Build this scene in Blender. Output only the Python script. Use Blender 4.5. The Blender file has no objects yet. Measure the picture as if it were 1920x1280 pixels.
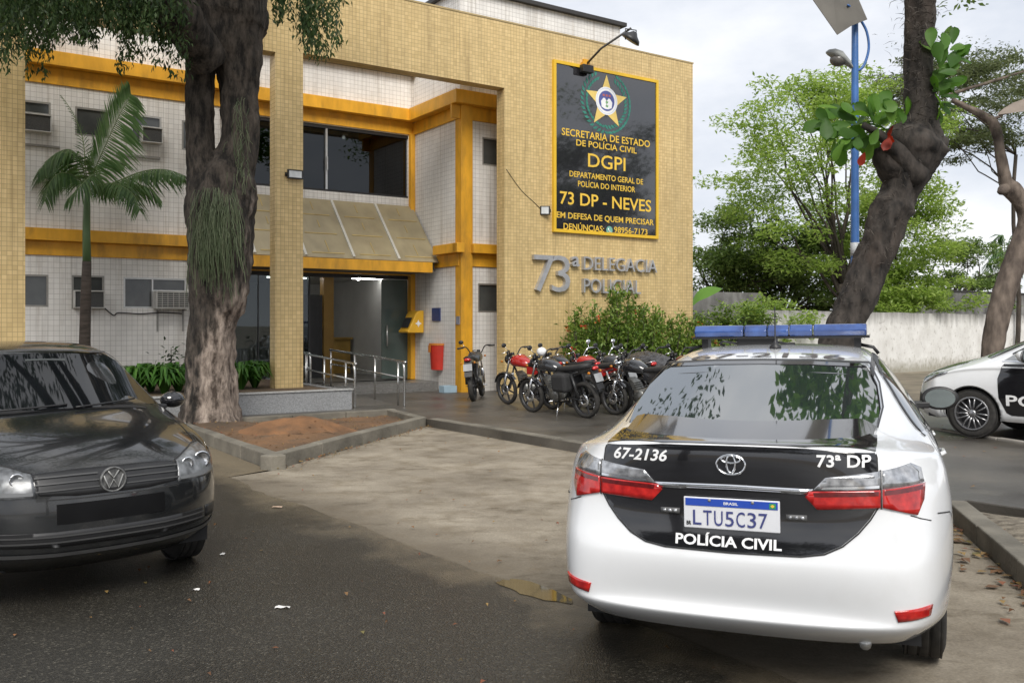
import bpy, bmesh, math, random
import numpy as np
from mathutils import Vector, Matrix, noise
from mathutils.bvhtree import BVHTree
R = math.radians
random.seed(7)
rng = np.random.default_rng(7)
S = bpy.context.scene
COL = S.collection
# ------------------------------------------------------------------ camera
CAM_H = 1.62
cd = bpy.data.cameras.new('camera'); cam = bpy.data.objects.new('camera', cd); COL.objects.link(cam)
cam.location = (0, 0, CAM_H); cam.rotation_euler = (R(90), 0, 0)
cd.sensor_width = 36; cd.lens = 1700/1920*36; cd.shift_y = -32/1920
cd.clip_start = 0.05; cd.clip_end = 2000
S.camera = cam
# ------------------------------------------------------------------ sky and sun
SUN_EL, SUN_AZ = R(42), R(176)      # azimuth measured from +Y towards +X
w = bpy.data.worlds.new('World'); S.world = w; w.use_nodes = True
nt = w.node_tree; nt.nodes.clear()
def N(t, tree, **k):
    n = tree.nodes.new(t)
    for a, b in k.items(): setattr(n, a, b)
    return n
out = N('ShaderNodeOutputWorld', nt); bg = N('ShaderNodeBackground', nt)
sky = N('ShaderNodeTexSky', nt, sky_type='NISHITA', sun_disc=False)
sky.sun_elevation = SUN_EL; sky.sun_rotation = SUN_AZ; sky.air_density = 1.0; sky.dust_density = 3.0
tc = N('ShaderNodeTexCoord', nt); mp = N('ShaderNodeMapping', nt); mp.inputs['Scale'].default_value = (1.6, 1.6, 3.6)
no = N('ShaderNodeTexNoise', nt); no.inputs['Scale'].default_value = 1.7; no.inputs['Detail'].default_value = 7; no.inputs['Roughness'].default_value = .55
rp = N('ShaderNodeValToRGB', nt)
rp.color_ramp.elements[0].position = .36; rp.color_ramp.elements[0].color = (6.2, 6.7, 7.6, 1)
rp.color_ramp.elements[1].position = .60; rp.color_ramp.elements[1].color = (9.6, 9.7, 10.0, 1)
mx = N('ShaderNodeMix', nt, data_type='RGBA'); mx.inputs[0].default_value = .93
L = nt.links.new
L(tc.outputs['Generated'], mp.inputs['Vector']); L(mp.outputs[0], no.inputs['Vector']); L(no.outputs[0], rp.inputs[0])
L(sky.outputs[0], mx.inputs[6]); L(rp.outputs[0], mx.inputs[7]); L(mx.outputs[2], bg.inputs[0]); L(bg.outputs[0], out.inputs[0])
bg.inputs[1].default_value = .1
sd = bpy.data.lights.new('sun', 'SUN'); sun = bpy.data.objects.new('sun', sd); COL.objects.link(sun)
sd.energy = 3.0; sd.angle = R(30); sd.color = (1, .965, .91)
sv = Vector((math.sin(SUN_AZ)*math.cos(SUN_EL), math.cos(SUN_AZ)*math.cos(SUN_EL), math.sin(SUN_EL)))
sun.rotation_euler = (-sv).to_track_quat('-Z', 'Y').to_euler()
S.view_settings.view_transform = 'Standard'; S.view_settings.look = 'None'; S.view_settings.gamma = 1
S.view_settings.exposure = 0.2; S.view_settings.use_curve_mapping = False
S.cycles.max_bounces = 8; S.cycles.transparent_max_bounces = 12; S.cycles.use_denoising = True
# ------------------------------------------------------------------ materials
MATS = {}
def newmat(name):
    m = bpy.data.materials.new(name); m.use_nodes = True; t = m.node_tree
    b = t.nodes['Principled BSDF']; return m, t, b
def setp(b, **k):
    al = dict(base='Base Color', rough='Roughness', metal='Metallic', spec='Specular IOR Level', coat='Coat Weight',
              coatr='Coat Roughness', ior='IOR', trans='Transmission Weight', alpha='Alpha', emit='Emission Color', es='Emission Strength')
    for a, v in k.items():
        i = b.inputs[al[a]]
        if a in ('base', 'emit'): v = (*v, 1)
        i.default_value = v
def mat(name, base, rough=.5, var=.12, scale=6, bump=0, bscale=None, detail=4, tint=None, metal=0, spec=.5, coat=0, rvar=0, coord='Object', dirt=0, dirtcol=(.1,.09,.07), dscale=1.2, stretch=None):
    """principled surface whose colour drifts with noise; optional second tint, bump, dirt stains"""
    if name in MATS: return MATS[name]
    m, t, b = newmat(name); l = t.links.new
    setp(b, base=base, rough=rough, metal=metal, spec=spec, coat=coat)
    tc = N('ShaderNodeTexCoord', t); vec = tc.outputs[coord]
    if stretch:
        mp = N('ShaderNodeMapping', t); mp.inputs['Scale'].default_value = stretch; l(vec, mp.inputs[0]); vec = mp.outputs[0]
    n = N('ShaderNodeTexNoise', t); n.inputs['Scale'].default_value = scale; n.inputs['Detail'].default_value = detail
    l(vec, n.inputs['Vector'])
    c2 = tint or tuple(min(1, c*(1+var)) for c in base); c1 = tuple(c*(1-var) for c in base)
    r = N('ShaderNodeValToRGB', t); r.color_ramp.elements[0].position = .3; r.color_ramp.elements[1].position = .7
    r.color_ramp.elements[0].color = (*c1, 1); r.color_ramp.elements[1].color = (*c2, 1)
    l(n.outputs[0], r.inputs[0]); col = r.outputs[0]
    if dirt:
        n2 = N('ShaderNodeTexNoise', t); n2.inputs['Scale'].default_value = dscale; n2.inputs['Detail'].default_value = 8; n2.inputs['Roughness'].default_value = .65
        l(vec, n2.inputs['Vector'])
        r2 = N('ShaderNodeValToRGB', t); r2.color_ramp.elements[0].position = .52; r2.color_ramp.elements[1].position = .72
        r2.color_ramp.elements[0].color = (0, 0, 0, 1); r2.color_ramp.elements[1].color = (dirt, dirt, dirt, 1); l(n2.outputs[0], r2.inputs[0])
        x = N('ShaderNodeMix', t, data_type='RGBA'); l(r2.outputs[0], x.inputs[0]); l(col, x.inputs[6]); x.inputs[7].default_value = (*dirtcol, 1); col = x.outputs[2]
    l(col, b.inputs['Base Color'])
    if rvar:
        mr = N('ShaderNodeMapRange', t); mr.inputs['To Min'].default_value = max(.02, rough-rvar); mr.inputs['To Max'].default_value = min(1, rough+rvar)
        mr.inputs['From Min'].default_value = .3; mr.inputs['From Max'].default_value = .7
        l(n.outputs[0], mr.inputs[0]); l(mr.outputs[0], b.inputs['Roughness'])
    if bump:
        n3 = N('ShaderNodeTexNoise', t); n3.inputs['Scale'].default_value = bscale or scale*6; n3.inputs['Detail'].default_value = 5
        l(vec, n3.inputs['Vector'])
        bp = N('ShaderNodeBump', t); bp.inputs['Strength'].default_value = bump; bp.inputs['Distance'].default_value = .02
        l(n3.outputs[0], bp.inputs['Height']); l(bp.outputs[0], b.inputs['Normal'])
    MATS[name] = m; return m
def tile_mat(name, c1, c2, mortar, size, ms, rough=.35, vert_only=False, grime=.25):
    m, t, b = newmat(name); l = t.links.new
    tc = N('ShaderNodeTexCoord', t); sx = N('ShaderNodeSeparateXYZ', t); l(tc.outputs['Object'], sx.inputs[0])
    ad = N('ShaderNodeMath', t, operation='ADD'); l(sx.outputs[0], ad.inputs[0]); l(sx.outputs[1], ad.inputs[1])
    cx = N('ShaderNodeCombineXYZ', t); l(ad.outputs[0], cx.inputs[0]); l(sx.outputs[2], cx.inputs[1])
    br = N('ShaderNodeTexBrick', t); br.offset = 0; br.squash = 1
    br.inputs['Scale'].default_value = 1; br.inputs['Brick Width'].default_value = size; br.inputs['Row Height'].default_value = size
    br.inputs['Mortar Size'].default_value = ms; br.inputs['Mortar Smooth'].default_value = .2; br.inputs['Bias'].default_value = 0
    br.inputs['Color1'].default_value = (*c1, 1); br.inputs['Color2'].default_value = (*c2, 1); br.inputs['Mortar'].default_value = (*mortar, 1)
    l(cx.outputs[0], br.inputs['Vector'])
    n = N('ShaderNodeTexNoise', t); n.inputs['Scale'].default_value = .9; n.inputs['Detail'].default_value = 8; n.inputs['Roughness'].default_value = .6
    mp = N('ShaderNodeMapping', t); mp.inputs['Scale'].default_value = (2.2, 2.2, .5); l(tc.outputs['Object'], mp.inputs[0]); l(mp.outputs[0], n.inputs['Vector'])
    r = N('ShaderNodeValToRGB', t); r.color_ramp.elements[0].position = .45; r.color_ramp.elements[1].position = .75
    r.color_ramp.elements[0].color = (0, 0, 0, 1); r.color_ramp.elements[1].color = (grime, grime, grime, 1); l(n.outputs[0], r.inputs[0])
    x = N('ShaderNodeMix', t, data_type='RGBA'); l(r.outputs[0], x.inputs[0]); l(br.outputs['Color'], x.inputs[6]); x.inputs[7].default_value = (*[c*.45 for c in c1], 1)
    n4 = N('ShaderNodeTexNoise', t); n4.inputs['Scale'].default_value = 1; n4.inputs['Detail'].default_value = 6; n4.inputs['Roughness'].default_value = .7
    m4 = N('ShaderNodeMapping', t); m4.inputs['Scale'].default_value = (7, 7, .35); l(tc.outputs['Object'], m4.inputs[0]); l(m4.outputs[0], n4.inputs['Vector'])
    r4 = N('ShaderNodeValToRGB', t); r4.color_ramp.elements[0].position = .52; r4.color_ramp.elements[1].position = .78; r4.color_ramp.elements[0].color = (1,1,1,1); r4.color_ramp.elements[1].color = (.62,.58,.53,1); l(n4.outputs[0], r4.inputs[0])
    y4 = N('ShaderNodeMix', t, data_type='RGBA', blend_type='MULTIPLY'); y4.inputs[0].default_value = 1; l(x.outputs[2], y4.inputs[6]); l(r4.outputs[0], y4.inputs[7])
    l(y4.outputs[2], b.inputs['Base Color']); setp(b, rough=rough)
    rr = N('ShaderNodeMapRange', t); rr.inputs['To Min'].default_value = rough; rr.inputs['To Max'].default_value = .9; l(br.outputs['Fac'], rr.inputs[0]); l(rr.outputs[0], b.inputs['Roughness'])
    bp = N('ShaderNodeBump', t); bp.invert = True; bp.inputs['Strength'].default_value = .5; bp.inputs['Distance'].default_value = .004
    l(br.outputs['Fac'], bp.inputs['Height']); l(bp.outputs[0], b.inputs['Normal'])
    MATS[name] = m; return m
def leaf_mat(name, cols, rough=.45, trans=.35):
    m, t, b = newmat(name); l = t.links.new
    g = N('ShaderNodeNewGeometry', t); r = N('ShaderNodeValToRGB', t)
    e = r.color_ramp.elements
    while len(e) < len(cols): e.new(.5)
    for i, c in enumerate(cols): e[i].position = i/(len(cols)-1); e[i].color = (*c, 1)
    l(g.outputs['Random Per Island'], r.inputs[0]); l(r.outputs[0], b.inputs['Base Color']); setp(b, rough=rough, spec=.35)
    tr = N('ShaderNodeBsdfTranslucent', t); mx = N('ShaderNodeMixShader', t); mx.inputs[0].default_value = trans
    hs = N('ShaderNodeHueSaturation', t); hs.inputs['Value'].default_value = 1.5; hs.inputs['Saturation'].default_value = 1.1; l(r.outputs[0], hs.inputs['Color']); l(hs.outputs[0], tr.inputs[0])
    l(b.outputs[0], mx.inputs[1]); l(tr.outputs[0], mx.inputs[2]); l(mx.outputs[0], t.nodes['Material Output'].inputs[0])
    MATS[name] = m; return m
def glass_mat(name, tint, refl=1.0, rough=.01):
    m, t, b = newmat(name); l = t.links.new; t.nodes.remove(b)
    tr = N('ShaderNodeBsdfTransparent', t); tr.inputs[0].default_value = (*tint, 1)
    gl = N('ShaderNodeBsdfGlossy', t); gl.inputs['Roughness'].default_value = rough; gl.inputs[0].default_value = (.9, .95, 1, 1)
    n = N('ShaderNodeTexNoise', t); n.inputs['Scale'].default_value = 3
    fr = N('ShaderNodeFresnel', t); fr.inputs[0].default_value = 1.5
    mu = N('ShaderNodeMath', t, operation='MULTIPLY', use_clamp=True); l(fr.outputs[0], mu.inputs[0]); mu.inputs[1].default_value = refl
    mx = N('ShaderNodeMixShader', t); l(mu.outputs[0], mx.inputs[0]); l(tr.outputs[0], mx.inputs[1]); l(gl.outputs[0], mx.inputs[2])
    l(mx.outputs[0], t.nodes['Material Output'].inputs[0]); MATS[name] = m; return m
def emit_mat(name, c, s):
    m, t, b = newmat(name); setp(b, base=(.8,.8,.8), emit=c, es=s); MATS[name] = m; return m
# ------------------------------------------------------------------ mesh helpers
class MB:
    def __init__(s): s.v = []; s.f = []; s.mi = []; s.sm = []; s.cur = 0
    def add(s, vs, fs, smooth=False):
        o = len(s.v); s.v += [tuple(p) for p in vs]
        for f in fs: s.f.append([i+o for i in f]); s.mi.append(s.cur); s.sm.append(smooth)
        return s
    def box(s, x0, x1, y0, y1, z0, z1):
        vs = [(x, y, z) for x in (x0, x1) for y in (y0, y1) for z in (z0, z1)]
        return s.add(vs, [(0,1,3,2),(4,6,7,5),(0,4,5,1),(2,3,7,6),(0,2,6,4),(1,5,7,3)])
    def obox(s, c, h, M):
        vs = [Vector(c)+M@Vector((x*h[0], y*h[1], z*h[2])) for x in (-1,1) for y in (-1,1) for z in (-1,1)]
        return s.add(vs, [(0,1,3,2),(4,6,7,5),(0,4,5,1),(2,3,7,6),(0,2,6,4),(1,5,7,3)])
    def bar(s, a, b, w, h):
        a = Vector(a); b = Vector(b); d = (b-a); M = d.to_track_quat('X', 'Z').to_matrix()
        return s.obox((a+b)/2, (d.length/2, w/2, h/2), M)
    def tube(s, pts, rad, n=8, cap=True, noise_amp=0, nsc=1.0, flut=0, ridge=0):
        pts = [Vector(p) for p in pts]; m = len(pts)
        if not hasattr(rad, '__len__'): rad = [rad]*m
        vs = []; prev = None
        for i, p in enumerate(pts):
            d = (pts[min(i+1, m-1)]-pts[max(i-1, 0)]).normalized()
            if prev is None:
                a = Vector((0, 0, 1)) if abs(d.z) < .9 else Vector((1, 0, 0)); u = d.cross(a).normalized()
            else: u = (prev-d*prev.dot(d)).normalized()
            prev = u; v = d.cross(u)
            for k in range(n):
                an = 2*math.pi*k/n; r = rad[i]
                q = u*math.cos(an)+v*math.sin(an)
                if noise_amp:
                    r *= 1+noise_amp*noise.noise((p+q*r)*nsc)+noise_amp*.5*noise.noise((p+q*r)*nsc*3.1)
                if ridge: w_ = p+q*r; r += ridge*(.5-abs(noise.noise((w_.x*7, w_.y*7, w_.z*1.7)))*2)+ridge*.5*noise.noise((w_.x*19, w_.y*19, w_.z*8))
                if flut: r *= 1+flut*math.sin(5*an+1.3*math.sin(p.z*1.1))
                vs.append(p+q*r)
        fs = [(i*n+k, i*n+(k+1) % n, (i+1)*n+(k+1) % n, (i+1)*n+k) for i in range(m-1) for k in range(n)]
        if cap: fs += [tuple(range(n))[::-1], tuple((m-1)*n+k for k in range(n))]
        return s.add(vs, fs, True)
    def lathe(s, prof, c=(0,0,0), axis='Y', n=32, cap=True):
        """prof = [(r, h)]: revolve about an axis through c"""
        vs = []
        for r, h in prof:
            for k in range(n):
                a = 2*math.pi*k/n; x, y = r*math.cos(a), r*math.sin(a)
                p = {'Z': (x, y, h), 'Y': (x, h, y), 'X': (h, x, y)}[axis]
                vs.append((p[0]+c[0], p[1]+c[1], p[2]+c[2]))
        m = len(prof)
        fs = [(i*n+k, i*n+(k+1) % n, (i+1)*n+(k+1) % n, (i+1)*n+k) for i in range(m-1) for k in range(n)]
        if cap: fs += [tuple(range(n))[::-1], tuple((m-1)*n+k for k in range(n))]
        return s.add(vs, fs, True)
    def prism(s, poly, a, b, fn):
        """poly of (p,q) extruded between depths a and b; fn(p,q,d)->xyz"""
        n = len(poly); vs = [fn(p, q, a) for p, q in poly]+[fn(p, q, b) for p, q in poly]
        fs = [tuple(range(n))[::-1], tuple(range(n, 2*n))]+[(i, (i+1) % n, n+(i+1) % n, n+i) for i in range(n)]
        return s.add(vs, fs)
    def ball(s, c, r, nu=10, nv=6):
        rx, ry, rz = r if hasattr(r, '__len__') else (r, r, r)
        vs = [(c[0]+rx*math.sin(math.pi*j/nv)*math.cos(2*math.pi*i/nu), c[1]+ry*math.sin(math.pi*j/nv)*math.sin(2*math.pi*i/nu), c[2]+rz*math.cos(math.pi*j/nv)) for j in range(nv+1) for i in range(nu)]
        fs = [(j*nu+i, (j+1)*nu+i, (j+1)*nu+(i+1) % nu, j*nu+(i+1) % nu) for j in range(nv) for i in range(nu)]
        return s.add(vs, fs, True)
    def build(s, name, m, parent=None, label=None, bevel=0, loc=None):
        me = bpy.data.meshes.new(name); me.from_pydata(s.v, [], s.f)
        for x in (m if isinstance(m, (list, tuple)) else [m]): me.materials.append(x)
        me.polygons.foreach_set('material_index', s.mi); me.polygons.foreach_set('use_smooth', s.sm)
        bm = bmesh.new(); bm.from_mesh(me)
        bmesh.ops.remove_doubles(bm, verts=bm.verts, dist=1e-5) if s.sm and all(s.sm) else None
        bmesh.ops.recalc_face_normals(bm, faces=bm.faces)
        if bevel:
            ed = [e for e in bm.edges if len(e.link_faces) == 2 and e.calc_face_angle(0) > .6]
            bmesh.ops.bevel(bm, geom=ed, offset=bevel, segments=2, profile=.5, affect='EDGES', clamp_overlap=True)
        bm.to_mesh(me); bm.free(); me.update()
        return link(name, me, parent, label, loc)
def link(name, me, parent=None, label=None, loc=None):
    o = bpy.data.objects.new(name, me); COL.objects.link(o)
    if parent: o.parent = parent
    if label: o['label'] = label
    if loc: o.location = loc
    return o
def thing(name, label, cat, loc=(0,0,0), rz=0, group=None):
    o = bpy.data.objects.new(name, None); COL.objects.link(o); o.empty_display_size = .2
    o.location = loc; o.rotation_euler = (0, 0, rz); return tag(o, label, cat, group)
def tag(o, label, cat, group=None):
    o['label'] = label; o['category'] = cat
    if group: o['group'] = group
    return o
def kind(o, k='structure'): o['kind'] = k; return o
def crom(pts, n):
    """Catmull-Rom through rows of numbers"""
    P = np.array(pts, float); m = len(P); outp = []
    for i in range(m-1):
        a, b, c, d = P[max(i-1, 0)], P[i], P[i+1], P[min(i+2, m-1)]
        for k in range(n):
            t = k/n; outp.append(.5*((2*b)+(-a+c)*t+(2*a-5*b+4*c-d)*t*t+(-a+3*b-3*c+d)*t**3))
    outp.append(P[-1]); return np.array(outp)
def pix(u, v, Y):
    """world point seen at photo pixel (u,v) at depth Y: used while laying out the site"""
    return ((u-960)/1700*Y, Y, CAM_H-(v-608)/1700*Y)
def text_mesh(s, size, bold=0.0, shear=0, align='LEFT', spacing=1.0):
    cu = bpy.data.curves.new('t', 'FONT'); cu.body = s; cu.size = size; cu.offset = bold*size; cu.shear = shear; cu.align_x = align; cu.space_character = spacing
    cu.resolution_u = 3
    o = bpy.data.objects.new('t', cu); COL.objects.link(o); dg = bpy.context.evaluated_depsgraph_get()
    me = bpy.data.meshes.new_from_object(o.evaluated_get(dg)); bpy.data.objects.remove(o); bpy.data.curves.remove(cu)
    vs = [(v.co.x, v.co.y) for v in me.vertices]; fs = [tuple(p.vertices) for p in me.polygons]; bpy.data.meshes.remove(me)
    return vs, fs
def fit_text(s, x0, x1, y0, h, bbox=False, **k):
    """text fitted into width x0..x1, cap height h above y0"""
    vs, fs = text_mesh(s, 1.0, **k)
    if bbox: lo = min(p[1] for p in vs); hi = max(p[1] for p in vs); vs = [(a, b-lo) for a, b in vs]
    xs = [p[0] for p in vs]; base = text_mesh('H', 1.0)[0]; cap = max(p[1] for p in base)
    a, b = min(xs), max(xs); sx = (x1-x0)/(b-a); sy = h/(hi-lo) if bbox else h/cap
    return [(x0+(p[0]-a)*sx, y0+p[1]*sy) for p in vs], fs
def leaf_cloud(name, P, size, m, parent=None, up=.3, aspect=.45, jitter=.4, droop=0, label=None, dirs=None):
    """one mesh of many rhombic leaves at points P (N,3)"""
    P = np.asarray(P, float); n = len(P)
    if dirs is None: D = rng.normal(size=(n, 3)); D[:, 2] = D[:, 2]*.5-droop
    else: D = np.asarray(dirs, float)+rng.normal(size=(n, 3))*jitter
    D /= np.linalg.norm(D, axis=1, keepdims=True)
    Nn = rng.normal(size=(n, 3)); Nn[:, 2] = np.abs(Nn[:, 2])+up*3
    W = np.cross(D, Nn); W /= np.linalg.norm(W, axis=1, keepdims=True)+1e-9
    Nn = np.cross(W, D)
    sz = (size*(1+jitter*rng.uniform(-1, 1, n)))[:, None]
    V = np.stack([P, P+D*sz*.45+W*sz*aspect*.5+Nn*sz*.08, P+D*sz-Nn*sz*.06, P+D*sz*.45-W*sz*aspect*.5+Nn*sz*.08], 1).reshape(-1, 3)
    me = bpy.data.meshes.new(name); me.vertices.add(4*n); me.vertices.foreach_set('co', V.ravel())
    me.loops.add(4*n); me.loops.foreach_set('vertex_index', np.arange(4*n, dtype=np.int32))
    me.polygons.add(n); me.polygons.foreach_set('loop_start', np.arange(0, 4*n, 4, dtype=np.int32))
    me.materials.append(m); me.update(calc_edges=True); me.validate()
    return link(name, me, parent, label)
# ------------------------------------------------------------------ shared materials
YT = tile_mat('yellow_tile', (.72,.54,.26), (.60,.44,.20), (.40,.29,.14), .075, .004, grime=.4)
WT = tile_mat('white_tile', (.80,.78,.745), (.735,.715,.68), (.43,.41,.385), .10, .0035, grime=.3)
YP = mat('yellow_paint', (.72,.36,.025), .45, .14, 3, bump=.08, dirt=.7, dirtcol=(.30,.16,.03), stretch=(2,2,.6))
WHITEP = mat('white_render', (.62,.60,.56), .7, .06, 2, dirt=.3, dirtcol=(.35,.33,.3))
ALU = mat('aluminium', (.55,.55,.54), .35, .08, 9, metal=.8)
ALUD = mat('dull_aluminium', (.30,.29,.27), .5, .1, 9, metal=.4)
STEEL = mat('stainless_tube', (.62,.62,.60), .25, .06, 12, metal=1)
BLK = mat('black_plastic', (.018,.018,.019), .45, .2, 9)
BLKG = mat('black_gloss', (.012,.012,.014), .08, .2, 4, coat=.6)
RUB = mat('tyre_rubber', (.022,.021,.02), .75, .25, 20, bump=.1, tint=(.04,.037,.033))
CHR = mat('chrome', (.75,.76,.78), .08, .04, 5, metal=1)
GLD = mat('dark_window_glass', (.012,.014,.015), .03, .15, 2, spec=.5)
GLW = mat('small_window_glass', (.05,.055,.055), .06, .25, 1.5, spec=.6, tint=(.10,.105,.10))
GLASS = glass_mat('lobby_glass', (.42,.46,.45), 1.3)
GREENG = mat('green_door_glass', (.075,.10,.09), .12, .15, 1.5, spec=.5)
TXTY = mat('yellow_lettering', (.80,.52,.06), .5, .05, 3)
WHT = mat('white_vinyl', (.82,.82,.82), .4, .03, 5)
LED = emit_mat('lamp_light', (1,.97,.9), 22)
TUBE = emit_mat('tube_light', (1,.98,.95), 14)
# ------------------------------------------------------------------ ground, road, parking pad, pavement
def poly_sheet(name, poly, z, m, thick=0, jit=0):
    mb = MB()
    if thick: mb.prism(poly, z-thick, z, lambda p, q, d: (p, q, d))
    else: mb.add([(x, y, z) for x, y in poly], [tuple(range(len(poly)))])
    return kind(mb.build(name, m))
EARTH = mat('bare_earth', (.20,.165,.12), .9, .25, .8, bump=.5, bscale=14, dirt=.6, dirtcol=(.10,.085,.06))
def ground_mats():
    # asphalt: dark binder, pale chips, damp patches
    m, t, b = newmat('asphalt'); l = t.links.new
    tc = N('ShaderNodeTexCoord', t)
    vo = N('ShaderNodeTexVoronoi', t); vo.inputs['Scale'].default_value = 95; l(tc.outputs['Object'], vo.inputs[0])
    rc = N('ShaderNodeValToRGB', t); e = rc.color_ramp.elements; e[0].position = 0; e[0].color = (.021,.020,.0175,1); e[1].position = 1; e[1].color = (.095,.089,.077,1)
    e2 = e.new(.72); e2.color = (.032,.030,.026,1); e3 = e.new(.93); e3.color = (.052,.049,.042,1)
    sp = N('ShaderNodeSeparateColor', t); l(vo.outputs['Color'], sp.inputs[0]); l(sp.outputs[0], rc.inputs[0])
    n = N('ShaderNodeTexNoise', t); n.inputs['Scale'].default_value = .55; n.inputs['Detail'].default_value = 6; l(tc.outputs['Object'], n.inputs[0])
    rd = N('ShaderNodeValToRGB', t); rd.color_ramp.elements[0].position = .35; rd.color_ramp.elements[1].position = .7; rd.color_ramp.elements[0].color = (.75,.73,.68,1); rd.color_ramp.elements[1].color = (1.35,1.3,1.18,1); l(n.outputs[0], rd.inputs[0])
    mx = N('ShaderNodeMix', t, data_type='RGBA', blend_type='MULTIPLY'); mx.inputs[0].default_value = 1; l(rc.outputs[0], mx.inputs[6]); l(rd.outputs[0], mx.inputs[7])
    sx = N('ShaderNodeVectorMath', t, operation='DOT_PRODUCT'); l(tc.outputs['Object'], sx.inputs[0]); sx.inputs[1].default_value = (.785,.62,0)
    n5 = N('ShaderNodeTexNoise', t); n5.inputs['Scale'].default_value = 1.6; n5.inputs['Detail'].default_value = 9; n5.inputs['Roughness'].default_value = .7; l(tc.outputs['Object'], n5.inputs[0])
    ma = N('ShaderNodeMath', t, operation='MULTIPLY_ADD'); l(n5.outputs[0], ma.inputs[0]); ma.inputs[1].default_value = 1.6; l(sx.outputs['Value'], ma.inputs[2])
    mm = N('ShaderNodeMapRange', t); mm.inputs['From Min'].default_value = 3.549+.42; mm.inputs['From Max'].default_value = 3.549+1.15; l(ma.outputs[0], mm.inputs[0])
    mud = N('ShaderNodeMix', t, data_type='RGBA'); l(mm.outputs[0], mud.inputs[0]); l(mx.outputs[2], mud.inputs[6]); mud.inputs[7].default_value = (.19,.155,.105,1)
    l(mud.outputs[2], b.inputs['Base Color'])
    rr = N('ShaderNodeMapRange', t); rr.inputs['From Min'].default_value = .4; rr.inputs['From Max'].default_value = .65; rr.inputs['To Min'].default_value = .28; rr.inputs['To Max'].default_value = .5; l(n.outputs[0], rr.inputs[0]); l(rr.outputs[0], b.inputs['Roughness'])
    bp = N('ShaderNodeBump', t); bp.inputs['Strength'].default_value = .6; bp.inputs['Distance'].default_value = .008; l(vo.outputs['Distance'], bp.inputs['Height']); l(bp.outputs[0], b.inputs['Normal'])
    MATS['asphalt'] = m
    # worn concrete with sand
    m, t, b = newmat('sandy_concrete'); l = t.links.new
    tc = N('ShaderNodeTexCoord', t)
    def noise_(sc, det, rough=.6):
        n = N('ShaderNodeTexNoise', t); n.inputs['Scale'].default_value = sc; n.inputs['Detail'].default_value = det; n.inputs['Roughness'].default_value = rough; l(tc.outputs['Object'], n.inputs[0]); return n
    def ramp(src, p0, c0, p1, c1):
        r = N('ShaderNodeValToRGB', t); r.color_ramp.elements[0].position = p0; r.color_ramp.elements[1].position = p1; r.color_ramp.elements[0].color = (*c0,1); r.color_ramp.elements[1].color = (*c1,1); l(src, r.inputs[0]); return r
    a = noise_(.9, 9, .68); c = noise_(2.6, 9, .7); g = noise_(60, 3)
    ra = ramp(a.outputs[0], .33, (.185,.155,.115), .68, (.36,.315,.245)); rb = ramp(c.outputs[0], .47, (1,1,1), .70, (.62,.58,.51)); rg = ramp(g.outputs[0], .3, (.8,.8,.8), .7, (1.15,1.15,1.15))
    m1 = N('ShaderNodeMix', t, data_type='RGBA', blend_type='MULTIPLY'); m1.inputs[0].default_value = 1; l(ra.outputs[0], m1.inputs[6]); l(rb.outputs[0], m1.inputs[7])
    m2 = N('ShaderNodeMix', t, data_type='RGBA', blend_type='MULTIPLY'); m2.inputs[0].default_value = 1; l(m1.outputs[2], m2.inputs[6]); l(rg.outputs[0], m2.inputs[7])
    sx = N('ShaderNodeVectorMath', t, operation='DOT_PRODUCT'); l(tc.outputs['Object'], sx.inputs[0]); sx.inputs[1].default_value = (.785,.62,0)
    ma = N('ShaderNodeMath', t, operation='MULTIPLY_ADD'); l(c.outputs[0], ma.inputs[0]); ma.inputs[1].default_value = 1.1; l(sx.outputs['Value'], ma.inputs[2])
    mm = N('ShaderNodeMapRange', t); mm.inputs['From Min'].default_value = 3.549+.40; mm.inputs['From Max'].default_value = 3.549+1.15; mm.inputs['To Min'].default_value = .8; mm.inputs['To Max'].default_value = 0; l(ma.outputs[0], mm.inputs[0])
    mud = N('ShaderNodeMix', t, data_type='RGBA'); l(mm.outputs[0], mud.inputs[0]); l(m2.outputs[2], mud.inputs[6]); mud.inputs[7].default_value = (.105,.085,.058,1)
    w2 = N('ShaderNodeTexNoise', t); w2.inputs['Scale'].default_value = 1.0; w2.inputs['Detail'].default_value = 10; w2.inputs['Roughness'].default_value = .72
    mpw = N('ShaderNodeMapping', t); mpw.inputs['Rotation'].default_value = (0,0,R(-8)); mpw.inputs['Scale'].default_value = (1.3,2.6,1); l(tc.outputs['Object'], mpw.inputs[0]); l(mpw.outputs[0], w2.inputs[0])
    rw2 = ramp(w2.outputs[0], .55, (1,1,1), .70, (.40,.36,.29)); m3 = N('ShaderNodeMix', t, data_type='RGBA', blend_type='MULTIPLY'); m3.inputs[0].default_value = .95; l(mud.outputs[2], m3.inputs[6]); l(rw2.outputs[0], m3.inputs[7])
    l(m3.outputs[2], b.inputs['Base Color'])
    rr = N('ShaderNodeMapRange', t); rr.inputs['To Min'].default_value = .95; rr.inputs['To Max'].default_value = .5; rr.inputs['From Min'].default_value = .45; rr.inputs['From Max'].default_value = .72; l(c.outputs[0], rr.inputs[0]); l(rr.outputs[0], b.inputs['Roughness'])
    bp = N('ShaderNodeBump', t); bp.inputs['Strength'].default_value = .7; bp.inputs['Distance'].default_value = .02; l(c.outputs[0], bp.inputs['Height'])
    bp2 = N('ShaderNodeBump', t); bp2.inputs['Strength'].default_value = .5; bp2.inputs['Distance'].default_value = .006; l(g.outputs[0], bp2.inputs['Height']); l(bp.outputs[0], bp2.inputs['Normal']); l(bp2.outputs[0], b.inputs['Normal'])
    MATS['sandy_concrete'] = m
ground_mats()
PAVE = mat('wet_pavement', (.058,.052,.045), .42, .3, .7, bump=.25, bscale=30, rvar=.16, dirt=.5, dirtcol=(.16,.14,.11), tint=(.115,.105,.09))
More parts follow.
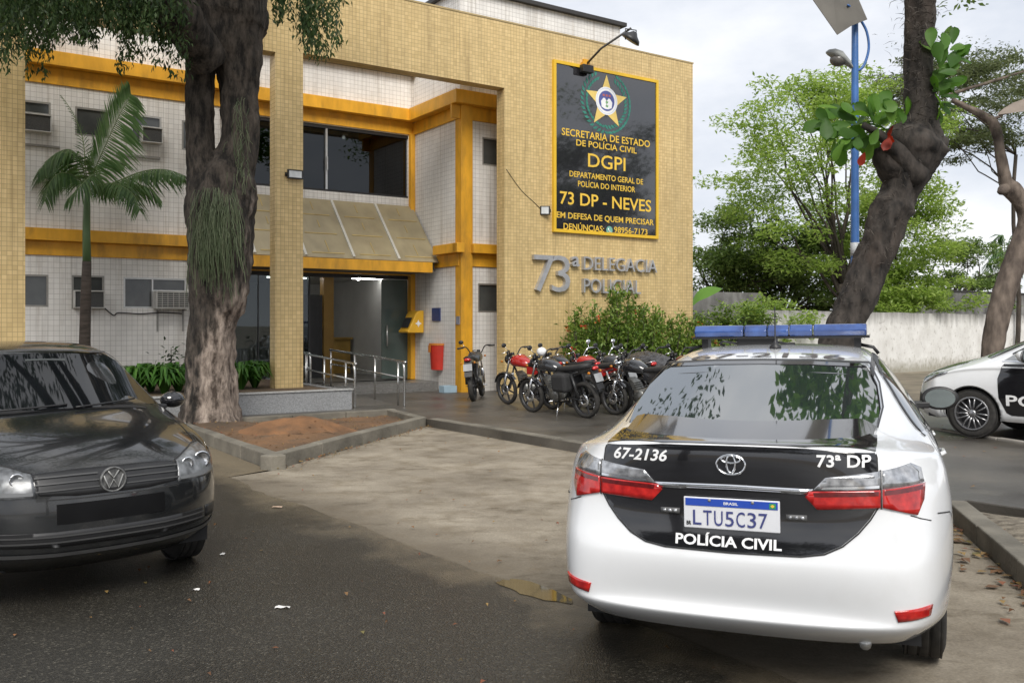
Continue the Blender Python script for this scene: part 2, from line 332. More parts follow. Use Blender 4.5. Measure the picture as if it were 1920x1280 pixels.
KERB = mat('kerb_concrete', (.17,.155,.125), .85, .3, 3, bump=.4, bscale=25, dirt=.5, dirtcol=(.07,.065,.05))
kind(MB().add([(-600,-600,-.02),(600,-600,-.02),(600,600,-.02),(-600,600,-.02)], [(0,1,2,3)]).build('ground', EARTH))
wd = Vector((.62,-.785))                                            # the road edge runs along this
def on_edge(s): return (.43+wd.x*s, 5.18+wd.y*s)
edge = [on_edge(s) for s in np.linspace(-5.6, 10, 90)]
jit = []
for i, (x, y) in enumerate(edge):
    k = .10*noise.noise((i*.23, 1.3, 0))+.05*noise.noise((i*.9, 4, 0)); jit.append((x-.785*k*-1, y+.62*k))
far_l = [(-2.70,10.08),(-4.25,12.36),(-5.25,13.75),(-16,29.5)]
asph = far_l[::-1]+jit+[(12,-16),(-40,-16),(-60,29.5)]
poly_sheet('road', asph, .004, MATS['asphalt'])
R0, Rd = Vector((3.65,7.63)), Vector((-.2425,-.970))
pad = [(-2.66,10.05)]+[(-1.36,14.4),(3.66,7.66)]+[tuple(R0+Rd*s) for s in (.5,2,4,6,9,14)]+[(8,-8)]+[(x-.02,y-.03) for x, y in jit[::-1]]
poly_sheet('parking_bay', pad, 0.0, MATS['sandy_concrete'])
WZ = .12
walk = [(-1.36,14.4),(3.65,7.63),(3.9,7.75),(5.0,6.45),(8.6,1.9),(60,-20),(60,40),(14,27),(3,26.5),(-8,21),(-12,15),(-16,8.2),(-11.5,9.7),(-5.15,13.68),(-2.08,15.74)]
poly_sheet('pavement', walk, WZ, PAVE, thick=.2)
def kerb(name, pts, wdt, z0, z1, side=1, m=None):
    """kerb of stones about a metre long, set along a line"""
    mb = MB()
    for a, b in zip(pts[:-1], pts[1:]):
        a = Vector(a); b = Vector(b); d = b-a; n = max(1, round(d.length/1.0)); u = d.normalized(); p = Vector((-u.y, u.x))*side
        for k in range(n):
            q0 = a+d*(k/n)+u*.004; q1 = a+d*((k+1)/n)-u*.004; h = random.uniform(-.006,.006)
            dx = p*random.uniform(-.006,.006)
            P = [q0+dx, q1+dx, q1+p*wdt+dx, q0+p*wdt+dx]
            mb.add([(*v, z0) for v in P]+[(*v, z1+h) for v in P], [(3,2,1,0),(4,5,6,7),(0,1,5,4),(1,2,6,5),(2,3,7,6),(3,0,4,7)])
    return kind(mb.build(name, m or KERB, bevel=.012))
B0, B1, B2, B3 = (-2.66,10.05), (-1.36,14.35), (-2.08,15.74), (-5.15,13.68)
kerb('bed_kerb', [B0, B1, B2, B3, B0], .16, -.02, .165, 1)
kerb('pavement_kerb', [(-1.30,14.36), (3.60,7.70)], .16, -.02, .135, 1)
Rp = [tuple(R0+Rd*s) for s in (0, 11)]
kerb('parking_kerb', Rp, .16, -.02, .15, 1)
kerb('pavement_edge', [(3.83,7.66),(5.0,6.25),(8.6,1.7)], .10, -.02, .135, 1, PAVE)
kerb('car_park_edging', [(5.3,15.6),(6.05,12.75),(8.3,4.2)], .09, .10, .15, 1, mat('edging_concrete', (.30,.28,.25), .8, .2, 4))
def mound(name, poly, m, peaks, z0, cell=.12, nz=.03):
    """soil surface inside a polygon with humps"""
    bm = bmesh.new(); f = bm.faces.new([bm.verts.new((x, y, 0)) for x, y in poly])
    xs = [p[0] for p in poly]; ys = [p[1] for p in poly]
    for ax, lo, hi in ((0, min(xs), max(xs)), (1, min(ys), max(ys))):
        k = lo+cell
        while k < hi:
            co = (k, 0, 0) if ax == 0 else (0, k, 0); bmesh.ops.bisect_plane(bm, geom=bm.verts[:]+bm.edges[:]+bm.faces[:], plane_co=co, plane_no=(1, 0, 0) if ax == 0 else (0, 1, 0)); k += cell
    for v in bm.verts:
        z = z0+nz*noise.noise((v.co.x*2.2, v.co.y*2.2, 0))+nz*.6*noise.noise((v.co.x*7, v.co.y*7, 3))
        for (px, py, r, h) in peaks:
            d2 = ((v.co.x-px)**2+(v.co.y-py)**2)/(r*r); z += h*math.exp(-d2*1.6)
        v.co.z = z
    for f in bm.faces: f.smooth = True
    me = bpy.data.meshes.new(name); bm.to_mesh(me); bm.free(); me.materials.append(m); return kind(link(name, me))
SOIL = mat('red_clay_soil', (.11,.078,.05), .95, .35, 1.1, bump=1, bscale=16, tint=(.22,.115,.052), dirt=.9, dirtcol=(.075,.062,.045), dscale=2.2)
def inset(poly, k):
    c = sum((Vector(p) for p in poly), Vector((0, 0)))/len(poly); return [tuple(c+(Vector(p)-c)*k) for p in poly]
mound('bed_soil', inset([B0, B1, B2, B3], .93), SOIL, [(-4.35,13.2,1.0,.12),(-3.1,12.9,.75,.15),(-2.75,12.7,.5,.10),(-3.3,12.0,.8,.05)], .07)
RB = [(3.70,7.52),(5.0,6.2),(8.4,1.75),(5.2,-3),(1.2,-2.9)]
mound('gravel_strip', [(3.72,7.50),(4.9,6.18),(8.3,1.78),(5.2,-3.4),(1.25,-2.9)], mat('gravelly_soil', (.14,.115,.085), .95, .35, 14, bump=.8, bscale=40, tint=(.27,.235,.18)), [(4.2,6.6,.5,.06),(3.9,5.6,.6,.05)], .085, .16, .025)
cm_ = [(-3.05+1.1*math.cos(a)*.94-.5*math.sin(a)*.34, 12.75+1.1*math.cos(a)*.34+.5*math.sin(a)*.94*1.2) for a in np.linspace(0, 2*math.pi, 30, endpoint=False)]
mound('clay_mound', cm_, mat('orange_clay', (.15,.085,.045), .95, .35, 2.5, bump=1, bscale=14, tint=(.27,.13,.055), dirt=.7, dirtcol=(.12,.085,.055), dscale=3), [(-3.05,12.75,.85,.24),(-2.65,12.85,.45,.08),(-3.5,12.6,.5,.07)], .035, .055, .03)
# puddle at the road edge
pm, pt_, pb = newmat('muddy_water'); setp(pb, base=(.10,.075,.03), rough=.04, spec=.6); nn = N('ShaderNodeTexNoise', pt_); nn.inputs['Scale'].default_value = 3
rpp = N('ShaderNodeValToRGB', pt_); rpp.color_ramp.elements[0].color = (.062,.052,.034,1); rpp.color_ramp.elements[1].color = (.10,.084,.054,1); pt_.links.new(nn.outputs[0], rpp.inputs[0]); pt_.links.new(rpp.outputs[0], pb.inputs[0])
pp = []
for k in range(28):
    a = 2*math.pi*k/28; r = 1+.28*noise.noise((math.cos(a)*1.3, math.sin(a)*1.3, 5)); r = 1+.55*noise.noise((math.cos(a)*1.9, math.sin(a)*1.9, 5)); q = Vector((.13, 5.50))+wd*(.32*r*math.cos(a))+Vector((.785,.62))*(.10*r*math.sin(a)); pp.append(tuple(q))
poly_sheet('puddle_water', pp, .0085, pm)
# ------------------------------------------------------------------ police station (local frame: x along the front, y into the building)
ANG = math.atan2(.5563, .8311); BO = (-4.14, 16.8, 0)
def bpt(t, n, z): return (BO[0]+.8311*t-.5563*n, BO[1]+.5563*t+.8311*n, z)
ST = thing('police_station', 'two storey police station with a yellow tiled frame in front of white tiled walls', 'building', BO, ANG)
def wall_xz(mb, x0, x1, z0, z1, y0, y1, holes):
    """slab in the x-z plane from y0 (front) to y1 with rectangular holes (x0,x1,z0,z1)"""
    X = sorted({x0, x1, *[h[0] for h in holes], *[h[1] for h in holes]}); Z = sorted({z0, z1, *[h[2] for h in holes], *[h[3] for h in holes]})
    X = [x for x in X if x0 <= x <= x1]; Z = [z for z in Z if z0 <= z <= z1]
    def solid(i, j):
        if i < 0 or j < 0 or i >= len(X)-1 or j >= len(Z)-1: return False
        cx = (X[i]+X[i+1])/2; cz = (Z[j]+Z[j+1])/2
        return not any(h[0] < cx < h[1] and h[2] < cz < h[3] for h in holes)
    for i in range(len(X)-1):
        for j in range(len(Z)-1):
            if not solid(i, j): continue
            a, b, c, d = X[i], X[i+1], Z[j], Z[j+1]
            mb.add([(a,y0,c),(b,y0,c),(b,y0,d),(a,y0,d)], [(0,1,2,3)]); mb.add([(a,y1,c),(a,y1,d),(b,y1,d),(b,y1,c)], [(0,1,2,3)])
            if not solid(i-1, j): mb.add([(a,y0,c),(a,y0,d),(a,y1,d),(a,y1,c)], [(0,1,2,3)])
            if not solid(i+1, j): mb.add([(b,y0,c),(b,y1,c),(b,y1,d),(b,y0,d)], [(0,1,2,3)])
            if not solid(i, j-1): mb.add([(a,y0,c),(a,y1,c),(b,y1,c),(b,y0,c)], [(0,1,2,3)])
            if not solid(i, j+1): mb.add([(a,y0,d),(b,y0,d),(b,y1,d),(a,y1,d)], [(0,1,2,3)])
    return mb
# yellow portal frame
mb = MB(); wall_xz(mb, -9.6, 10.40, .1, 8.10, 0, .30, [(-9.0,-4.86,.1,6.60),(-4.32,-.25,.1,6.62),(.28,4.785,.1,6.69)])
mb.build('portal_frame', YT, ST)
MB().box(-9.62, 10.42, -.012, .312, 8.10, 8.135).build('portal_coping', mat('coping_mortar', (.42,.32,.16), .8, .2, 3), ST)
# windows cut in the left wing: x0,x1,z0,z1
LW = [(-4.15,-3.60,5.25,5.83),(-3.18,-2.58,5.27,5.82),(-2.17,-1.59,5.22,5.81),(-1.19,-.62,5.20,5.80),(-4.16,-3.64,1.95,2.56),(-3.24,-2.66,1.92,2.57),(-2.31,-1.10,1.94,2.56)]
mb = MB(); wall_xz(mb, -9.5, -.42, 0, 7.9, 2.95, 3.15, LW); mb.build('left_wing_wall', WT, ST)
# right block: front face y=1.08, side face x=4.32
BW = [(4.90,5.45,5.21,5.84),(4.79,5.35,1.89,2.54)]
mb = MB(); wall_xz(mb, 4.32, 8.96, 0, 9.05, 1.08, 1.28, BW)
mb.box(4.32, 4.52, 1.28, 9.4, 0, 9.05); mb.box(8.76, 8.96, 1.28, 9.4, 0, 9.05); mb.box(4.52, 8.76, 9.2, 9.4, 0, 9.05)
mb.build('stair_block_wall', WT, ST)
MB().box(4.20, 9.08, .96, 9.5, 9.05, 9.14).build('block_roof_edge', mat('dark_flashing', (.03,.028,.027), .6, .2, 3), ST)
MB().box(4.16, 4.316, 2.16, 3.30, .30, 2.80).build('plain_side_panel', WHITEP, ST) if False else None
# central wall above the glazing, and floors
mb = MB(); wall_xz(mb, -.42, 4.32, 2.80, 7.9, 3.32, 3.5, [(-.1,4.19,4.66,6.17)]); mb.build('centre_wall', WT, ST)
MB().box(-9.5, 4.32, 3.16, 10, 7.6, 7.75).build('flat_roof', mat('roof_slab', (.2,.19,.18), .9, .2, 2), ST)
MB().box(-9.5, -9.3, 3.15, 10, 0, 7.9).build('gable_wall', WT, ST)
# cornice and floor bands: projecting ledge over a set-back fascia
def band(mb, x0, x1, y, ztop, zmid, zbot, out=.24, back=.035):
    mb.box(x0, x1, y-out, y+.02, zmid, ztop); mb.box(x0, x1, y-back, y+.02, zbot, zmid-.0005)
mb = MB(); band(mb, -9.5, -.42, 2.948, 6.77, 6.50, 6.18); band(mb, -.42, 4.30, 3.318, 6.76, 6.48, 6.19)
mb.box(-.44, -.40, 2.95, 3.32, 6.20, 6.76)
band(mb, 4.08, 8.9, 1.078, 6.765, 6.47, 6.17); mb.box(4.08, 4.318, 1.08, 3.08, 6.47, 6.765); mb.box(4.285, 4.318, 1.10, 3.28, 6.18, 6.4695)
mb.build('cornice', YP, ST, bevel=.008)
mb = MB(); band(mb, -9.5, -.42, 2.948, 3.43, 3.20, 2.93, .2); mb.build('floor_band', YP, ST, bevel=.008)
mb = MB(); band(mb, 4.55, 8.9, 1.078, 3.41, 3.20, 2.91, .2)
mb.box(4.12, 4.318, .88, 1.98, 3.20, 3.41); mb.box(4.285, 4.318, 1.10, 2.2, 2.92, 3.1995); mb.box(4.12, 4.31, .876, 1.075, 3.202, 3.412)
mb.build('floor_band', YP, ST, bevel=.008)
MB().box(4.305, 4.60, 1.0, 1.27, .10, 6.48).build('corner_column', YP, ST, bevel=.006)
MB().box(4.20, 4.318, 3.20, 3.40, .30, 6.2).build('door_post', YP, ST, bevel=.006)
MB().box(-.42, 4.20, 3.26, 3.46, 2.79, 2.99).build('door_lintel', YP, ST)
# sloping glazed canopy over the entrance
cz0, cz1, cy0, cy1 = 4.45, 3.03, 3.30, 1.98
CANG = mat('dusty_polycarbonate', (.32,.27,.165), .32, .16, 2.5, spec=.4, dirt=.5, dirtcol=(.17,.14,.09), stretch=(1,1,.5))
def cslope(s): return (cy0+(cy1-cy0)*s, cz0+(cz1-cz0)*s)
def slab(mb, x0, x1, s0, s1, th, lift=0):
    (ya, za), (yb, zb) = cslope(s0), cslope(s1)
    nz = Vector((0, zb-za, -(yb-ya))).normalized()*-1; nz = nz if nz.z > 0 else -nz
    P = [Vector((x0,ya,za)),Vector((x1,ya,za)),Vector((x1,yb,zb)),Vector((x0,yb,zb))]; lo = nz*lift; hi = nz*(lift+th)
    mb.add([p+lo for p in P]+[p+hi for p in P], [(0,1,2,3),(7,6,5,4),(0,4,5,1),(1,5,6,2),(2,6,7,3),(3,7,4,0)])
mb = MB(); slab(mb, -.9, 4.28, 0, 1, .02); mb.build('canopy', CANG, ST)
can = [o for o in ST.children if o.name.startswith('canopy')][0]
mb = MB()
for x in (-.02, 1.07, 2.16, 3.25): slab(mb, x, x+.055, .01, .985, .035, .021)
mb.build('canopy_bar', mat('pale_canopy_bar', (.55,.53,.47), .4, .1, 5), can)
mb = MB()
for x in (.5, 1.65, 2.72, 3.8):
    for s0, s1 in ((.06,.2),(.38,.5),(.72,.9)): slab(mb, x, x+.02, s0, s1, .008, .021)
for s in (.28, .60, .92):
    for x in (.1, 1.2, 2.3, 3.4): slab(mb, x+.06, x+.8, s, s+.014, .008, .0215)
mb.build('canopy_seal', mat('yellowed_sealant', (.42,.31,.12), .6, .2, 4), can)
MB().box(-.9, 4.1, 1.94, 2.06, 2.80, 3.028).build('canopy_beam', YP, ST)
mb = MB(); mb.prism([(cy0, cz0-.02), (cy1+.08, cz1-.02), (cy0, cz1-.02)], 4.285, 4.30, lambda p, q, d: (d, p, q)); mb.build('canopy_cheek', CANG, ST)
MB().box(-.9, 4.2, 2.06, 3.26, 2.82, 2.86).build('canopy_soffit', mat('soffit', (.16,.14,.11), .8, .2, 2), ST)
# upper dark glazing, one pane per panel
up = MB().box(-.1, 4.19, 3.40, 3.44, 4.66, 6.17)
up.build('upper_glazing', glass_mat('dark_tinted_glass', (.07,.075,.075), 1.1), ST)
mb = MB(); mb.box(-.40, 4.30, 7.5, 7.6, 3.7, 6.6); mb.box(-.42, -.36, 3.51, 7.5, 3.7, 6.6); mb.box(4.25, 4.31, 3.51, 7.5, 3.7, 6.6); mb.box(-.40, 4.30, 3.51, 7.5, 6.5, 6.6); mb.box(-.40, 4.30, 3.51, 7.5, 3.6, 3.7); mb.build('upper_room', mat('upper_room_wall', (.16,.15,.14), .8, .1, 2), ST)
for x, y in ((2.6,4.3),(3.5,5.6),(.8,5.0)): MB().ball((x, y, 6.44), .045, 8, 6).build('spot_lamp', LED, ST)
upg = [o for o in ST.children if o.name == 'upper_glazing'][0]
mb = MB(); mb.box(-.1, 4.19, 3.335, 3.40, 6.10, 6.169); mb.box(-.1, 4.19, 3.335, 3.40, 4.661, 4.71); mb.build('glazing_rail', BLK, upg)
MB().box(2.09, 2.135, 3.34, 3.40, 4.711, 6.099).build('mullion', ALU, upg)
MB().box(2.10, 2.125, 3.29, 3.34, 5.15, 5.45).build('handle', ALU, upg)
MB().box(.40, .44, 3.34, 3.40, 4.711, 6.099).build('mullion', BLK, upg)
# ground floor glass front
gf = MB().box(-.40, 1.68, 3.36, 3.375, .30, 2.79); g1 = gf.build('glass_front', GLASS, ST)
mb = MB(); mb.box(-.40, 4.19, 3.34, 3.40, 2.70, 2.785); mb.box(1.68, 1.72, 3.34, 3.40, .3, 2.70); mb.box(.52, .54, 3.345, 3.39, .3, 2.70); mb.build('glazing_frame', BLK, g1)
d1 = MB().box(3.50, 4.19, 3.36, 3.375, .33, 2.69).build('glass_door', GREENG, ST)
MB().tube([(3.62,3.30,1.1),(3.62,3.30,1.6)], .018).build('door_handle', ALU, d1)
# lobby behind the glass
LOB = mat('lobby_wall', (.48,.48,.46), .8, .08, 2); LOBF = mat('lobby_floor', (.14,.135,.125), .3, .1, 3)
mb = MB(); mb.box(-.42, -.36, 3.5, 9, .3, 2.8); mb.box(-.42, 4.31, 9, 9.1, .3, 2.8); mb.box(4.25, 4.31, 3.5, 9, .3, 2.8); mb.box(-.42, 4.31, 3.5, 9, 2.8, 2.85); mb.build('lobby_wall', LOB, ST)
MB().box(-.42, 4.31, 3.0, 9, .12, .30).build('lobby_floor', LOBF, ST)
MB().box(2.72, 2.98, 5.0, 5.26, .3, 2.79).build('lobby_column', mat('brown_yellow_column', (.30,.17,.03), .5, .1, 3), ST)
MB().box(2.25, 2.70, 5.05, 5.10, .3, 2.35).build('lobby_partition', BLK, ST)
mb = MB(); mb.box(3.2, 4.2, 6.6, 7.2, 1.22, 1.27); mb.box(3.25, 4.15, 6.65, 7.15, .3, 1.22); mb.build('counter', mat('counter_wood', (.35,.22,.05), .4, .2, 3), ST)
for x, y, l_ in ((3.9,4.9,.9),(2.0,5.6,1.0),(.4,6.2,1.0),(1.0,4.4,.8)):
    MB().box(x-l_/2, x+l_/2, y, y+.06, 2.765, 2.795).build('tube_lamp', TUBE, ST)
for x, y in ((1.35,3.9),(.1,4.4),(3.1,3.8)):
    MB().ball((x, y, 2.72), .05, 8, 6).build('spot_lamp', LED, ST)
# platform, step and access ramp
mb = MB(); mb.box(1.75, 4.318, 2.05, 3.32, .10, .30); mb.box(1.75, 4.1, 1.72, 2.05, .10, .20); mb.build('entrance_step', mat('step_granite', (.17,.165,.155), .35, .2, 20, rvar=.1), ST)
mb = MB(); mb.prism([(-1.3,.10),(3.0,.30),(3.0,.09),(-1.3,.09)], .72, 1.72, lambda p, q, d: (d, p, q)); mb.build('access_ramp', PAVE, ST)
# planter with granite face
GRN = mat('grey_granite', (.27,.275,.28), .35, .25, 45, detail=2, dirt=.35, dirtcol=(.15,.145,.14))
mb = MB(); mb.box(-9.5, .67, -1.35, -1.23, .02, .46); mb.box(.55, .67, -1.23, 2.94, .02, .46); mb.build('planter_wall', GRN, ST, bevel=.004)
MB().box(-9.52, .69, -1.375, -1.21, .46, .485).build('planter_coping', mat('granite_coping', (.38,.38,.37), .4, .2, 30), ST, bevel=.004)
MB().box(-9.5, .55, -1.23, 2.94, .05, .44).build('planter_soil', mat('planter_earth', (.11,.075,.045), .95, .35, 5, bump=.7, bscale=20), ST)
# small windows: frame, panes, sill
def window(x0, x1, z0, z1, yf, splits=(), rows=(), fm=ALU, name='window', sillm=None, sash=False):
    f = MB(); w_ = .035; y0, y1 = yf+.005, yf+.075
    f.box(x0+.001, x0+w_, y0, y1, z0+.001, z1-.001); f.box(x1-w_, x1-.001, y0, y1, z0+.001, z1-.001); f.box(x0+w_, x1-w_, y0, y1, z0+.001, z0+w_); f.box(x0+w_, x1-w_, y0, y1, z1-w_, z1-.001)
    for s in splits: f.box(s-.015, s+.015, y0, y1, z0+w_, z1-w_)
    for (a, b, z) in rows: f.box(max(a, x0+w_), min(b, x1-w_), y0+.002, y1-.002, z-.015, z+.015)
    o = f.build(name, fm, ST)
    MB().box(x0+w_, x1-w_, yf+.04, yf+.05, z0+w_, z1-w_).build('pane', GLW, o)
    MB().box(x0+.001, x1-.001, yf+.085, yf+.15, z0+.001, z1-.001).build('blind', mat('drawn_blind', (.12,.12,.11), .8, .3, 2, stretch=(.3,1,9)), o)
    return o
window(*LW[0], 2.95, rows=[(-9,9,5.60)]); window(*LW[1], 2.95, fm=ALUD); window(*LW[2], 2.95, rows=[(-9,9,5.585)]); window(*LW[3], 2.95, fm=ALUD)
window(*LW[4], 2.95, fm=ALUD); window(*LW[5], 2.95, rows=[(-9,9,2.27)], fm=ALUD); window(*LW[6], 2.95, splits=(-1.76,), rows=[(-1.76,9,2.30)])
window(*BW[0], 1.08, fm=ALUD); window(*BW[1], 1.08)
mb = MB(); mb.box(-4.3,-3.45,2.90,2.949,4.97,5.01); mb.box(-2.45,-1.62,2.90,2.949,4.95,4.99); mb.build('wall_ledge', ALUD, ST)
# wall-hung things in the station frame: world placement through bpt()
def sthing(name, label, cat, t, n, z, rz=0, group=None): return thing(name, label, cat, bpt(t, n, z), ANG+rz, group)
def air_con(t, z, w_, h, label, grille=True, dep=.28, y=2.95, m=None):
    o = sthing('air_conditioner', label, 'air conditioner', t, y, z, 0, 'air conditioners in the windows of the left wing')
    cs = m or mat('ac_casing', (.55,.54,.51), .5, .12, 4, dirt=.4, dirtcol=(.3,.28,.24))
    b = MB(); b.box(-w_/2, w_/2, -dep, .12, 0, .02); b.box(-w_/2, w_/2, -dep, .12, h-.02, h); b.box(-w_/2, -w_/2+.02, -dep, .12, .02, h-.02); b.box(w_/2-.02, w_/2, -dep, .12, .02, h-.02); b.box(-w_/2+.02, w_/2-.02, -.05, .1, .02, h-.02)
    b.build('casing', cs, o, bevel=.006)
    MB().box(-w_/2+.025, w_/2-.025, -dep+.03, -dep+.05, .025, h-.025).build('coil', mat('ac_coil', (.06,.06,.058), .6, .3, 60), o)
    if grille:
        g = MB()
        for k in range(1, 9): g.box(-w_/2+.02, w_/2-.02, -dep-.004, -dep+.008, h*k/9-.005, h*k/9+.005)
        for k in range(1, 6): x = -w_/2+w_*k/6; g.box(x-.004, x+.004, -dep-.006, -dep-.004, .02, h-.02)
        g.build('grille', cs, o)
    return o
air_con(-1.42, 1.93, .65, .36, 'cream window air conditioner with a barred grille on brackets beside the tree trunk')
a2 = air_con(-2.95, 1.93, .54, .34, 'white framed air conditioner in the lower window behind the small palm', grille=False, dep=.2)
air_con(-1.80, 5.24, .40, .31, 'upper floor white air conditioner in a window to the right of the palm fronds', grille=False, dep=.2)
air_con(-3.85, 5.22, .48, .33, 'upper floor air conditioner with black front next to the left yellow pillar', grille=False, dep=.22)
for o_ in [o for o in bpy.data.objects if o.name.startswith('air_conditioner') and not o.parent][:1]:
    b = MB()
    for x in (-.25, .25): b.box(x-.015, x+.015, -.24, 0, -.03, -.001); b.box(x-.015, x+.015, -.03, 0, -.45, -.03)
    b.build('bracket', ALUD, o_)
cb = MB().tube(crom([(-.6-2.1,-.03,1.98),(-2.5,-.03,1.80),(-2.4,-.03,1.85),(-2.0,-.03,1.83),(-1.6,-.03,1.86),(-1.2,-.05,1.84)], 5), .012, 5).build('power_cable', BLK); cb.location = bpt(0, 2.95, 0); cb.rotation_euler = (0,0,ANG)
tag(cb, 'thin dark cable sagging along the white wall under the lower windows', 'cable')
# handrails
def rail(label, x, posts, zf, top, loop_y, endz):
    o = sthing('handrail', label, 'handrail', x, 0, 0, 0, 'steel handrails of the entrance ramp')
    yb = posts[-1]
    m_ = MB().tube(crom([(0, yb+.05, top(yb)), (0, loop_y+.22, top(loop_y+.22)), (0, loop_y+.06, top(loop_y)-.03), (0, loop_y, top(loop_y)-.16), (0, loop_y, .4), (0, loop_y, endz)], 6), .022, 8); m_.build('top_rail', STEEL, o)
    MB().tube([(0, yb+.05, top(yb)-.30), (0, loop_y, top(loop_y)-.30)], .016, 8).build('middle_rail', STEEL, o)
    for p in posts: MB().tube([(0, p, zf(p)), (0, p, top(p)-.01)], .02, 8).build('post', STEEL, o)
    return o
zr = lambda y: .12+.18*max(0, min(1, (y+1.3)/4.3))
rail('handrail of steel tube at the granite planter side of the ramp', .78, [-.82, .20, 1.16, 2.2], lambda y: max(zr(y), .1), lambda y: zr(y)+.80, -1.22, .11)
rail('free standing steel handrail on the open side of the ramp', 1.66, [-1.18, -.19, .77, 2.0], zr, lambda y: zr(y)+.82, -1.43, .11)
rail('far steel handrail at the back of the ramp by the lobby glass', .95, [1.55, 2.1, 3.0], zr, lambda y: zr(y)+.80, 1.35, .2)
# ------------------------------------------------------------------ wall sign
SG = sthing('police_sign', 'tall black sign in a yellow frame with star crest on the tiled wall', 'sign', 6.05, 0, 3.675)
SW, SH = 3.135, 3.82
SGM, st_, sb_ = newmat('glossy_sign_panel'); setp(sb_, base=(.022,.022,.025), rough=.06, coat=1.0, ior=1.6, spec=.7); n_ = N('ShaderNodeTexNoise', st_); n_.inputs['Scale'].default_value = .8; bp_ = N('ShaderNodeBump', st_); bp_.inputs['Strength'].default_value = .06; bp_.inputs['Distance'].default_value = .05; st_.links.new(n_.outputs[0], bp_.inputs['Height']); st_.links.new(bp_.outputs[0], sb_.inputs['Normal'])
MB().box(.05, SW-.05, -.05, -.003, .05, SH-.05).build('panel', SGM, SG)
mb = MB(); mb.box(0, SW, -.075, -.002, 0, .07); mb.box(0, SW, -.075, -.002, SH-.07, SH); mb.box(0, .07, -.075, -.002, .07, SH-.07); mb.box(SW-.07, SW, -.075, -.002, .07, SH-.07)
mb.build('frame', mat('sign_frame_yellow', (.75,.47,.03), .4, .06, 3), SG)
def flat_text(name, s, x0, x1, z0, h, m, parent, y=-.056, th=.004, **k):
    vs, fs = fit_text(s, x0, x1, z0, h, **k)
    me = MB().add([(a, y, b) for a, b in vs], fs); return me.build(name, m, parent)
O_ = (6.05, 3.675)
for s, a, b, z, h, bold in [('SECRETARIA DE ESTADO',6.28,8.92,5.852,.155,.012),('DE POLÍCIA CIVIL',6.69,8.50,5.66,.135,.012),('DGPI',7.03,8.15,5.215,.30,.008),('DEPARTAMENTO GERAL DE',6.50,8.70,4.945,.125,.010),('POLÍCIA DO INTERIOR',6.74,8.45,4.74,.125,.010),('73 DP - NEVES',6.23,8.96,4.315,.27,.012),('EM DEFESA DE QUEM PRECISAR',6.14,9.04,3.998,.128,.014),('DENÚNCIAS:',6.33,7.50,3.748,.135,.012),('98956-7173',7.80,8.84,3.758,.13,.012)]:
    flat_text('lettering', s, a-O_[0], b-O_[0], z-O_[1], h, TXTY, SG, bold=bold)
def disc(name, c, r, m, y, parent, n=32, r_in=None, rx=1):
    mb = MB()
    P = [(c[0]+rx*r*math.cos(2*math.pi*k/n), y, c[1]+r*math.sin(2*math.pi*k/n)) for k in range(n)]
    if r_in is None: mb.add(P, [tuple(range(n))])
    else:
        Q = [(c[0]+rx*r_in*math.cos(2*math.pi*k/n), y, c[1]+r_in*math.sin(2*math.pi*k/n)) for k in range(n)]; mb.add(P+Q, [(k, (k+1) % n, n+(k+1) % n, n+k) for k in range(n)])
    return mb.build(name, m, parent)
CR = MB(); cx, cz = 7.575-O_[0], 6.75-O_[1]
for k in range(40):                                                 # laurel wreath, two rows of leaves
    for row in (0, 1):
        a = R(-90+9*k)
        if abs(((a-R(90)+math.pi) % (2*math.pi))-math.pi) < R(20): continue
        rr = .58+.13*row; x, z = cx+rr*math.cos(a), cz+rr*math.sin(a)*.98; d = a+(R(60) if math.cos(a) > 0 else R(-60))+(.3 if row else -.3)
        ux, uz = math.cos(d), math.sin(d); CR.add([(x-ux*.07, -.0545, z-uz*.07), (x-uz*.035, -.0545, z+ux*.035), (x+ux*.09, -.0545, z+uz*.09), (x+uz*.035, -.0545, z-ux*.035)], [(0,1,2,3)])
crest = CR.build('crest', mat('wreath_green', (.035,.20,.15), .5, .25, 5), SG)
stp = [(cx+(.64 if k % 2 == 0 else .27)*math.sin(R(36*k)), cz+(.64 if k % 2 == 0 else .27)*math.cos(R(36*k))) for k in range(10)]
MB().add([(x, -.0565, z) for x, z in stp], [tuple(range(10))]).build('star', mat('crest_gold', (.75,.55,.16), .5, .08, 4), crest)
cz2 = cz+.03
disc('ring', (cx, cz2), .325, WHT, -.0585, crest); disc('ring_line', (cx, cz2), .30, mat('pale_blue', (.55,.62,.75), .5, .05), -.059, crest, r_in=.285)
disc('shield', (cx, cz2), .235, mat('crest_blue', (.08,.10,.30), .5, .1), -.0595, crest)
MB().add([(cx+x, -.0605, cz2+z) for x, z in [(-.15,-.15),(-.17,-.02),(-.10,.06),(-.05,.06),(0,-.01),(.05,.06),(.10,.06),(.17,-.02),(.15,-.15),(.05,-.19),(-.05,-.19)]], [tuple(range(11))]).build('emblem_white', WHT, crest)
mb = MB()
for k in range(4): mb.add([(cx-.035+.05*(k % 2), -.0612, cz2-.13+.045*k), (cx+.03-.03*(k % 2), -.0612, cz2-.15+.045*k), (cx+.05-.04*(k % 2), -.0612, cz2-.10+.045*k), (cx-.02, -.0612, cz2-.10+.045*k)], [(0,1,2,3)])
mb.build('emblem_green', mat('emblem_green', (.12,.30,.10), .5, .1), crest)
mb = MB()
for x in (-.09, 0, .09): mb.box(cx+x-.03, cx+x+.03, -.0615, -.0612, cz2+.10, cz2+.15)
mb.build('emblem_red', mat('emblem_red', (.45,.12,.10), .5, .1), crest)
wa = disc('phone_icon', (7.66-O_[0], 3.80-O_[1]), .095, mat('icon_green', (.18,.42,.34), .4, .05), -.057, SG)
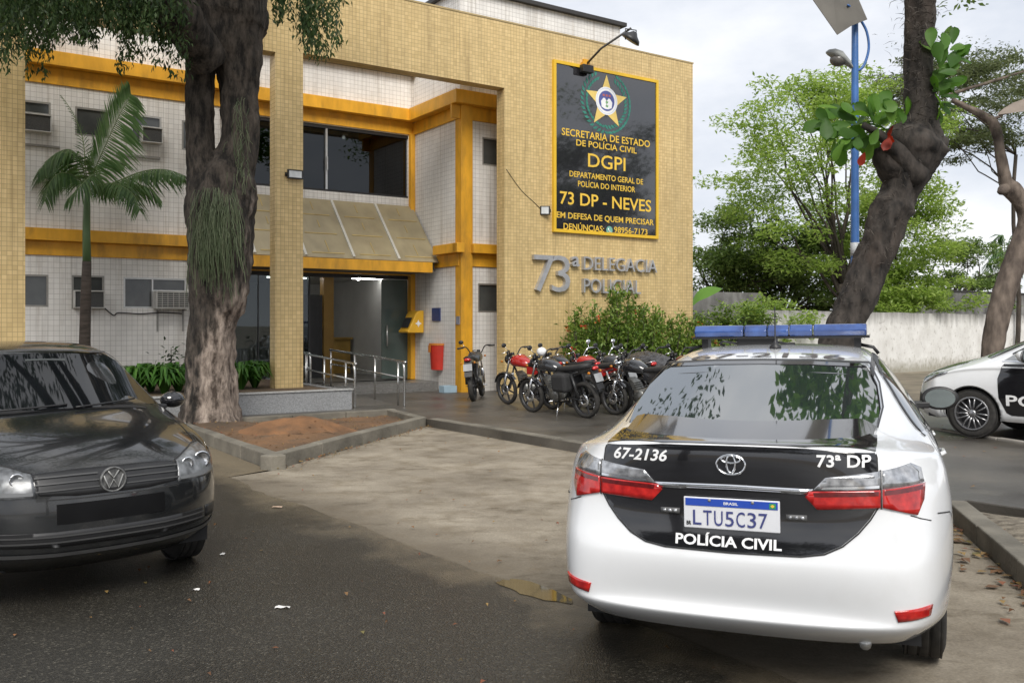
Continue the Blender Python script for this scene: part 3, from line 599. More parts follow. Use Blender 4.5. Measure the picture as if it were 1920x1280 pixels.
MB().tube([(7.625-O_[0], -.06, 3.845-O_[1]), (7.635-O_[0], -.06, 3.80-O_[1]), (7.665-O_[0], -.06, 3.765-O_[1]), (7.70-O_[0], -.06, 3.76-O_[1])], .014, 5).build('handset', WHT, wa)
# metal letters
LT = sthing('wall_lettering', 'raised grey metal letters reading 73ª DELEGACIA POLICIAL below the black sign', 'lettering', 0, 0, 0)
LM = mat('brushed_letter_metal', (.52,.52,.53), .40, .12, 6, metal=.6)
def raised(name, vs, fs):
    bm = bmesh.new(); V = [bm.verts.new((a, -.10, b)) for a, b in vs]
    for f in fs:
        try: bm.faces.new([V[i] for i in f])
        except ValueError: pass
    r = bmesh.ops.extrude_face_region(bm, geom=bm.faces[:]); bmesh.ops.translate(bm, verts=[v for v in r['geom'] if isinstance(v, bmesh.types.BMVert)], vec=(0, .098, 0))
    bmesh.ops.recalc_face_normals(bm, faces=bm.faces); me = bpy.data.meshes.new(name); bm.to_mesh(me); bm.free(); me.materials.append(LM); return link(name, me, LT)
def word(s, x0, x1, z0, h, **k):
    """each letter of a word is a mesh of its own"""
    vs, fs = fit_text(s, x0, x1, z0, h, **k); par = list(range(len(vs)))
    def root(i):
        while par[i] != i: i = par[i]
        return i
    for f in fs:
        for i in f[1:]: par[root(i)] = root(f[0])
    grp = {}
    for f in fs: grp.setdefault(root(f[0]), []).append(f)
    for g in grp.values():
        ids = sorted({i for f in g for i in f}); mp = {i: k for k, i in enumerate(ids)}
        raised('letter', [vs[i] for i in ids], [[mp[i] for i in f] for f in g])
word('7', 5.50, 6.06, 2.345, .80, bold=-.004); word('3', 5.98, 6.49, 2.345, .80, bold=-.004); word('ª', 6.54, 6.76, 2.92, .23, bold=.004, bbox=True)
word('DELEGACIA', 6.88, 9.12, 2.86, .30, bold=-.002); word('POLICIAL', 6.88, 8.60, 2.34, .32, bold=-.002)
# flood lamps
def flood(label, t, n, z, w_, h, tilt=0, yaw=0, lit=True):
    o = sthing('floodlight', label, 'floodlight', t, n, z, yaw, 'floodlights on the yellow tiled front')
    o.rotation_euler.x = 0
    MB().box(-w_/2, w_/2, -.09, -.05, 0, h).build('housing', BLK, o, bevel=.008)
    MB().box(-w_/2+.03, w_/2-.03, -.094, -.0905, .025, h-.025).build('lens', mat('floodlight_lens', (.62,.64,.64), .15, .15, 8, spec=.6), o)
    b = MB(); b.box(-w_/2-.02, w_/2+.02, -.012, -.001, h*.3, h*.7); b.box(-w_/2-.02, -w_/2-.008, -.07, -.012, h*.4, h*.6); b.box(w_/2+.008, w_/2+.02, -.07, -.012, h*.4, h*.6); b.build('bracket', BLK, o)
    return o
flood('small black LED floodlight on the slim yellow pillar between the two bays', .10, 0, 4.31, .30, .17)
flood('small floodlight with pale lens low at the edge of the black sign', 5.86, 0, 4.03, .22, .20, yaw=R(-35))
o = sthing('floodlight', 'black bell shaped floodlight hanging from a long arm above the sign', 'floodlight', 7.0, 0, 7.55, 0, 'floodlights on the yellow tiled front')
MB().tube([(0,-.004,-.02),(.17,-.35,.30),(.45,-1.05,.62)], .026, 8).build('arm', mat('arm_dark_steel', (.05,.045,.04), .5, .2), o)
MB().box(-.09, .09, -.05, -.003, -.10, .10).build('wall_plate', YP, o)
b = MB(); b.tube([(.33,-1.0,.36),(.33,-1.0,.60),(.60,-1.05,.60),(.60,-1.05,.34)], .014, 6); b.build('yoke', BLK, o)
hd = MB().lathe([(.05,.16),(.10,.10),(.20,.03),(.235,-.04),(.22,-.05)], (0,0,0), 'Z', 20).build('lamp_head', BLK, o); hd.location = (.47,-1.03,.40); hd.rotation_euler = (R(28), R(22), 0)
o = sthing('floodlight', 'small black box floodlight on the top edge of the sign frame', 'floodlight', 6.90, -.08, 7.30, 0, 'floodlights on the yellow tiled front')
MB().box(-.15, .15, -.16, -.02, 0, .17).build('housing', BLK, o, bevel=.01); MB().box(-.05, .05, -.02, .07, .10, .26).build('bracket', YP, o)
wc = MB().tube(crom([(4.83,-.006,4.95),(5.2,-.006,4.55),(5.55,-.006,4.30),(5.75,-.01,4.15)], 4), .007, 4).build('lamp_cable', BLK); wc.location = BO; wc.rotation_euler = (0,0,ANG); tag(wc, 'thin wire running diagonally over yellow tiles to the small floodlight by the sign', 'cable')
# phone, bin, plaques on the block's side wall (x = 4.32, facing -x)
ph = sthing('wall_telephone', 'yellow hooded police telephone fixed to the post beside the glass door', 'telephone', 4.31, 2.95, 1.42)
hm = mat('phone_yellow', (.75,.42,.03), .35, .08, 4)
b = MB(); b.prism([(-.02,0),(-.44,0),(-.46,.04),(-.40,.10),(-.24,.44),(-.16,.52),(-.02,.53)], -.24, .24, lambda p, q, d: (p, d, q)); b.build('hood', hm, ph, bevel=.02)
b = MB(); b.prism([(-.405,.13),(-.30,.36),(-.29,.355),(-.395,.125)], -.17, .17, lambda p, q, d: (p-.012, d, q)); b.build('keypad_panel', BLK, ph)
b = MB().prism([(.09*math.cos(2*math.pi*k/8)*(1 if k % 2 == 0 else .45), .09*math.sin(2*math.pi*k/8)*(1 if k % 2 == 0 else .45)) for k in range(8)], -.246, -.242, lambda p, q, d: (p-.17, d, q+.22)); b.build('logo', WHT, ph)
bn = sthing('litter_bin', 'red plastic litter bin with orange rim hung on the white side wall', 'litter bin', 4.31, 2.02, .58)
b = MB(); b.prism([(.20*math.cos(a), .24*math.sin(a)) for a in np.linspace(R(90), R(270), 14)], 0, .56, lambda p, q, d: (p*(.82+.18*d/.56)-.01, q*(.82+.18*d/.56), d)); b.build('body', mat('red_plastic', (.55,.035,.02), .45, .15, 3), bn)
b = MB(); b.prism([(.215*math.cos(a), .255*math.sin(a)) for a in np.linspace(R(90), R(270), 14)], .56, .605, lambda p, q, d: (p-.01, q, d)); b.build('rim', mat('orange_rim', (.60,.20,.03), .45, .1), bn)
b = MB().box(-.245, -.235, -.03, .07, .40, .56); b.build('lid_latch', mat('orange_rim', (.6,.2,.03)), bn)
pq = MB().box(-.025, 0, -.19, .19, 0, .30).build('wall_plaque', mat('plaque_blue', (.03,.05,.16), .4, .15, 4)); pq.location = bpt(4.315, 2.14, 1.70); pq.rotation_euler = (0,0,ANG); tag(pq, 'small dark blue plaque on the white wall above the red bin', 'plaque')
p2 = MB().box(-.02, 0, -.075, .075, 0, .18).build('column_notice', mat('notice_grey', (.25,.25,.28), .5, .2, 9)); p2.location = bpt(4.304, 1.13, 1.62); p2.rotation_euler = (0,0,ANG); tag(p2, 'small grey notice fixed to the yellow corner column', 'notice')
bk = MB(); bk.box(-.16, .16, -.12, .12, 0, .02); bk.box(-.16, .16, -.12, -.11, .02, .15); bk.box(-.16, .16, .11, .12, .02, .15); bk.box(-.16, -.15, -.11, .11, .02, .15); bk.box(.15, .16, -.11, .11, .02, .15)
bo = bk.build('plastic_tub', mat('pale_blue_plastic', (.35,.47,.55), .5, .1), bevel=.006); bo.location = bpt(4.05, 1.15, .121); bo.rotation_euler = (0,0,ANG); tag(bo, 'pale blue plastic tub on the ground below the entrance step', 'tub')
# ------------------------------------------------------------------ car bodies
def cage_mesh(A, T, F, wS, fS, zb, sub=3, arches=()):
    """half car from three tables (rear rows A, top stations T, front rows F; five points each from the centre line
    out), sides filled between; mirrored and smoothed. Returns a bmesh."""
    n = len(A); top = [A[-1]]+T+[F[-1]]
    bm = bmesh.new(); V = {}
    def vert(p):
        k = tuple(round(c, 4) for c in p)
        if k not in V: V[k] = bm.verts.new(k)
        return V[k]
    def quadgrid(G, flip):
        for i in range(len(G)-1):
            for j in range(len(G[0])-1):
                q = [G[i][j], G[i+1][j], G[i+1][j+1], G[i][j+1]]
                u = []
                for v in (q[::-1] if flip else q):
                    if v not in u: u.append(v)
                if len(u) > 2:
                    try: bm.faces.new(u)
                    except ValueError: pass
    xa, xf = A[-1][4][0], F[-1][4][0]
    for sgn in (1, -1):
        m = lambda p: vert((p[0], p[1]*sgn if abs(p[1]) > 1e-6 else 0.0, p[2]))
        quadgrid([[m(p) for p in r] for r in A], sgn > 0)
        quadgrid([[m(p) for p in r] for r in top], sgn > 0)
        quadgrid([[m(p) for p in r] for r in F], sgn < 0)
        cols = []
        for j, st in enumerate(top):
            if j == 0: cols.append([m(r[4]) for r in A]); continue
            if j == len(top)-1: cols.append([m(r[4]) for r in F]); continue
            x, yb, zt = st[4]; f = (x-xa)/(xf-xa); c = []
            za0, zf0 = A[0][4][2], F[0][4][2]
            for k in range(n-1):
                fa = (A[k][4][2]-za0)/(A[-1][4][2]-za0); ff = (F[k][4][2]-zf0)/(F[-1][4][2]-zf0); fr = fa+(ff-fa)*f
                z0 = zb(x); c.append(m((x, wS(x)*fS[k], z0+(zt-z0)*fr)))
            c.append(m(st[4])); cols.append(c)
        quadgrid(cols, sgn < 0)
    me = bpy.data.meshes.new('cage'); bm.to_mesh(me); bm.free()
    o = bpy.data.objects.new('cage', me); COL.objects.link(o)
    md = o.modifiers.new('s', 'SUBSURF'); md.levels = sub; md.render_levels = sub
    dg = bpy.context.evaluated_depsgraph_get(); me2 = bpy.data.meshes.new_from_object(o.evaluated_get(dg))
    bpy.data.objects.remove(o); bpy.data.meshes.remove(me)
    bm = bmesh.new(); bm.from_mesh(me2); bpy.data.meshes.remove(me2)
    bmesh.ops.recalc_face_normals(bm, faces=bm.faces)
    return bm
def cut_arches(bm, arches, y_in=.5):
    for (cx, cz, r) in arches:
        def d(v): return math.hypot(v.co.x-cx, v.co.z-cz)
        kill = [f for f in bm.faces if abs(f.calc_center_median().y) > y_in and math.hypot(f.calc_center_median().x-cx, f.calc_center_median().z-cz) < r]
        bmesh.ops.delete(bm, geom=kill, context='FACES')
        rim = set()
        for e in bm.edges:
            if e.is_boundary:
                for v in e.verts:
                    if abs(v.co.y) > y_in and r-.075 < d(v) < r+.075: rim.add(v)
        for v in rim:
            k = r/d(v); v.co.x = cx+(v.co.x-cx)*k; v.co.z = cz+(v.co.z-cz)*k
    loose = [v for v in bm.verts if not v.link_faces]; bmesh.ops.delete(bm, geom=loose, context='VERTS')
class Car:
    def __init__(s, root, bm, body_mat, name='body'):
        s.root = root
        s.tree = BVHTree.FromBMesh(bm)
        s.full = None
        s.name = name
    def ray(s, o, d):
        h = s.tree.ray_cast(Vector(o), Vector(d))
        if h[0] is None:
            h = s.tree.find_nearest(Vector(o)+Vector(d)*1.8)
        return h[0], h[1]
    def proj(s, side, p, q):
        if side == 'rear': return s.ray((-1.5, p, q), (1, 0, 0))
        if side == 'front': return s.ray((6.5, p, q), (-1, 0, 0))
        if side == 'left': return s.ray((p, 2.2, q), (0, -1, 0))
        if side == 'right': return s.ray((p, -2.2, q), (0, 1, 0))
        if side == 'top': return s.ray((p, q, 3.2), (0, 0, -1))
    def out_dir(s, side): return {'rear': Vector((-1,0,0)), 'front': Vector((1,0,0)), 'left': Vector((0,1,0)), 'right': Vector((0,-1,0)), 'top': Vector((0,0,1))}[side]
    def patch(s, name, side, poly, m, off=.003, th=0, step=.035, parent=None, faces=None, sm=True, label=None, fit=0):
        bm = bmesh.new(); vs = [bm.verts.new((p[0], p[1], 0)) for p in poly]
        if faces is None: bm.faces.new(vs)
        else:
            for f in faces:
                try: bm.faces.new([vs[i] for i in f])
                except ValueError: pass
        xs = [p[0] for p in poly]; ys = [p[1] for p in poly]
        for ax, lo, hi in ((0, min(xs), max(xs)), (1, min(ys), max(ys))):
            k = lo+step
            while k < hi-1e-4:
                bmesh.ops.bisect_plane(bm, geom=bm.verts[:]+bm.edges[:]+bm.faces[:], plane_co=(k, 0, 0) if ax == 0 else (0, k, 0), plane_no=(1, 0, 0) if ax == 0 else (0, 1, 0)); k += step
        od = s.out_dir(side); hits = []
        if fit:                                                     # smooth polynomial through the body under the pane
            G = []; ax = {'rear': 0, 'front': 0, 'left': 1, 'right': 1, 'top': 2}[side]
            from mathutils.geometry import intersect_point_tri_2d
            for a in np.linspace(min(xs), max(xs), 26):
                for b in np.linspace(min(ys), max(ys), 18):
                    ins = False; k = len(poly)-1
                    for i in range(len(poly)):
                        (x1, y1), (x2, y2) = poly[i], poly[k]
                        if (y1 > b) != (y2 > b) and a < (x2-x1)*(b-y1)/(y2-y1)+x1: ins = not ins
                        k = i
                    if ins: G.append((a, b, s.proj(side, a, b)[0][ax]))
            G = np.array(G); mx_, my_ = G[:,0].mean(), G[:,1].mean()
            def terms(a, b): return np.stack([((a-mx_)**i)*((b-my_)**j) for i in range(fit+1) for j in range(fit+1-i)], -1)
            cf = np.linalg.lstsq(terms(G[:,0], G[:,1]), G[:,2], rcond=None)[0]
            for v in bm.verts:
                d_ = float(terms(np.array(v.co.x), np.array(v.co.y))@cf)+off*sum(od)
                v.co = {0: Vector((d_, v.co.x, v.co.y)), 1: Vector((v.co.x, d_, v.co.y)), 2: Vector((v.co.x, v.co.y, d_))}[ax]
            def fit_normal(co):
                a, b = {0: (co.y, co.z), 1: (co.x, co.z), 2: (co.x, co.y)}[ax]; e = .002; F_ = lambda p, q: float(terms(np.array(p), np.array(q))@cf)
                ga = (F_(a+e, b)-F_(a-e, b))/(2*e); gb = (F_(a, b+e)-F_(a, b-e))/(2*e)
                n = {0: Vector((1, -ga, -gb)), 1: Vector((-ga, 1, -gb)), 2: Vector((-ga, -gb, 1))}[ax].normalized(); return n if n.dot(od) > 0 else -n
        for v in (bm.verts if not fit else []):
            h, n = s.proj(side, v.co.x, v.co.y)
            if n.dot(od) < 0: n = -n
            v.co = h+n*off; hits.append(n)
        bmesh.ops.triangulate(bm, faces=[f for f in bm.faces if len(f.verts) > 4])
        bmesh.ops.recalc_face_normals(bm, faces=bm.faces)
        if bm.faces:
            if sum(f.normal.dot(od)*f.calc_area() for f in bm.faces) < 0: bmesh.ops.reverse_faces(bm, faces=bm.faces)
        for f in bm.faces: f.smooth = sm
        if th:
            bm.normal_update()
            bmesh.ops.solidify(bm, geom=bm.faces[:], thickness=th)
        me = bpy.data.meshes.new(name); bm.to_mesh(me); bm.free(); me.materials.append(m)
        if fit: me.normals_split_custom_set_from_vertices([fit_normal(v.co) for v in me.vertices])
        return link(name, me, parent or s.root, label)
    def line(s, name, side, pts, wd, m, off=.002, parent=None):
        """thin strip (panel gap or trim) along a polyline on the body"""
        P = []
        for a, b in zip(pts[:-1], pts[1:]):
            k = max(1, int(math.hypot(b[0]-a[0], b[1]-a[1])/.03))
            P += [(a[0]+(b[0]-a[0])*i/k, a[1]+(b[1]-a[1])*i/k) for i in range(k)]
        P.append(pts[-1]); vs = []; mb = MB()
        for i, p in enumerate(P):
            a = P[max(i-1, 0)]; b = P[min(i+1, len(P)-1)]; d = Vector((b[0]-a[0], b[1]-a[1])).normalized()
            for sg in (-1, 1):
                h, n = s.proj(side, p[0]-d.y*sg*wd/2, p[1]+d.x*sg*wd/2)
                if n.dot(s.out_dir(side)) < 0: n = -n
                vs.append(h+n*off)
        mb.add(vs, [(2*i, 2*i+2, 2*i+3, 2*i+1) for i in range(len(P)-1)], True)
        return mb.build(name, m, parent or s.root)
    def text(s, name, side, st, x0, x1, z0, h, m, flip=False, parent=None, off=.004, **k):
        vs, fs = fit_text(st, x0, x1, z0, h, **k)
        if flip: vs = [(x0+x1-a, b) for a, b in vs]; fs = [f[::-1] for f in fs]
        return s.patch(name, side, vs, m, off, 0, .06, parent, fs)
def finish_body(bm, m, root, name='body', label=None):
    for f in bm.faces: f.smooth = True
    r = bmesh.ops.solidify(bm, geom=bm.faces[:], thickness=.012)
    me = bpy.data.meshes.new(name); bm.to_mesh(me); bm.free(); me.materials.append(m); return link(name, me, root, label)
RIM = mat('alloy_grey', (.33,.33,.34), .3, .1, 8, metal=.85)
RIMD = mat('alloy_dark', (.03,.03,.032), .45, .2, 8)
def wheel(root, x, y, r, side, wid=.205, spokes=14, rimr=.215, m=None, name='wheel'):
    """tyre with tread grooves, rim with spokes; side = +1 left, -1 right"""
    h = wid/2; pr = [(rimr+.005, -h+.02), (r-.05, -h+.006), (r-.022, -h+.018), (r-.006, -h+.04)]
    for k in (-.5, -.17, .17, .5): pr += [(r, k*wid*.72-.012), (r, k*wid*.72-.006), (r-.009, k*wid*.72-.005), (r-.009, k*wid*.72+.005), (r, k*wid*.72+.006)]
    pr += [(r-.006, h-.04), (r-.022, h-.018), (r-.05, h-.006), (rimr+.005, h-.02)]
    o = MB().lathe(pr, (0,0,0), 'Y', 48, cap=False).build(name, RUB, root); o.location = (x, y, r)
    rb = MB().lathe([(rimr+.008, -h+.015), (rimr, -.02), (rimr-.02, .01), (rimr-.006, h-.03), (rimr+.010, h-.014), (rimr+.006, h-.006), (rimr-.012, h-.012)], (0,0,0), 'Y', 40, cap=False)
    for k in range(spokes):
        a = 2*math.pi*k/spokes; tw = .012 if k % 2 else -.012
        c, s_ = math.cos(a), math.sin(a); c2, s2 = math.cos(a+tw*4), math.sin(a+tw*4)
        rb.tube([(.045*c, h-.035, .045*s_), (.12*c, h-.028, .12*s_), ((rimr-.008)*c2, h-.022, (rimr-.008)*s2)], [.016, .011, .010], 6)
    rb.lathe([(.0005, h-.012), (.032, h-.014), (.052, h-.022), (.058, h-.05)], (0,0,0), 'Y', 20, cap=False)
    rim = rb.build('rim', m or RIM, o)
    MB().lathe([(.002, .005), (rimr-.02, .005)], (0,0,0), 'Y', 30, cap=False).build('brake_disc', RIMD, o)
    if side < 0: o.rotation_euler = (0, 0, math.pi)
    return o
def arch_liner(root, x, r, yo):
    m = MB()
    for sg in (1, -1):
        n = 20; vs = []
        for k in range(n+1):
            a = .1+(math.pi-.2)*k/n
            for y in (yo, yo-.32): vs.append((x+r*math.cos(a), sg*y, .315+r*math.sin(a)))
        m.add(vs, [(2*k, 2*k+1, 2*k+3, 2*k+2) for k in range(n)], True)
    return m.build('wheel_arch', BLK, root)
PAINTW = mat('white_car_paint', (.78,.79,.80), .22, .02, 1.5, coat=1.0, dirt=.12, dirtcol=(.5,.47,.42), dscale=3)
PAINTK = mat('black_car_paint', (.012,.012,.014), .10, .15, 1.5, coat=1.0)
SEAM = mat('panel_gap', (.02,.02,.02), .8, .1)
REDL = mat('tail_light_red', (.42,.006,.008), .08, .25, 30, coat=1, tint=(.60,.02,.015))
REDD = mat('tail_light_dark_red', (.12,.003,.004), .1, .3, 60, coat=1)
CLRL = mat('lamp_clear_lens', (.28,.285,.30), .10, .4, 26, metal=.6, coat=1, tint=(.60,.61,.63))
CARGL, cgt, cgb = newmat('tinted_car_glass'); setp(cgb, base=(.022,.030,.030), rough=.015, ior=2.7, spec=.75, coat=.6)
n_ = N('ShaderNodeTexNoise', cgt); n_.inputs['Scale'].default_value = 2; r_ = N('ShaderNodeValToRGB', cgt); r_.color_ramp.elements[0].color = (.020,.027,.027,1); r_.color_ramp.elements[1].color = (.032,.042,.041,1); cgt.links.new(n_.outputs[0], r_.inputs[0]); cgt.links.new(r_.outputs[0], cgb.inputs[0])
BLUEL = mat('blue_beacon_plastic', (.018,.05,.20), .15, .25, 9, coat=1, tint=(.04,.10,.32))
# ------------------------------------------------------------------ white police sedan
def sedan_tables():
    A = [[(.20,0,.26),(.20,.30,.26),(.22,.58,.27),(.28,.70,.28),(.52,.80,.28)],
         [(.075,0,.325),(.08,.30,.325),(.095,.58,.335),(.15,.735,.345),(.50,.845,.33)],
         [(.008,0,.376),(.014,.32,.376),(.05,.60,.378),(.115,.765,.385),(.49,.862,.38)],
         [(.012,0,.394),(.018,.33,.394),(.052,.61,.396),(.112,.770,.402),(.49,.865,.40)],
         [(.066,0,.404),(.070,.34,.406),(.060,.62,.412),(.105,.778,.42),(.49,.868,.42)],
         [(.026,0,.50),(.032,.32,.50),(.042,.61,.52),(.10,.785,.52),(.49,.885,.54)],
         [(.0,0,.625),(.008,.32,.625),(.035,.60,.63),(.10,.780,.65),(.49,.888,.66)],
         [(.026,0,.668),(.034,.32,.672),(.066,.58,.69),(.125,.765,.74),(.49,.886,.78)],
         [(.060,0,.80),(.066,.32,.80),(.088,.58,.81),(.155,.748,.86),(.49,.878,.88)],
         [(.050,0,.94),(.056,.32,.94),(.090,.58,.94),(.175,.735,.95),(.50,.860,.96)],
         [(.052,0,1.072),(.058,.30,1.071),(.095,.55,1.066),(.235,.700,1.030),(.53,.838,1.01)],
         [(.058,0,1.104),(.064,.30,1.103),(.102,.54,1.096),(.25,.690,1.052),(.54,.825,1.035)]]
    T = [[(.085,0,1.114),(.09,.30,1.113),(.13,.53,1.106),(.30,.67,1.075),(.68,.836,1.036)],
         [(.44,0,1.128),(.45,.30,1.127),(.49,.51,1.122),(.58,.62,1.125),(.98,.852,1.03)],
         [(.80,0,1.278),(.81,.29,1.272),(.84,.48,1.256),(.90,.605,1.235),(1.26,.866,1.02)],
         [(1.16,0,1.410),(1.17,.28,1.404),(1.19,.46,1.388),(1.22,.585,1.365),(1.56,.876,1.012)],
         [(1.60,0,1.478),(1.60,.28,1.472),(1.60,.46,1.458),(1.60,.578,1.432),(1.86,.880,1.0)],
         [(2.15,0,1.502),(2.15,.28,1.497),(2.15,.46,1.484),(2.15,.580,1.455),(2.30,.883,.985)],
         [(2.62,0,1.488),(2.62,.28,1.483),(2.60,.46,1.470),(2.58,.580,1.442),(2.70,.884,.972)],
         [(2.92,0,1.44),(2.91,.28,1.436),(2.86,.45,1.425),(2.80,.580,1.400),(3.00,.884,.962)],
         [(3.36,0,1.25),(3.34,.30,1.245),(3.26,.49,1.232),(3.16,.640,1.195),(3.28,.882,.955)],
         [(3.80,0,1.045),(3.77,.32,1.04),(3.68,.55,1.02),(3.52,.735,1.00),(3.56,.874,.945)],
         [(4.14,0,.975),(4.11,.32,.97),(4.02,.56,.955),(3.88,.745,.935),(3.88,.862,.905)],
         [(4.44,0,.86),(4.41,.32,.858),(4.30,.55,.845),(4.14,.725,.835),(4.12,.845,.83)]]
    F = [[(4.42,0,.20),(4.40,.30,.20),(4.32,.55,.21),(4.20,.70,.22),(4.10,.80,.24)],
         [(4.56,0,.23),(4.54,.32,.23),(4.44,.58,.24),(4.28,.745,.26),(4.12,.835,.28)],
         [(4.605,0,.31),(4.59,.33,.31),(4.49,.60,.32),(4.32,.775,.33),(4.14,.855,.35)],
         [(4.608,0,.34),(4.592,.33,.34),(4.492,.602,.35),(4.322,.778,.36),(4.143,.858,.375)],
         [(4.612,0,.37),(4.595,.33,.37),(4.495,.605,.38),(4.325,.78,.39),(4.145,.86,.40)],
         [(4.615,0,.44),(4.60,.33,.44),(4.50,.61,.45),(4.33,.785,.46),(4.15,.864,.47)],
         [(4.605,0,.52),(4.59,.33,.52),(4.49,.61,.53),(4.33,.785,.54),(4.16,.866,.54)],
         [(4.60,0,.60),(4.58,.33,.60),(4.48,.60,.61),(4.33,.778,.61),(4.17,.862,.61)],
         [(4.60,0,.66),(4.57,.33,.66),(4.47,.59,.665),(4.32,.765,.67),(4.18,.855,.67)],
         [(4.585,0,.71),(4.555,.33,.71),(4.455,.585,.715),(4.31,.76,.72),(4.185,.851,.72)],
         [(4.565,0,.75),(4.535,.325,.75),(4.43,.57,.75),(4.29,.745,.755),(4.19,.844,.755)],
         [(4.54,0,.785),(4.51,.32,.785),(4.40,.56,.785),(4.27,.735,.785),(4.19,.838,.785)]]
    fS = [.90,.955,.970,.974,.977,.995,1.0,1.0,.992,.978,.962]
    return A, T, F, fS
def police_sedan(label, loc, rz, roll=0, plate=True, name='police_car'):
    t = thing(name, label, 'car', loc, 0, 'white and black police cars')
    t.rotation_euler = Matrix.Rotation(rz, 3, 'Z').to_euler() if not roll else (Matrix.Rotation(rz, 3, 'Z')@Matrix.Rotation(roll, 3, 'X')).to_euler()
    A, T, F, fS = sedan_tables()
    bm = cage_mesh(A, T, F, lambda x: .888 if x < 3.3 else .888-.03*((x-3.3)/.85)**2, fS, lambda x: .24+.0*x, 3)
    fine = cage_mesh(A, T, F, lambda x: .888 if x < 3.3 else .888-.03*((x-3.3)/.85)**2, fS, lambda x: .24+.0*x, 5)
    car = Car(t, fine, PAINTW); fine.free()
    cut_arches(bm, [(.99,.325,.355),(3.68,.325,.355)])
    rw = [(.572,1.138),(.30,1.136),(0,1.135),(-.30,1.136),(-.572,1.138),(-.590,1.20),(-.575,1.30),(-.530,1.370),(-.50,1.385),(-.25,1.400),(0,1.404),(.25,1.400),(.50,1.385),(.530,1.370),(.575,1.30),(.590,1.20)]
    def in_poly(P, a, b):
        ins = False; k = len(P)-1
        for i in range(len(P)):
            (x1, y1), (x2, y2) = P[i], P[k]
            if (y1 > b) != (y2 > b) and a < (x2-x1)*(b-y1)/(y2-y1)+x1: ins = not ins
            k = i
        return ins
    rin = [(a*.915, 1.265+(b-1.265)*.86) for a, b in rw]            # opening in the shell behind the rear glass
    bmesh.ops.delete(bm, geom=[f for f in bm.faces if f.calc_center_median().x < 1.5 and in_poly(rin, f.calc_center_median().y, f.calc_center_median().z)], context='FACES')
    finish_body(bm, PAINTW, t)
    MB().box(.35, 4.3, -.74, .74, .24, .42).build('underbody', BLK, t)
    arch_liner(t, .99, .352, .862); arch_liner(t, 3.68, .352, .862)
    for x in (.99, 3.68):
        for sg in (1, -1): wheel(t, x, sg*.765, .322, sg)
    # black rear: boot lid and number plate recess
    bl = [(.568,1.080),(.572,1.066),(.575,.99),(.575,.87),(.545,.82),(.50,.765),(.44,.712),(.37,.678),(.28,.664),(0,.660)]
    rear = [(0,1.100),(.3,1.098)]+bl+[(-a, b) for a, b in bl[-2::-1]]+[(-.3,1.098)]
    lid = car.patch('boot_lid', 'rear', rear, PAINTK, .0045, 0, .02, label='black boot lid with white lettering')
    car.patch('boot_deck', 'top', [(.16,.572),(.30,.578),(.455,.578),(.435,.50),(.425,.25),(.42,0),(.425,-.25),(.435,-.50),(.455,-.578),(.30,-.578),(.16,-.572),(.078,-.3),(.072,0),(.078,.3)], PAINTK, .0045, 0, .02, lid)
    car.patch('chrome_strip', 'rear', [(.335,.935),(0,.940),(-.335,.935),(-.30,.913),(0,.917),(.30,.913)], CHR, .010, .010, .03, lid)
    W = lambda s, a, b, z, h, **k: car.text('lettering', 'rear', s, a, b, z, h, WHT, True, lid, .0055, **k)
    W('67-2136', .275, .525, 1.027, .046, bold=.022, shear=.25); W('73ª DP', -.553, -.345, 1.028, .046, bold=.022); W('POLÍCIA CIVIL', -.205, .238, .678, .040, bold=.026)
    car.line('panel_gap', 'rear', [(a*1.006, b-.004) for a, b in bl]+[(-a*1.006, b-.004) for a, b in bl[-2::-1]], .006, SEAM, .004)
    for sg in (1, -1): car.line('panel_gap', 'left' if sg > 0 else 'right', [(.30,.82),(.46,.80),(.60,.70)], .005, SEAM, .003)
    # round maker's badge: three ellipses
    bd = MB()
    for rx, rz_, cx, cz in ((.060,.042,0,0),(.018,.038,0,.003),(.040,.015,0,.022)):
        P = []
        for k in range(25):
            a = 2*math.pi*k/24; h, n_ = car.proj('rear', cx+rx*math.cos(a), 1.024+cz+rz_*math.sin(a)); P.append(h-Vector((.010,0,0)))
        bd.tube(P, .0052, 6, cap=False)
    bd.build('badge', CHR, lid)
    for sg in (1, -1):
        q = [(sg*a, b) for a, b in [(.222,.826),(.305,.826),(.305,.803),(.222,.803)]]
        lm = car.patch('strobe_light', 'rear', q, mat('strobe_housing', (.10,.10,.10), .4, .2), .012, .010, .03, lid)
        for k in range(3):
            p, n_ = car.proj('rear', sg*(.240+.024*k), .8145); MB().ball((p.x-.013, p.y, p.z), (.004,.009,.008), 8, 5).build('led', CLRL, lm)
    # tail lamps, in two pieces each side of the boot shut line
    for sg in (1, -1):
        S_ = lambda P: [(sg*a, b) for a, b in P]
        tl = car.patch('tail_light', 'rear', S_([(.595,.938),(.755,.950),(.748,.89),(.722,.832),(.66,.850),(.595,.866)]), REDL, .010, .012, .025)
        car.patch('clear_lens', 'rear', S_([(.595,.941),(.752,.953),(.742,1.005),(.70,1.028),(.64,1.018),(.595,1.012)]), CLRL, .009, .010, .025, tl)
        car.patch('dark_band', 'rear', S_([(.60,.916),(.742,.928),(.742,.944),(.60,.933)]), REDD, .0125, 0, .02, tl)
        ti = car.patch('tail_light', 'rear', S_([(.318,.926),(.585,.937),(.585,.866),(.345,.852),(.298,.903)]), REDL, .012, .014, .025, lid)
        car.patch('clear_lens', 'rear', S_([(.330,.932),(.378,.984),(.585,1.010),(.585,.940)]), CLRL, .012, .013, .025, ti)
        car.patch('dark_band', 'rear', S_([(.335,.905),(.578,.915),(.578,.931),(.330,.922)]), REDD, .0145, 0, .02, ti)
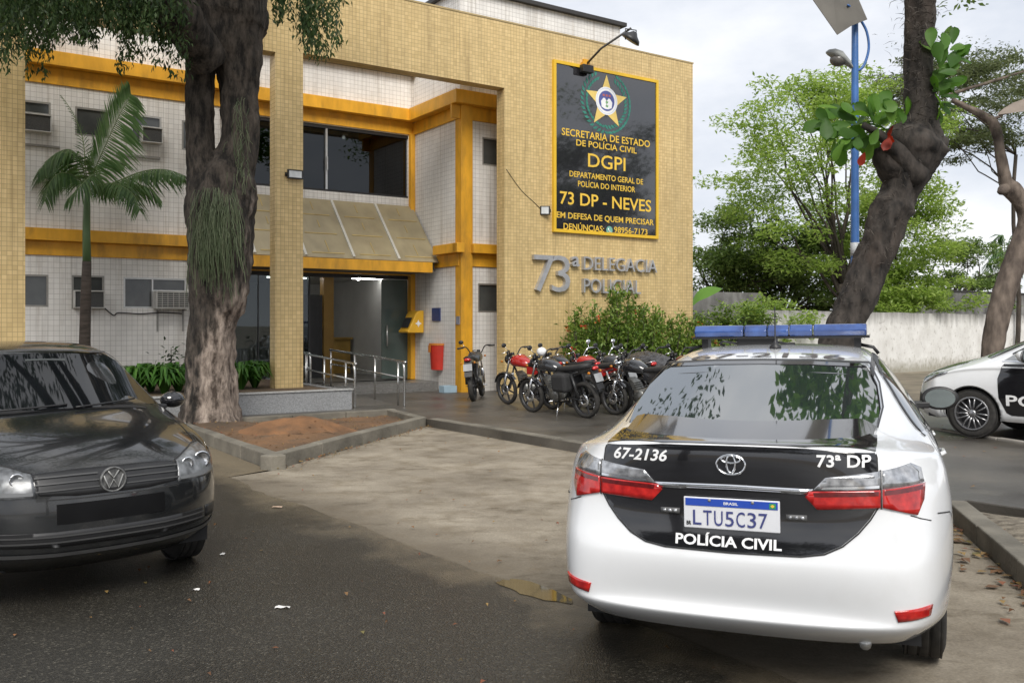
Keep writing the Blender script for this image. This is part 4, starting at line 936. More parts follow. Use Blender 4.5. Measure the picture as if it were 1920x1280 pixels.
        car.patch('bright_bar', 'rear', S_([(.36,.936),(.58,.944),(.58,.955),(.37,.946)]), CHR, .0145, 0, .02, ti)
        car.patch('reflector', 'rear', S_([(.775,.478),(.632,.462),(.645,.418),(.765,.434)]), REDL, .006, .008, .02)
        car.line('panel_gap', 'rear', S_([(.588,1.015),(.590,.86)]), .007, SEAM, .0035)
        car.line('panel_gap', 'rear', S_([(.70,.832),(.78,.80)]), .004, SEAM)
        # mirrors
        mb = MB()
        mb.lathe([(.001,.10),(.05,.085),(.085,.05),(.098,.01),(.100,-.012)], (0,0,0), 'X', 28, cap=False)
        mb.v = [(x, y*1.18, z*.80) for x, y, z in mb.v]; mr = mb.build('door_mirror', PAINTW, t); mr.location = (2.99, sg*.975, 1.10)
        mb = MB(); mb.lathe([(.1005,.0),(.099,-.020),(.078,-.021)], (0,0,0), 'X', 28, cap=False); mb.v = [(x, y*1.18, z*.80) for x, y, z in mb.v]; mb.build('mirror_rim', BLK, mr)
        mb = MB(); mb.lathe([(.080,-.0215),(.0005,-.0215)], (0,0,0), 'X', 28, cap=False); mb.v = [(x, y*1.18, z*.80) for x, y, z in mb.v]; mb.build('mirror_glass', mat('mirror_silver', (.38,.43,.42), .04, .05, 3, metal=1), mr)
        MB().box(2.96, 3.06, sg*.86-.05, sg*.86+.05, 1.03, 1.075).build('mirror_foot', BLK, t, bevel=.01)
        ss = 'left' if sg > 0 else 'right'
        win = [(1.02,1.075),(1.20,1.20),(1.42,1.325),(1.70,1.385),(2.15,1.405),(2.58,1.385),(2.84,1.315),(3.20,1.105),(3.30,1.03),(2.2,1.042)]
        gw = car.patch('side_window', ss, win, CARGL, .004, 0, .03)
        car.line('window_trim', ss, [(1.0,1.068),(2.2,1.034),(3.32,1.022)], .016, CHR, .006, gw)
        car.line('roof_trim', ss, [(1.02,1.085),(1.22,1.222),(1.44,1.345),(1.72,1.402),(2.15,1.422),(2.58,1.402),(2.86,1.328),(3.22,1.115)], .022, BLK, .006, gw)
        car.line('pillar_cover', ss, [(2.12,1.035),(2.18,1.41)], .07, BLK, .006, gw)
        dk = [(3.30,.955),(3.345,.80),(3.33,.55),(3.24,.36),(3.18,.33),(1.50,.33),(1.40,.52),(1.30,.70),(1.22,.80),(1.18,1.00),(2.2,1.005),(3.28,.99)]
        dr = car.patch('door', ss, dk, PAINTK, .003, 0, .04, label='black front and rear doors with white lettering')
        car.line('door_gap', ss, [(2.15,1.03),(2.16,.60),(2.14,.33)], .007, SEAM, .0045, dr)
        vs, fs = fit_text('POLÍCIA', 2.15, 3.24, .46, .13, bold=.02)
        if sg > 0: vs = [(2.15+3.24-a, b) for a, b in vs]
        car.patch('lettering', ss, vs, WHT, .006, 0, .06, dr, fs)
        for x in (1.55, 2.45): p, n_ = car.proj(ss, x, .90); MB().tube([(x, p.y+sg*.012, .90), (x+.05, p.y+sg*.04, .905), (x+.17, p.y+sg*.04, .905), (x+.22, p.y+sg*.012, .90)], .013, 6).build('door_handle', PAINTW, dr)
        # headlamp wrapping from the nose into the wing
        hl = car.patch('headlight', ss, [(4.46,.70),(4.40,.775),(4.20,.835),(3.98,.865),(4.02,.835),(4.14,.79),(4.25,.74),(4.38,.69)], CLRL, .008, .010, .025)
        car.patch('dark_lens', ss, [(4.36,.735),(4.20,.80),(4.04,.845),(4.10,.815),(4.22,.765),(4.33,.72)], BLKG, .010, 0, .02, hl)
        car.line('wheel_lip', ss, [(3.68+.362*math.cos(a), .325+.362*math.sin(a)) for a in np.linspace(-.1, 3.25, 24)], .012, SEAM, .002)
        car.patch('fog_lamp_bezel', ss, [(4.50,.42),(4.46,.56),(4.38,.52),(4.42,.40)], BLK, .006, .006, .03)
        car.line('roof_gutter', 'top', [(1.22,sg*.555),(1.6,sg*.560),(2.15,sg*.562),(2.75,sg*.560)], .020, mat('roof_gutter_grey', (.10,.10,.10), .6, .1), .003)
    # glass
    car.line('window_surround', 'rear', [(a*.96, 1.265+(b-1.265)*.94) for a, b in rw+rw[:1]], .055, BLKG, .004)
    rg = car.patch('rear_window', 'rear', rw, CARGL, .018, 0, .04, fit=2)
    car.line('window_seal', 'rear', [(.535,1.392),(.25,1.408),(0,1.411),(-.25,1.408),(-.535,1.392)], .010, BLK, .018, rg)
    car.line('window_seal', 'rear', [(.535,1.392),(.580,1.30),(.596,1.20),(.575,1.13)], .008, BLK, .018, rg); car.line('window_seal', 'rear', [(-.535,1.392),(-.580,1.30),(-.596,1.20),(-.575,1.13)], .008, BLK, .018, rg)
    car.patch('windscreen', 'front', [(.66,1.06),(0,1.07),(-.66,1.06),(-.56,1.36),(-.48,1.395),(0,1.42),(.48,1.395),(.56,1.36)], CARGL, .018, 0, .05, fit=2)
    car.patch('bonnet', 'top', [(3.84,.60),(4.10,.62),(4.34,.50),(4.46,.25),(4.48,0),(4.46,-.25),(4.34,-.50),(4.10,-.62),(3.84,-.60),(3.90,0)], PAINTK, .003, 0, .04, label='black bonnet panel')
    gr = car.patch('grille', 'front', [(.50,.74),(.25,.775),(-.25,.775),(-.50,.74),(-.40,.66),(0,.64),(.40,.66)], BLK, .006, .006, .03)
    car.line('grille_bar', 'front', [(.50,.735),(0,.715),(-.50,.735)], .018, CHR, .012, gr)
    car.patch('lower_grille', 'front', [(.60,.55),(-.60,.55),(-.70,.32),(.70,.32)], BLK, .006, .006, .04)
    # roof number (painted along the roof, read from behind) and light bar
    vs, fs = fit_text('67-2136', -.42, .42, 0, .125, bold=.010)
    car.patch('roof_number', 'top', [(1.36+b, -a) for a, b in vs], mat('grey_vinyl', (.085,.075,.07), .6, .2), .004, 0, .06, None, fs)
    lb = MB().tube([(2.26,-.47,1.585),(2.26,.47,1.585)], .03, 8)
    lb = MB()
    for a, b in ((-.525,-.215),(-.207,-.070),(-.064,.064),(.070,.207),(.215,.525)):
        lb.prism([(-.135,.035),(-.12,0),(.12,0),(.135,.035),(.10,.072),(-.10,.072)], a, b, lambda p, q, d: (2.20+p, d, 1.545+q))
    bar = lb.build('light_bar', BLUEL, t, bevel=.008, label='blue beacon bar across the roof')
    b = MB(); b.box(2.09, 2.31, -.54, .54, 1.53, 1.545); b.build('bar_base', BLK, bar)
    b = MB()
    for sg in (1, -1): b.box(2.14, 2.26, sg*.47-.02, sg*.47+.02, 1.45, 1.53); b.tube([(2.2, sg*.47, 1.49), (2.2, sg*.56, 1.47), (2.2, sg*.59, 1.43)], .012, 6)
    b.box(2.12, 2.28, .02, .26, 1.49, 1.53); b.tube(crom([(2.1,.26,1.50),(2.05,.33,1.515),(2.07,.36,1.50),(2.1,.34,1.49)], 4), .008, 5); b.tube(crom([(2.1,.02,1.51),(2.05,-.05,1.50),(2.08,-.10,1.497)], 4), .008, 5)
    b.build('bar_foot', BLK, bar)
    p, n_ = car.proj('top', 1.72, -.02)
    b = MB(); b.lathe([(.034,0),(.034,.012),(.016,.03),(.0045,.05),(.003,.24),(.001,.25)], (1.72,-.02,p.z), 'Z', 14, cap=False); b.build('antenna', BLK, t)
    MB().tube([(.19,-.52,.275),(.45,-.52,.275)], .024, 10).build('exhaust_pipe', ALU, t)
    if plate:
        o = thing('number_plate', 'x', 'plate'); bpy.data.objects.remove(o)
        p, n_ = car.proj('rear', 0, .815)
        pm_ = mat('plate_white', (.70,.71,.74), .45, .04, 9)
        pl = MB().box(-.200, .200, -.006, .006, -.066, .066).build('number_plate', pm_, t, bevel=.003)
        pl.location = (p.x-.02, 0, .816); pl.rotation_euler = (0, 0, R(-90))
        MB().box(-.192, .192, -.0085, -.0062, .030, .061).build('plate_band', mat('plate_blue', (.02,.07,.42), .45, .1), pl)
        def pt(s_, x0, x1, z, h, m_, **k):
            vs, fs = fit_text(s_, x0, x1, z, h, **k); MB().add([(a, -.0095, b) for a, b in vs], fs).build('lettering', m_, pl)
        pb_ = mat('plate_ink', (.05,.06,.20), .5, .1)
        for ch, x0 in zip('LTU5C37', (-.160,-.116,-.070,-.024,.022,.068,.114)): pt(ch, x0, x0+.036, -.050, .062, pb_, bold=.004)
        pt('BRASIL', -.030, .030, .040, .011, WHT, bold=.02); pt('BR', -.188, -.168, -.052, .016, BLK, bold=.03)
        b = MB().box(.158, .184, -.0096, -.0086, .034, .056); fl = b.build('flag', mat('flag_green', (.03,.28,.10), .5, .1), pl)
        MB().add([(.162,-.0101,.045),(.171,-.0101,.0375),(.180,-.0101,.045),(.171,-.0101,.0525)], [(0,1,2,3)]).build('flag_diamond', TXTY, fl)
        b = MB()
        for x in (-.09, .09): b.lathe([(.0005,-.003),(.006,-.002),(.007,0)], (x, -.009, .055), 'Y', 8, cap=False)
        b.build('bolt', ALUD, pl)
    return t
A1 = R(22)
PC = police_sedan('white police sedan seen from behind with blue roof beacons and plate LTU5C37', (.928, 3.807, 0), math.pi/2-A1, R(-.9))
# ------------------------------------------------------------------ second police car, nose to the left, by the right edge
hd = Vector((-.65, .76)).normalized(); rz2 = math.atan2(hd.y, hd.x)
wheel_c = Vector((6.06, 11.98)); Lf = Vector((-hd.y, hd.x)); org = wheel_c-hd*3.68-Lf*.88
PC2 = police_sedan('white police sedan with black doors parked nose left at the right edge by the wall', (org.x, org.y, WZ), rz2, 0, plate=False)
# ------------------------------------------------------------------ black hatchback on the left
def hatch_tables():
    A = [[(.15,0,.26),(.15,.3,.26),(.18,.52,.27),(.26,.66,.28),(.48,.74,.28)],
         [(.04,0,.34),(.045,.3,.34),(.08,.54,.35),(.18,.70,.36),(.46,.80,.36)],
         [(.0,0,.50),(.01,.3,.50),(.05,.55,.50),(.15,.72,.51),(.46,.822,.52)],
         [(.02,0,.62),(.03,.3,.62),(.06,.55,.62),(.16,.72,.64),(.46,.826,.66)],
         [(.05,0,.72),(.06,.3,.72),(.09,.55,.72),(.18,.71,.74),(.46,.824,.76)],
         [(.08,0,.84),(.09,.3,.84),(.12,.54,.84),(.20,.70,.85),(.47,.818,.86)],
         [(.12,0,.98),(.13,.3,.98),(.16,.53,.97),(.25,.66,.97),(.50,.80,.97)]]
    T = [[(.26,0,1.22),(.27,.29,1.22),(.30,.47,1.20),(.38,.60,1.18),(.75,.815,.97)],
         [(.46,0,1.40),(.47,.28,1.395),(.50,.44,1.38),(.56,.56,1.35),(1.05,.822,.975)],
         [(1.00,0,1.475),(1.0,.28,1.47),(1.0,.45,1.458),(1.0,.572,1.425),(1.35,.826,.975)],
         [(1.55,0,1.497),(1.55,.29,1.492),(1.55,.46,1.478),(1.55,.585,1.445),(1.70,.828,.972)],
         [(2.00,0,1.475),(1.99,.29,1.47),(1.97,.46,1.456),(1.93,.585,1.42),(2.05,.828,.97)],
         [(2.26,0,1.435),(2.25,.29,1.43),(2.19,.47,1.41),(2.10,.60,1.365),(2.35,.828,.97)],
         [(2.58,0,1.255),(2.56,.31,1.25),(2.48,.51,1.23),(2.36,.655,1.17),(2.60,.826,.965)],
         [(2.90,0,1.065),(2.87,.33,1.062),(2.79,.57,1.05),(2.66,.715,1.01),(2.85,.815,.945)],
         [(3.20,0,1.005),(3.18,.33,1.00),(3.12,.57,.982),(3.05,.72,.945),(3.12,.80,.895)],
         [(3.56,0,.915),(3.54,.33,.91),(3.46,.56,.895),(3.35,.71,.865),(3.36,.775,.83)]]
    F = [[(3.66,0,.20),(3.64,.3,.20),(3.58,.50,.21),(3.50,.64,.22),(3.38,.73,.24)],
         [(3.84,0,.285),(3.82,.32,.285),(3.74,.55,.29),(3.60,.70,.30),(3.40,.785,.33)],
         [(3.90,0,.37),(3.88,.33,.37),(3.79,.57,.375),(3.62,.725,.385),(3.41,.806,.41)],
         [(3.90,0,.52),(3.88,.33,.52),(3.80,.57,.52),(3.63,.728,.52),(3.41,.81,.54)],
         [(3.89,0,.63),(3.87,.33,.63),(3.79,.56,.635),(3.63,.715,.64),(3.42,.802,.65)],
         [(3.87,0,.72),(3.85,.33,.72),(3.77,.55,.725),(3.61,.70,.73),(3.43,.79,.735)],
         [(3.82,0,.80),(3.80,.33,.80),(3.72,.53,.80),(3.57,.68,.80),(3.44,.765,.79)]]
    return A, T, F, [.90,.965,.99,1.0,1.0,.992]
def hatchback(label, loc, rz):
    t = thing('hatchback_car', label, 'car', loc, rz)
    PG = mat('dusty_black_paint', (.013,.014,.015), .16, .2, 2.5, coat=.7, dirt=.45, dirtcol=(.07,.066,.06), dscale=2.2, rvar=.06)
    A, T, F, fS = hatch_tables()
    bm = cage_mesh(A, T, F, lambda x: .828 if x < 2.5 else .828-.02*((x-2.5)/.9)**2, fS, lambda x: .24, 3)
    car = Car(t, bm, PG); cut_arches(bm, [(.62,.30,.33),(3.09,.30,.335)]); finish_body(bm, PG, t)
    MB().box(.4, 3.6, -.68, .68, .22, .42).build('underbody', BLK, t); arch_liner(t, .62, .328, .765); arch_liner(t, 3.09, .332, .765)
    for x in (.62, 3.09):
        for sg in (1, -1): wheel(t, x, sg*.705, .295, sg, .185, 9, .19)
    P2 = lambda P: P+[(-a, b) for a, b in P[::-1]]
    # grille between the lamps, with bars and a round dusty badge
    g = car.patch('grille', 'front', [(.405,.778),(.2,.790),(-.2,.790),(-.405,.778),(-.385,.668),(-.2,.650),(.2,.650),(.385,.668)], BLK, .004, .006, .03)
    for z in (.758, .725, .690):
        car.line('grille_bar', 'front', [(.398,z-.004),(.2,z),(.075,z)], .007, mat('slat_grey', (.06,.06,.06), .5, .1), .012, g); car.line('grille_bar', 'front', [(-.398,z-.004),(-.2,z),(-.075,z)], .007, mat('slat_grey', (.06,.06,.06), .5, .1), .012, g)
    p, n_ = car.proj('front', 0, .72)
    BDG = mat('dusty_chrome', (.12,.12,.12), .55, .35, 40, metal=.5, tint=(.24,.24,.235)); bd = MB(); bx = p.x+.012
    bd.lathe([(.074,.0),(.073,.016),(.066,.018),(.062,.010)], (bx,0,.722), 'X', 32, cap=False); bd.lathe([(.0005,.006),(.065,.006)], (bx,0,.722), 'X', 32, cap=False); badge = bd.build('badge', BDG, g)
    b = MB(); tb = lambda P: b.tube([(bx+.012, y, .722+z) for y, z in P], .0055, 5)
    tb([(-.030,.052),(0,.008),(.030,.052)]); tb([(-.054,.028),(-.026,-.048),(0,.002),(.026,-.048),(.054,.028)]); b.build('emblem', mat('dusty_emblem', (.34,.34,.33), .5, .2, 30, metal=.4), badge)
    # headlamps
    for sg in (1, -1):
        S_ = lambda P: [(sg*a, b) for a, b in P]
        h = car.patch('headlight', 'front', S_([(.408,.778),(.50,.812),(.60,.838),(.672,.842),(.700,.80),(.715,.72),(.700,.672),(.60,.656),(.50,.654),(.393,.660)]), mat('clear_headlamp', (.09,.093,.097), .30, .5, 16, metal=.2, coat=.25, tint=(.27,.28,.29)), .006, .008, .025)
        car.patch('chrome_base', 'front', S_([(.41,.685),(.55,.690),(.69,.715),(.695,.685),(.60,.667),(.41,.668)]), mat('lamp_trim_grey', (.15,.155,.16), .6, .1, 5), .0085, 0, .02, h)
        for cy, r_ in ((.48,.038),(.61,.055)):
            q, n_ = car.proj('front', sg*cy, .755)
            MB().lathe([(r_,.006),(r_*.9,.012),(r_*.6,-.006),(.001,-.012)], (q.x+.004, q.y, q.z), 'X', 20, cap=False).build('reflector', CHR, h)
        car.line('lamp_gap', 'front', S_([(.40,.784),(.50,.818),(.60,.845),(.68,.850)]), .006, SEAM, .002, h)
        car.line('bonnet_gap', 'top', [(3.80,sg*.40),(3.66,sg*.60),(3.40,sg*.66),(3.0,sg*.69),(2.86,sg*.70)], .007, SEAM, .002)
        fg = car.patch('fog_bezel', 'front', S_([(.60,.475),(.715,.470),(.72,.395),(.61,.400)]), BLK, .004, .004, .03)
        mr = MB().ball((2.44, sg*.91, 1.045), (.075,.095,.062), 18, 12).build('door_mirror', PAINTK, t)
        MB().box(2.44, 2.52, sg*.80-.04, sg*.80+.04, .985, 1.02).build('mirror_foot', BLK, mr, bevel=.01)
        ss = 'left' if sg > 0 else 'right'
        gw = car.patch('side_window', ss, [(.70,1.02),(.80,1.18),(.98,1.30),(1.3,1.365),(1.65,1.375),(1.95,1.35),(2.10,1.28),(2.42,1.06),(2.48,1.0),(1.5,1.0)], CARGL, .004, 0, .03)
        car.line('window_seal', ss, [(.70,1.0),(1.5,.99),(2.5,.99)], .02, BLK, .006, gw)
        car.line('pillar_cover', ss, [(1.42,1.0),(1.40,1.36)], .06, BLK, .006, gw)
        car.line('door_gap', ss, [(2.50,.96),(2.52,.6),(2.42,.34),(1.45,.32),(1.40,.6),(1.42,.99)], .006, SEAM, .003)
        car.line('roof_gutter', 'top', [(.6,sg*.545),(1.0,sg*.56),(1.55,sg*.57),(2.0,sg*.565)], .014, BLK, .003)
        car.patch('tail_light', 'rear', S_([(.50,.90),(.70,.90),(.70,.72),(.52,.74)]), REDL, .008, .01, .03)
    # bumper: dull band, lower intake with slats, lip
    car.patch('bumper_band', 'front', P2([(.30,.612),(.30,.500)])[:2]+[(-.30,.500),(-.30,.612)], mat('dull_black', (.006,.006,.0065), .5, .2, spec=.15), .003, 0, .03)
    lg = car.patch('lower_grille', 'front', [(.575,.470),(.3,.462),(-.3,.462),(-.575,.470),(-.60,.395),(-.3,.375),(.3,.375),(.60,.395)], BLK, .004, .004, .03)
    for z in (.437, .405): car.line('slat', 'front', [(.58,z+.010),(.3,z),(-.3,z),(-.58,z+.010)], .010, mat('slat_grey', (.06,.06,.06), .5, .1), .010, lg)
    car.line('lip_trim', 'front', [(.74,.372),(.6,.342),(.3,.330),(0,.328),(-.3,.330),(-.6,.342),(-.74,.372)], .022, mat('lip_grey', (.10,.10,.10), .35, .2), .006)
    car.line('bumper_gap', 'front', [(.40,.640),(.2,.636),(-.2,.636),(-.40,.640)], .006, SEAM, .002)
    # windscreen with interior mirror, wipers
    ws = [(.69,1.045),(.35,1.062),(0,1.068),(-.35,1.062),(-.69,1.045),(-.63,1.20),(-.56,1.345),(-.50,1.385),(-.25,1.405),(0,1.412),(.25,1.405),(.50,1.385),(.56,1.345),(.63,1.20)]
    wsg = car.patch('windscreen', 'front', ws, mat('dark_windscreen', (.006,.007,.008), .03, .3, 3, spec=.38), .018, 0, .04, fit=2)
    car.line('windscreen_seal', 'front', [(.695,1.045),(.635,1.20),(.565,1.345),(.50,1.392),(.25,1.412),(0,1.419),(-.25,1.412),(-.50,1.392),(-.565,1.345),(-.635,1.2),(-.695,1.045)], .012, mat('seal_grey', (.06,.06,.06), .5, .1), .018, wsg)
    for a_, b_ in (((.06,1.062),(.50,1.085)),((-.44,1.058),(.02,1.080))):
        P = [car.proj('front', a_[0]+(b_[0]-a_[0])*k/8, a_[1]+(b_[1]-a_[1])*k/8)[0]+Vector((.025,0,.012)) for k in range(9)]
        MB().tube(P, .007, 6).build('wiper', BLK, wsg)
    q, n_ = car.proj('front', 0.03, 1.355)
    MB().box(q.x+.004, q.x+.010, -.10, .16, 1.335, 1.375).build('interior_mirror', mat('mirror_grey', (.10,.11,.11), .15, .1), wsg, bevel=.002)
    cw = car.patch('cowl', 'top', [(2.90,.55),(2.955,.30),(2.965,0),(2.955,-.30),(2.90,-.55),(2.86,-.55),(2.905,-.3),(2.915,0),(2.905,.3),(2.86,.55)], BLK, .003, 0, .03)
    p, n_ = car.proj('top', .75, 0); MB().tube([(.75,0,p.z),(.60,0,p.z+.22)], [.006,.003], 6).build('antenna', BLK, t)
    return t
b_ = R(42); fwG = Vector((math.sin(b_), -math.cos(b_)))
HB = hatchback('dusty black hatchback facing the camera at the left edge under the big tree', (-4.899, 8.123, .004), math.atan2(fwG.y, fwG.x))
# ------------------------------------------------------------------ motorcycles
def motorcycle(label, front, head, tank_m, lean=-.10, bars=0.0, tall=False, covered=False, headcol=None, mirror=True, box=False):
    """local x forward; wheels at +-.64; front = ground point of the front wheel, head = heading"""
    h = Vector(head).normalized(); c = Vector(front)-h*.64
    t = thing('motorcycle', label, 'motorcycle', (c.x, c.y, WZ), 0, 'motorcycles parked in front of the yellow wall')
    t.rotation_euler = (Matrix.Rotation(math.atan2(h.y, h.x), 3, 'Z')@Matrix.Rotation(lean, 3, 'X')).to_euler()
    FR = mat('bike_frame_black', (.02,.02,.021), .4, .3, 12); ENG = mat('bike_engine_alloy', (.22,.22,.21), .4, .4, 18, metal=.8); SEAT = mat('bike_seat_vinyl', (.02,.02,.021), .6, .25, 15)
    r = .295
    for nm, x, wd in (('front_wheel', .64, .08), ('rear_wheel', -.64, .10)):
        w_ = MB().lathe([(r-.055,-wd/2+.012),(r-.03,-wd/2),(r-.008,-wd/3),(r,0),(r-.008,wd/3),(r-.03,wd/2),(r-.055,wd/2-.012)], (0,0,0), 'Y', 32, cap=False).build(nm, RUB, t); w_.location = (x, 0, r)
        rb = MB(); rb.lathe([(r-.05,-.028),(r-.068,-.02),(r-.068,.02),(r-.05,.028)], (0,0,0), 'Y', 32, cap=False); rb.lathe([(.0005,-.05),(.035,-.05),(.035,.05),(.0005,.05)], (0,0,0), 'Y', 14, cap=False)
        for k in range(6): a = 2*math.pi*k/6+.3; rb.bar((.03*math.cos(a),0,.03*math.sin(a)), ((r-.06)*math.cos(a),0,(r-.06)*math.sin(a)), .022, .022)
        rb.build('rim', RIMD, w_)
        MB().lathe([(.11,.045),(.11,.05),(.04,.05),(.04,.045)], (0,0,0), 'Y', 24).build('brake_disc', CHR, w_)
    st = R(25); ax = Vector((-math.sin(st), 0, math.cos(st)))          # steering axis direction
    base = Vector((.64, 0, r)); top = base+ax*.66
    b = MB()
    for sg in (1, -1): b.tube([base+Vector((0,sg*.075,0)), base+ax*.33+Vector((0,sg*.075,0))], .026, 8); b.tube([base+ax*.33+Vector((0,sg*.075,0)), top+Vector((0,sg*.075,0))], .018, 8)
    b.box(top.x-.04, top.x+.05, -.11, .11, top.z-.03, top.z); b.build('fork', CHR, t)
    b = MB(); n = 12; vs = []
    for k in range(n+1):
        a = R(20)+R(125)*k/n
        for y in (-.06, -.045, .045, .06): vs.append((.64+(r+.03-(.02 if abs(y) > .05 else 0))*math.cos(a), y, r+(r+.03-(.02 if abs(y) > .05 else 0))*math.sin(a)))
    b.add(vs, [(4*k+j, 4*k+j+1, 4*k+j+5, 4*k+j+4) for k in range(n) for j in range(3)], True); b.build('front_mudguard', tank_m if tall else BLKG, t)
    # handlebar, grips, mirrors
    hb = top+Vector((-.02, 0, .10)); cs, sn = math.cos(bars), math.sin(bars)
    def rt(p): return Vector((hb.x+p[0]*cs-p[1]*sn, p[0]*sn+p[1]*cs, hb.z+p[2]))
    b = MB(); b.tube([rt(p) for p in crom([(-.13,-.37,.05),(-.06,-.20,.06),(.0,-.09,-.09),(.0,.09,-.09),(-.06,.20,.06),(-.13,.37,.05)], 4)], .012, 7); bar_ = b.build('handlebar', CHR if tall else FR, t)
    for sg in (1, -1): MB().tube([rt((-.09,sg*.26,.055)), rt((-.135,sg*.385,.05))], .018, 8).build('grip', BLK, bar_)
    for sg in (1, -1): MB().tube([rt((-.075,sg*.24,.055)), rt((.0,sg*.36,.03))], .007, 5).build('lever', CHR, bar_)
    if mirror:
        for sg in ((1, -1) if tall else (1,)):
            m_ = MB().tube([rt((-.06,sg*.22,.06)), rt((-.02,sg*.28,.15))], .006, 5).build('mirror_stalk', CHR, bar_); q = rt((-.02,sg*.29,.17)); MB().ball(q, (.018,.055,.042), 10, 7).build('mirror', BLK if sg > 0 else CHR, m_)
    # headlamp, dials
    hl = Vector((top.x+.11, 0, top.z-.03))
    b = MB(); b.lathe([(.001,-.09),(.06,-.07),(.085,-.02),(.088,.03)], hl, 'X', 18, cap=False); hh = b.build('headlight', headcol or BLKG, t); MB().lathe([(.086,.028),(.05,.045),(.001,.05)], hl, 'X', 18, cap=False).build('lens', CLRL, hh)
    b = MB()
    for sg in (1, -1): b.lathe([(.001,.10),(.036,.10),(.036,.05),(.001,.05)], (hl.x-.06, sg*.045, hl.z+.02), 'Z', 12, cap=False)
    b.build('instrument', BLK, t)
    for sg in (1, -1): MB().ball((hl.x+.02, sg*.16, hl.z-.02), (.03,.022,.022), 8, 6).build('indicator', mat('amber_lens', (.50,.17,.01), .2, .2), t)
    # tank: lofted ellipses
    secs = [(.31,.03,.02,.80),(.29,.10,.08,.81),(.20,.145,.125,.83),(.06,.145,.13,.83),(-.06,.115,.10,.80),(-.16,.075,.06,.775),(-.18,.02,.02,.77)]
    vs = []; n = 16
    for x, ry, rz_, zc in secs:
        for k in range(n):
            a = 2*math.pi*k/n; vs.append((x+.04, ry*math.copysign(abs(math.cos(a))**.8, math.cos(a)), zc+rz_*math.copysign(abs(math.sin(a))**.8, math.sin(a))*(1 if math.sin(a) > 0 else .75)))
    b = MB(); b.add(vs, [(i*n+k, i*n+(k+1) % n, (i+1)*n+(k+1) % n, (i+1)*n+k) for i in range(len(secs)-1) for k in range(n)]+[tuple(range(n))[::-1], tuple((len(secs)-1)*n+k for k in range(n))], True)
    tk = b.build('fuel_tank', tank_m, t); MB().lathe([(.001,.015),(.03,.015),(.034,0)], (.14,0,.953), 'Z', 14, cap=False).build('filler_cap', CHR, tk)
    # seat
    secs = [(-.10,.07,.79,.03),(-.20,.11,.785,.045),(-.42,.125,.80,.05),(-.66,.11,.835,.05),(-.80,.07,.86,.035)]
    vs = []
    for x, ry, zc, rz_ in secs:
        for k in range(10): a = 2*math.pi*k/10; vs.append((x, ry*math.copysign(abs(math.cos(a))**.5, math.cos(a)), zc+rz_*math.copysign(abs(math.sin(a))**.7, math.sin(a))))
    b = MB(); b.add(vs, [(i*10+k, i*10+(k+1) % 10, (i+1)*10+(k+1) % 10, (i+1)*10+k) for i in range(4) for k in range(10)]+[tuple(range(10))[::-1], tuple(40+k for k in range(10))], True); b.build('seat', SEAT, t)
    # side and tail fairing, plate, tail lamp
    b = MB(); b.prism([(-.12,.62),(-.14,.76),(-.45,.775),(-.80,.84),(-.92,.855),(-.90,.80),(-.62,.72),(-.36,.62)], -.105, .105, lambda p, q, d: (p, d*(1 if p > -.5 else .7), q)); b.build('tail_fairing', tank_m, t, bevel=.012)
    MB().ball((-.93,0,.825), (.035,.07,.035), 10, 6).build('tail_light', REDL, t)
    b = MB(); b.prism([(-.84,.80),(-.90,.80),(-1.02,.50),(-.98,.49)], -.075, .075, lambda p, q, d: (p, d, q)); b.build('rear_mudguard', FR, t)
    b = MB(); b.prism([(-.955,.74),(-1.00,.61),(-1.007,.612),(-.962,.742)], -.085, .085, lambda p, q, d: (p, d, q)); b.build('number_plate', mat('bike_plate', (.32,.33,.34), .45, .2), t)
    for sg in (1, -1): MB().ball((-.90, sg*.13, .76), (.03,.022,.022), 8, 6).build('indicator', mat('amber_lens', (.5,.17,.01)), t)
    b = MB()
    for sg in (1, -1): b.tube([(-.66,sg*.09,.80),(-.90,sg*.07,.86),(-.94,0,.87)], .010, 6)
    b.build('grab_rail', CHR if tall else FR, t)
    # engine, frame, exhaust, shocks, pegs, stand
    b = MB(); b.lathe([(.001,-.13),(.10,-.13),(.12,-.10),(.12,.10),(.10,.13),(.001,.13)], (-.02,0,.36), 'Y', 20, cap=False); b.lathe([(.001,-.11),(.085,-.11),(.085,.11),(.001,.11)], (-.20,0,.38), 'Y', 16, cap=False)
    for k in range(6): b.obox((.07+.018*k, 0, .45+.032*k), (.075,.085,.010), Matrix.Rotation(R(-28), 3, 'Y'))
    b.build('engine', ENG, t)
    b = MB(); b.tube([top-ax*.08, (.26,0,.60), (.22,0,.34), (.05,0,.22), (-.28,0,.24), (-.30,0,.60), (-.10,0,.70), (top.x-.06,0,.86)], .018, 7)
    for sg in (1, -1): b.tube([(-.20,sg*.08,.66),(-.62,sg*.09,.76)], .013, 6); b.tube([(-.26,sg*.07,.34),(-.64,sg*.075,.30)], .018, 6)
    b.build('frame', FR, t)
    for sg in (1, -1): MB().tube([(-.60,sg*.11,.34),(-.48,sg*.11,.72)], .026, 10).build('shock_absorber', CHR if tall else FR, t)
    MB().tube(crom([(.13,-.05,.44),(.24,-.08,.36),(.14,-.12,.22),(-.20,-.14,.22)], 4), .02, 8).build('exhaust_pipe', CHR, t); MB().tube([(-.20,-.14,.22),(-.36,-.15,.27),(-.84,-.16,.42)], [.025,.042,.046], 12).build('silencer', mat('silencer_black', (.03,.03,.03), .35, .2, metal=.4), t)
    b = MB(); b.tube([(-.08,.05,.26),(-.14,.20,.01)], .010, 6); b.tube([(-.02,-.22,.27),(-.02,.22,.27)], .010, 6); b.build('side_stand', CHR, t)
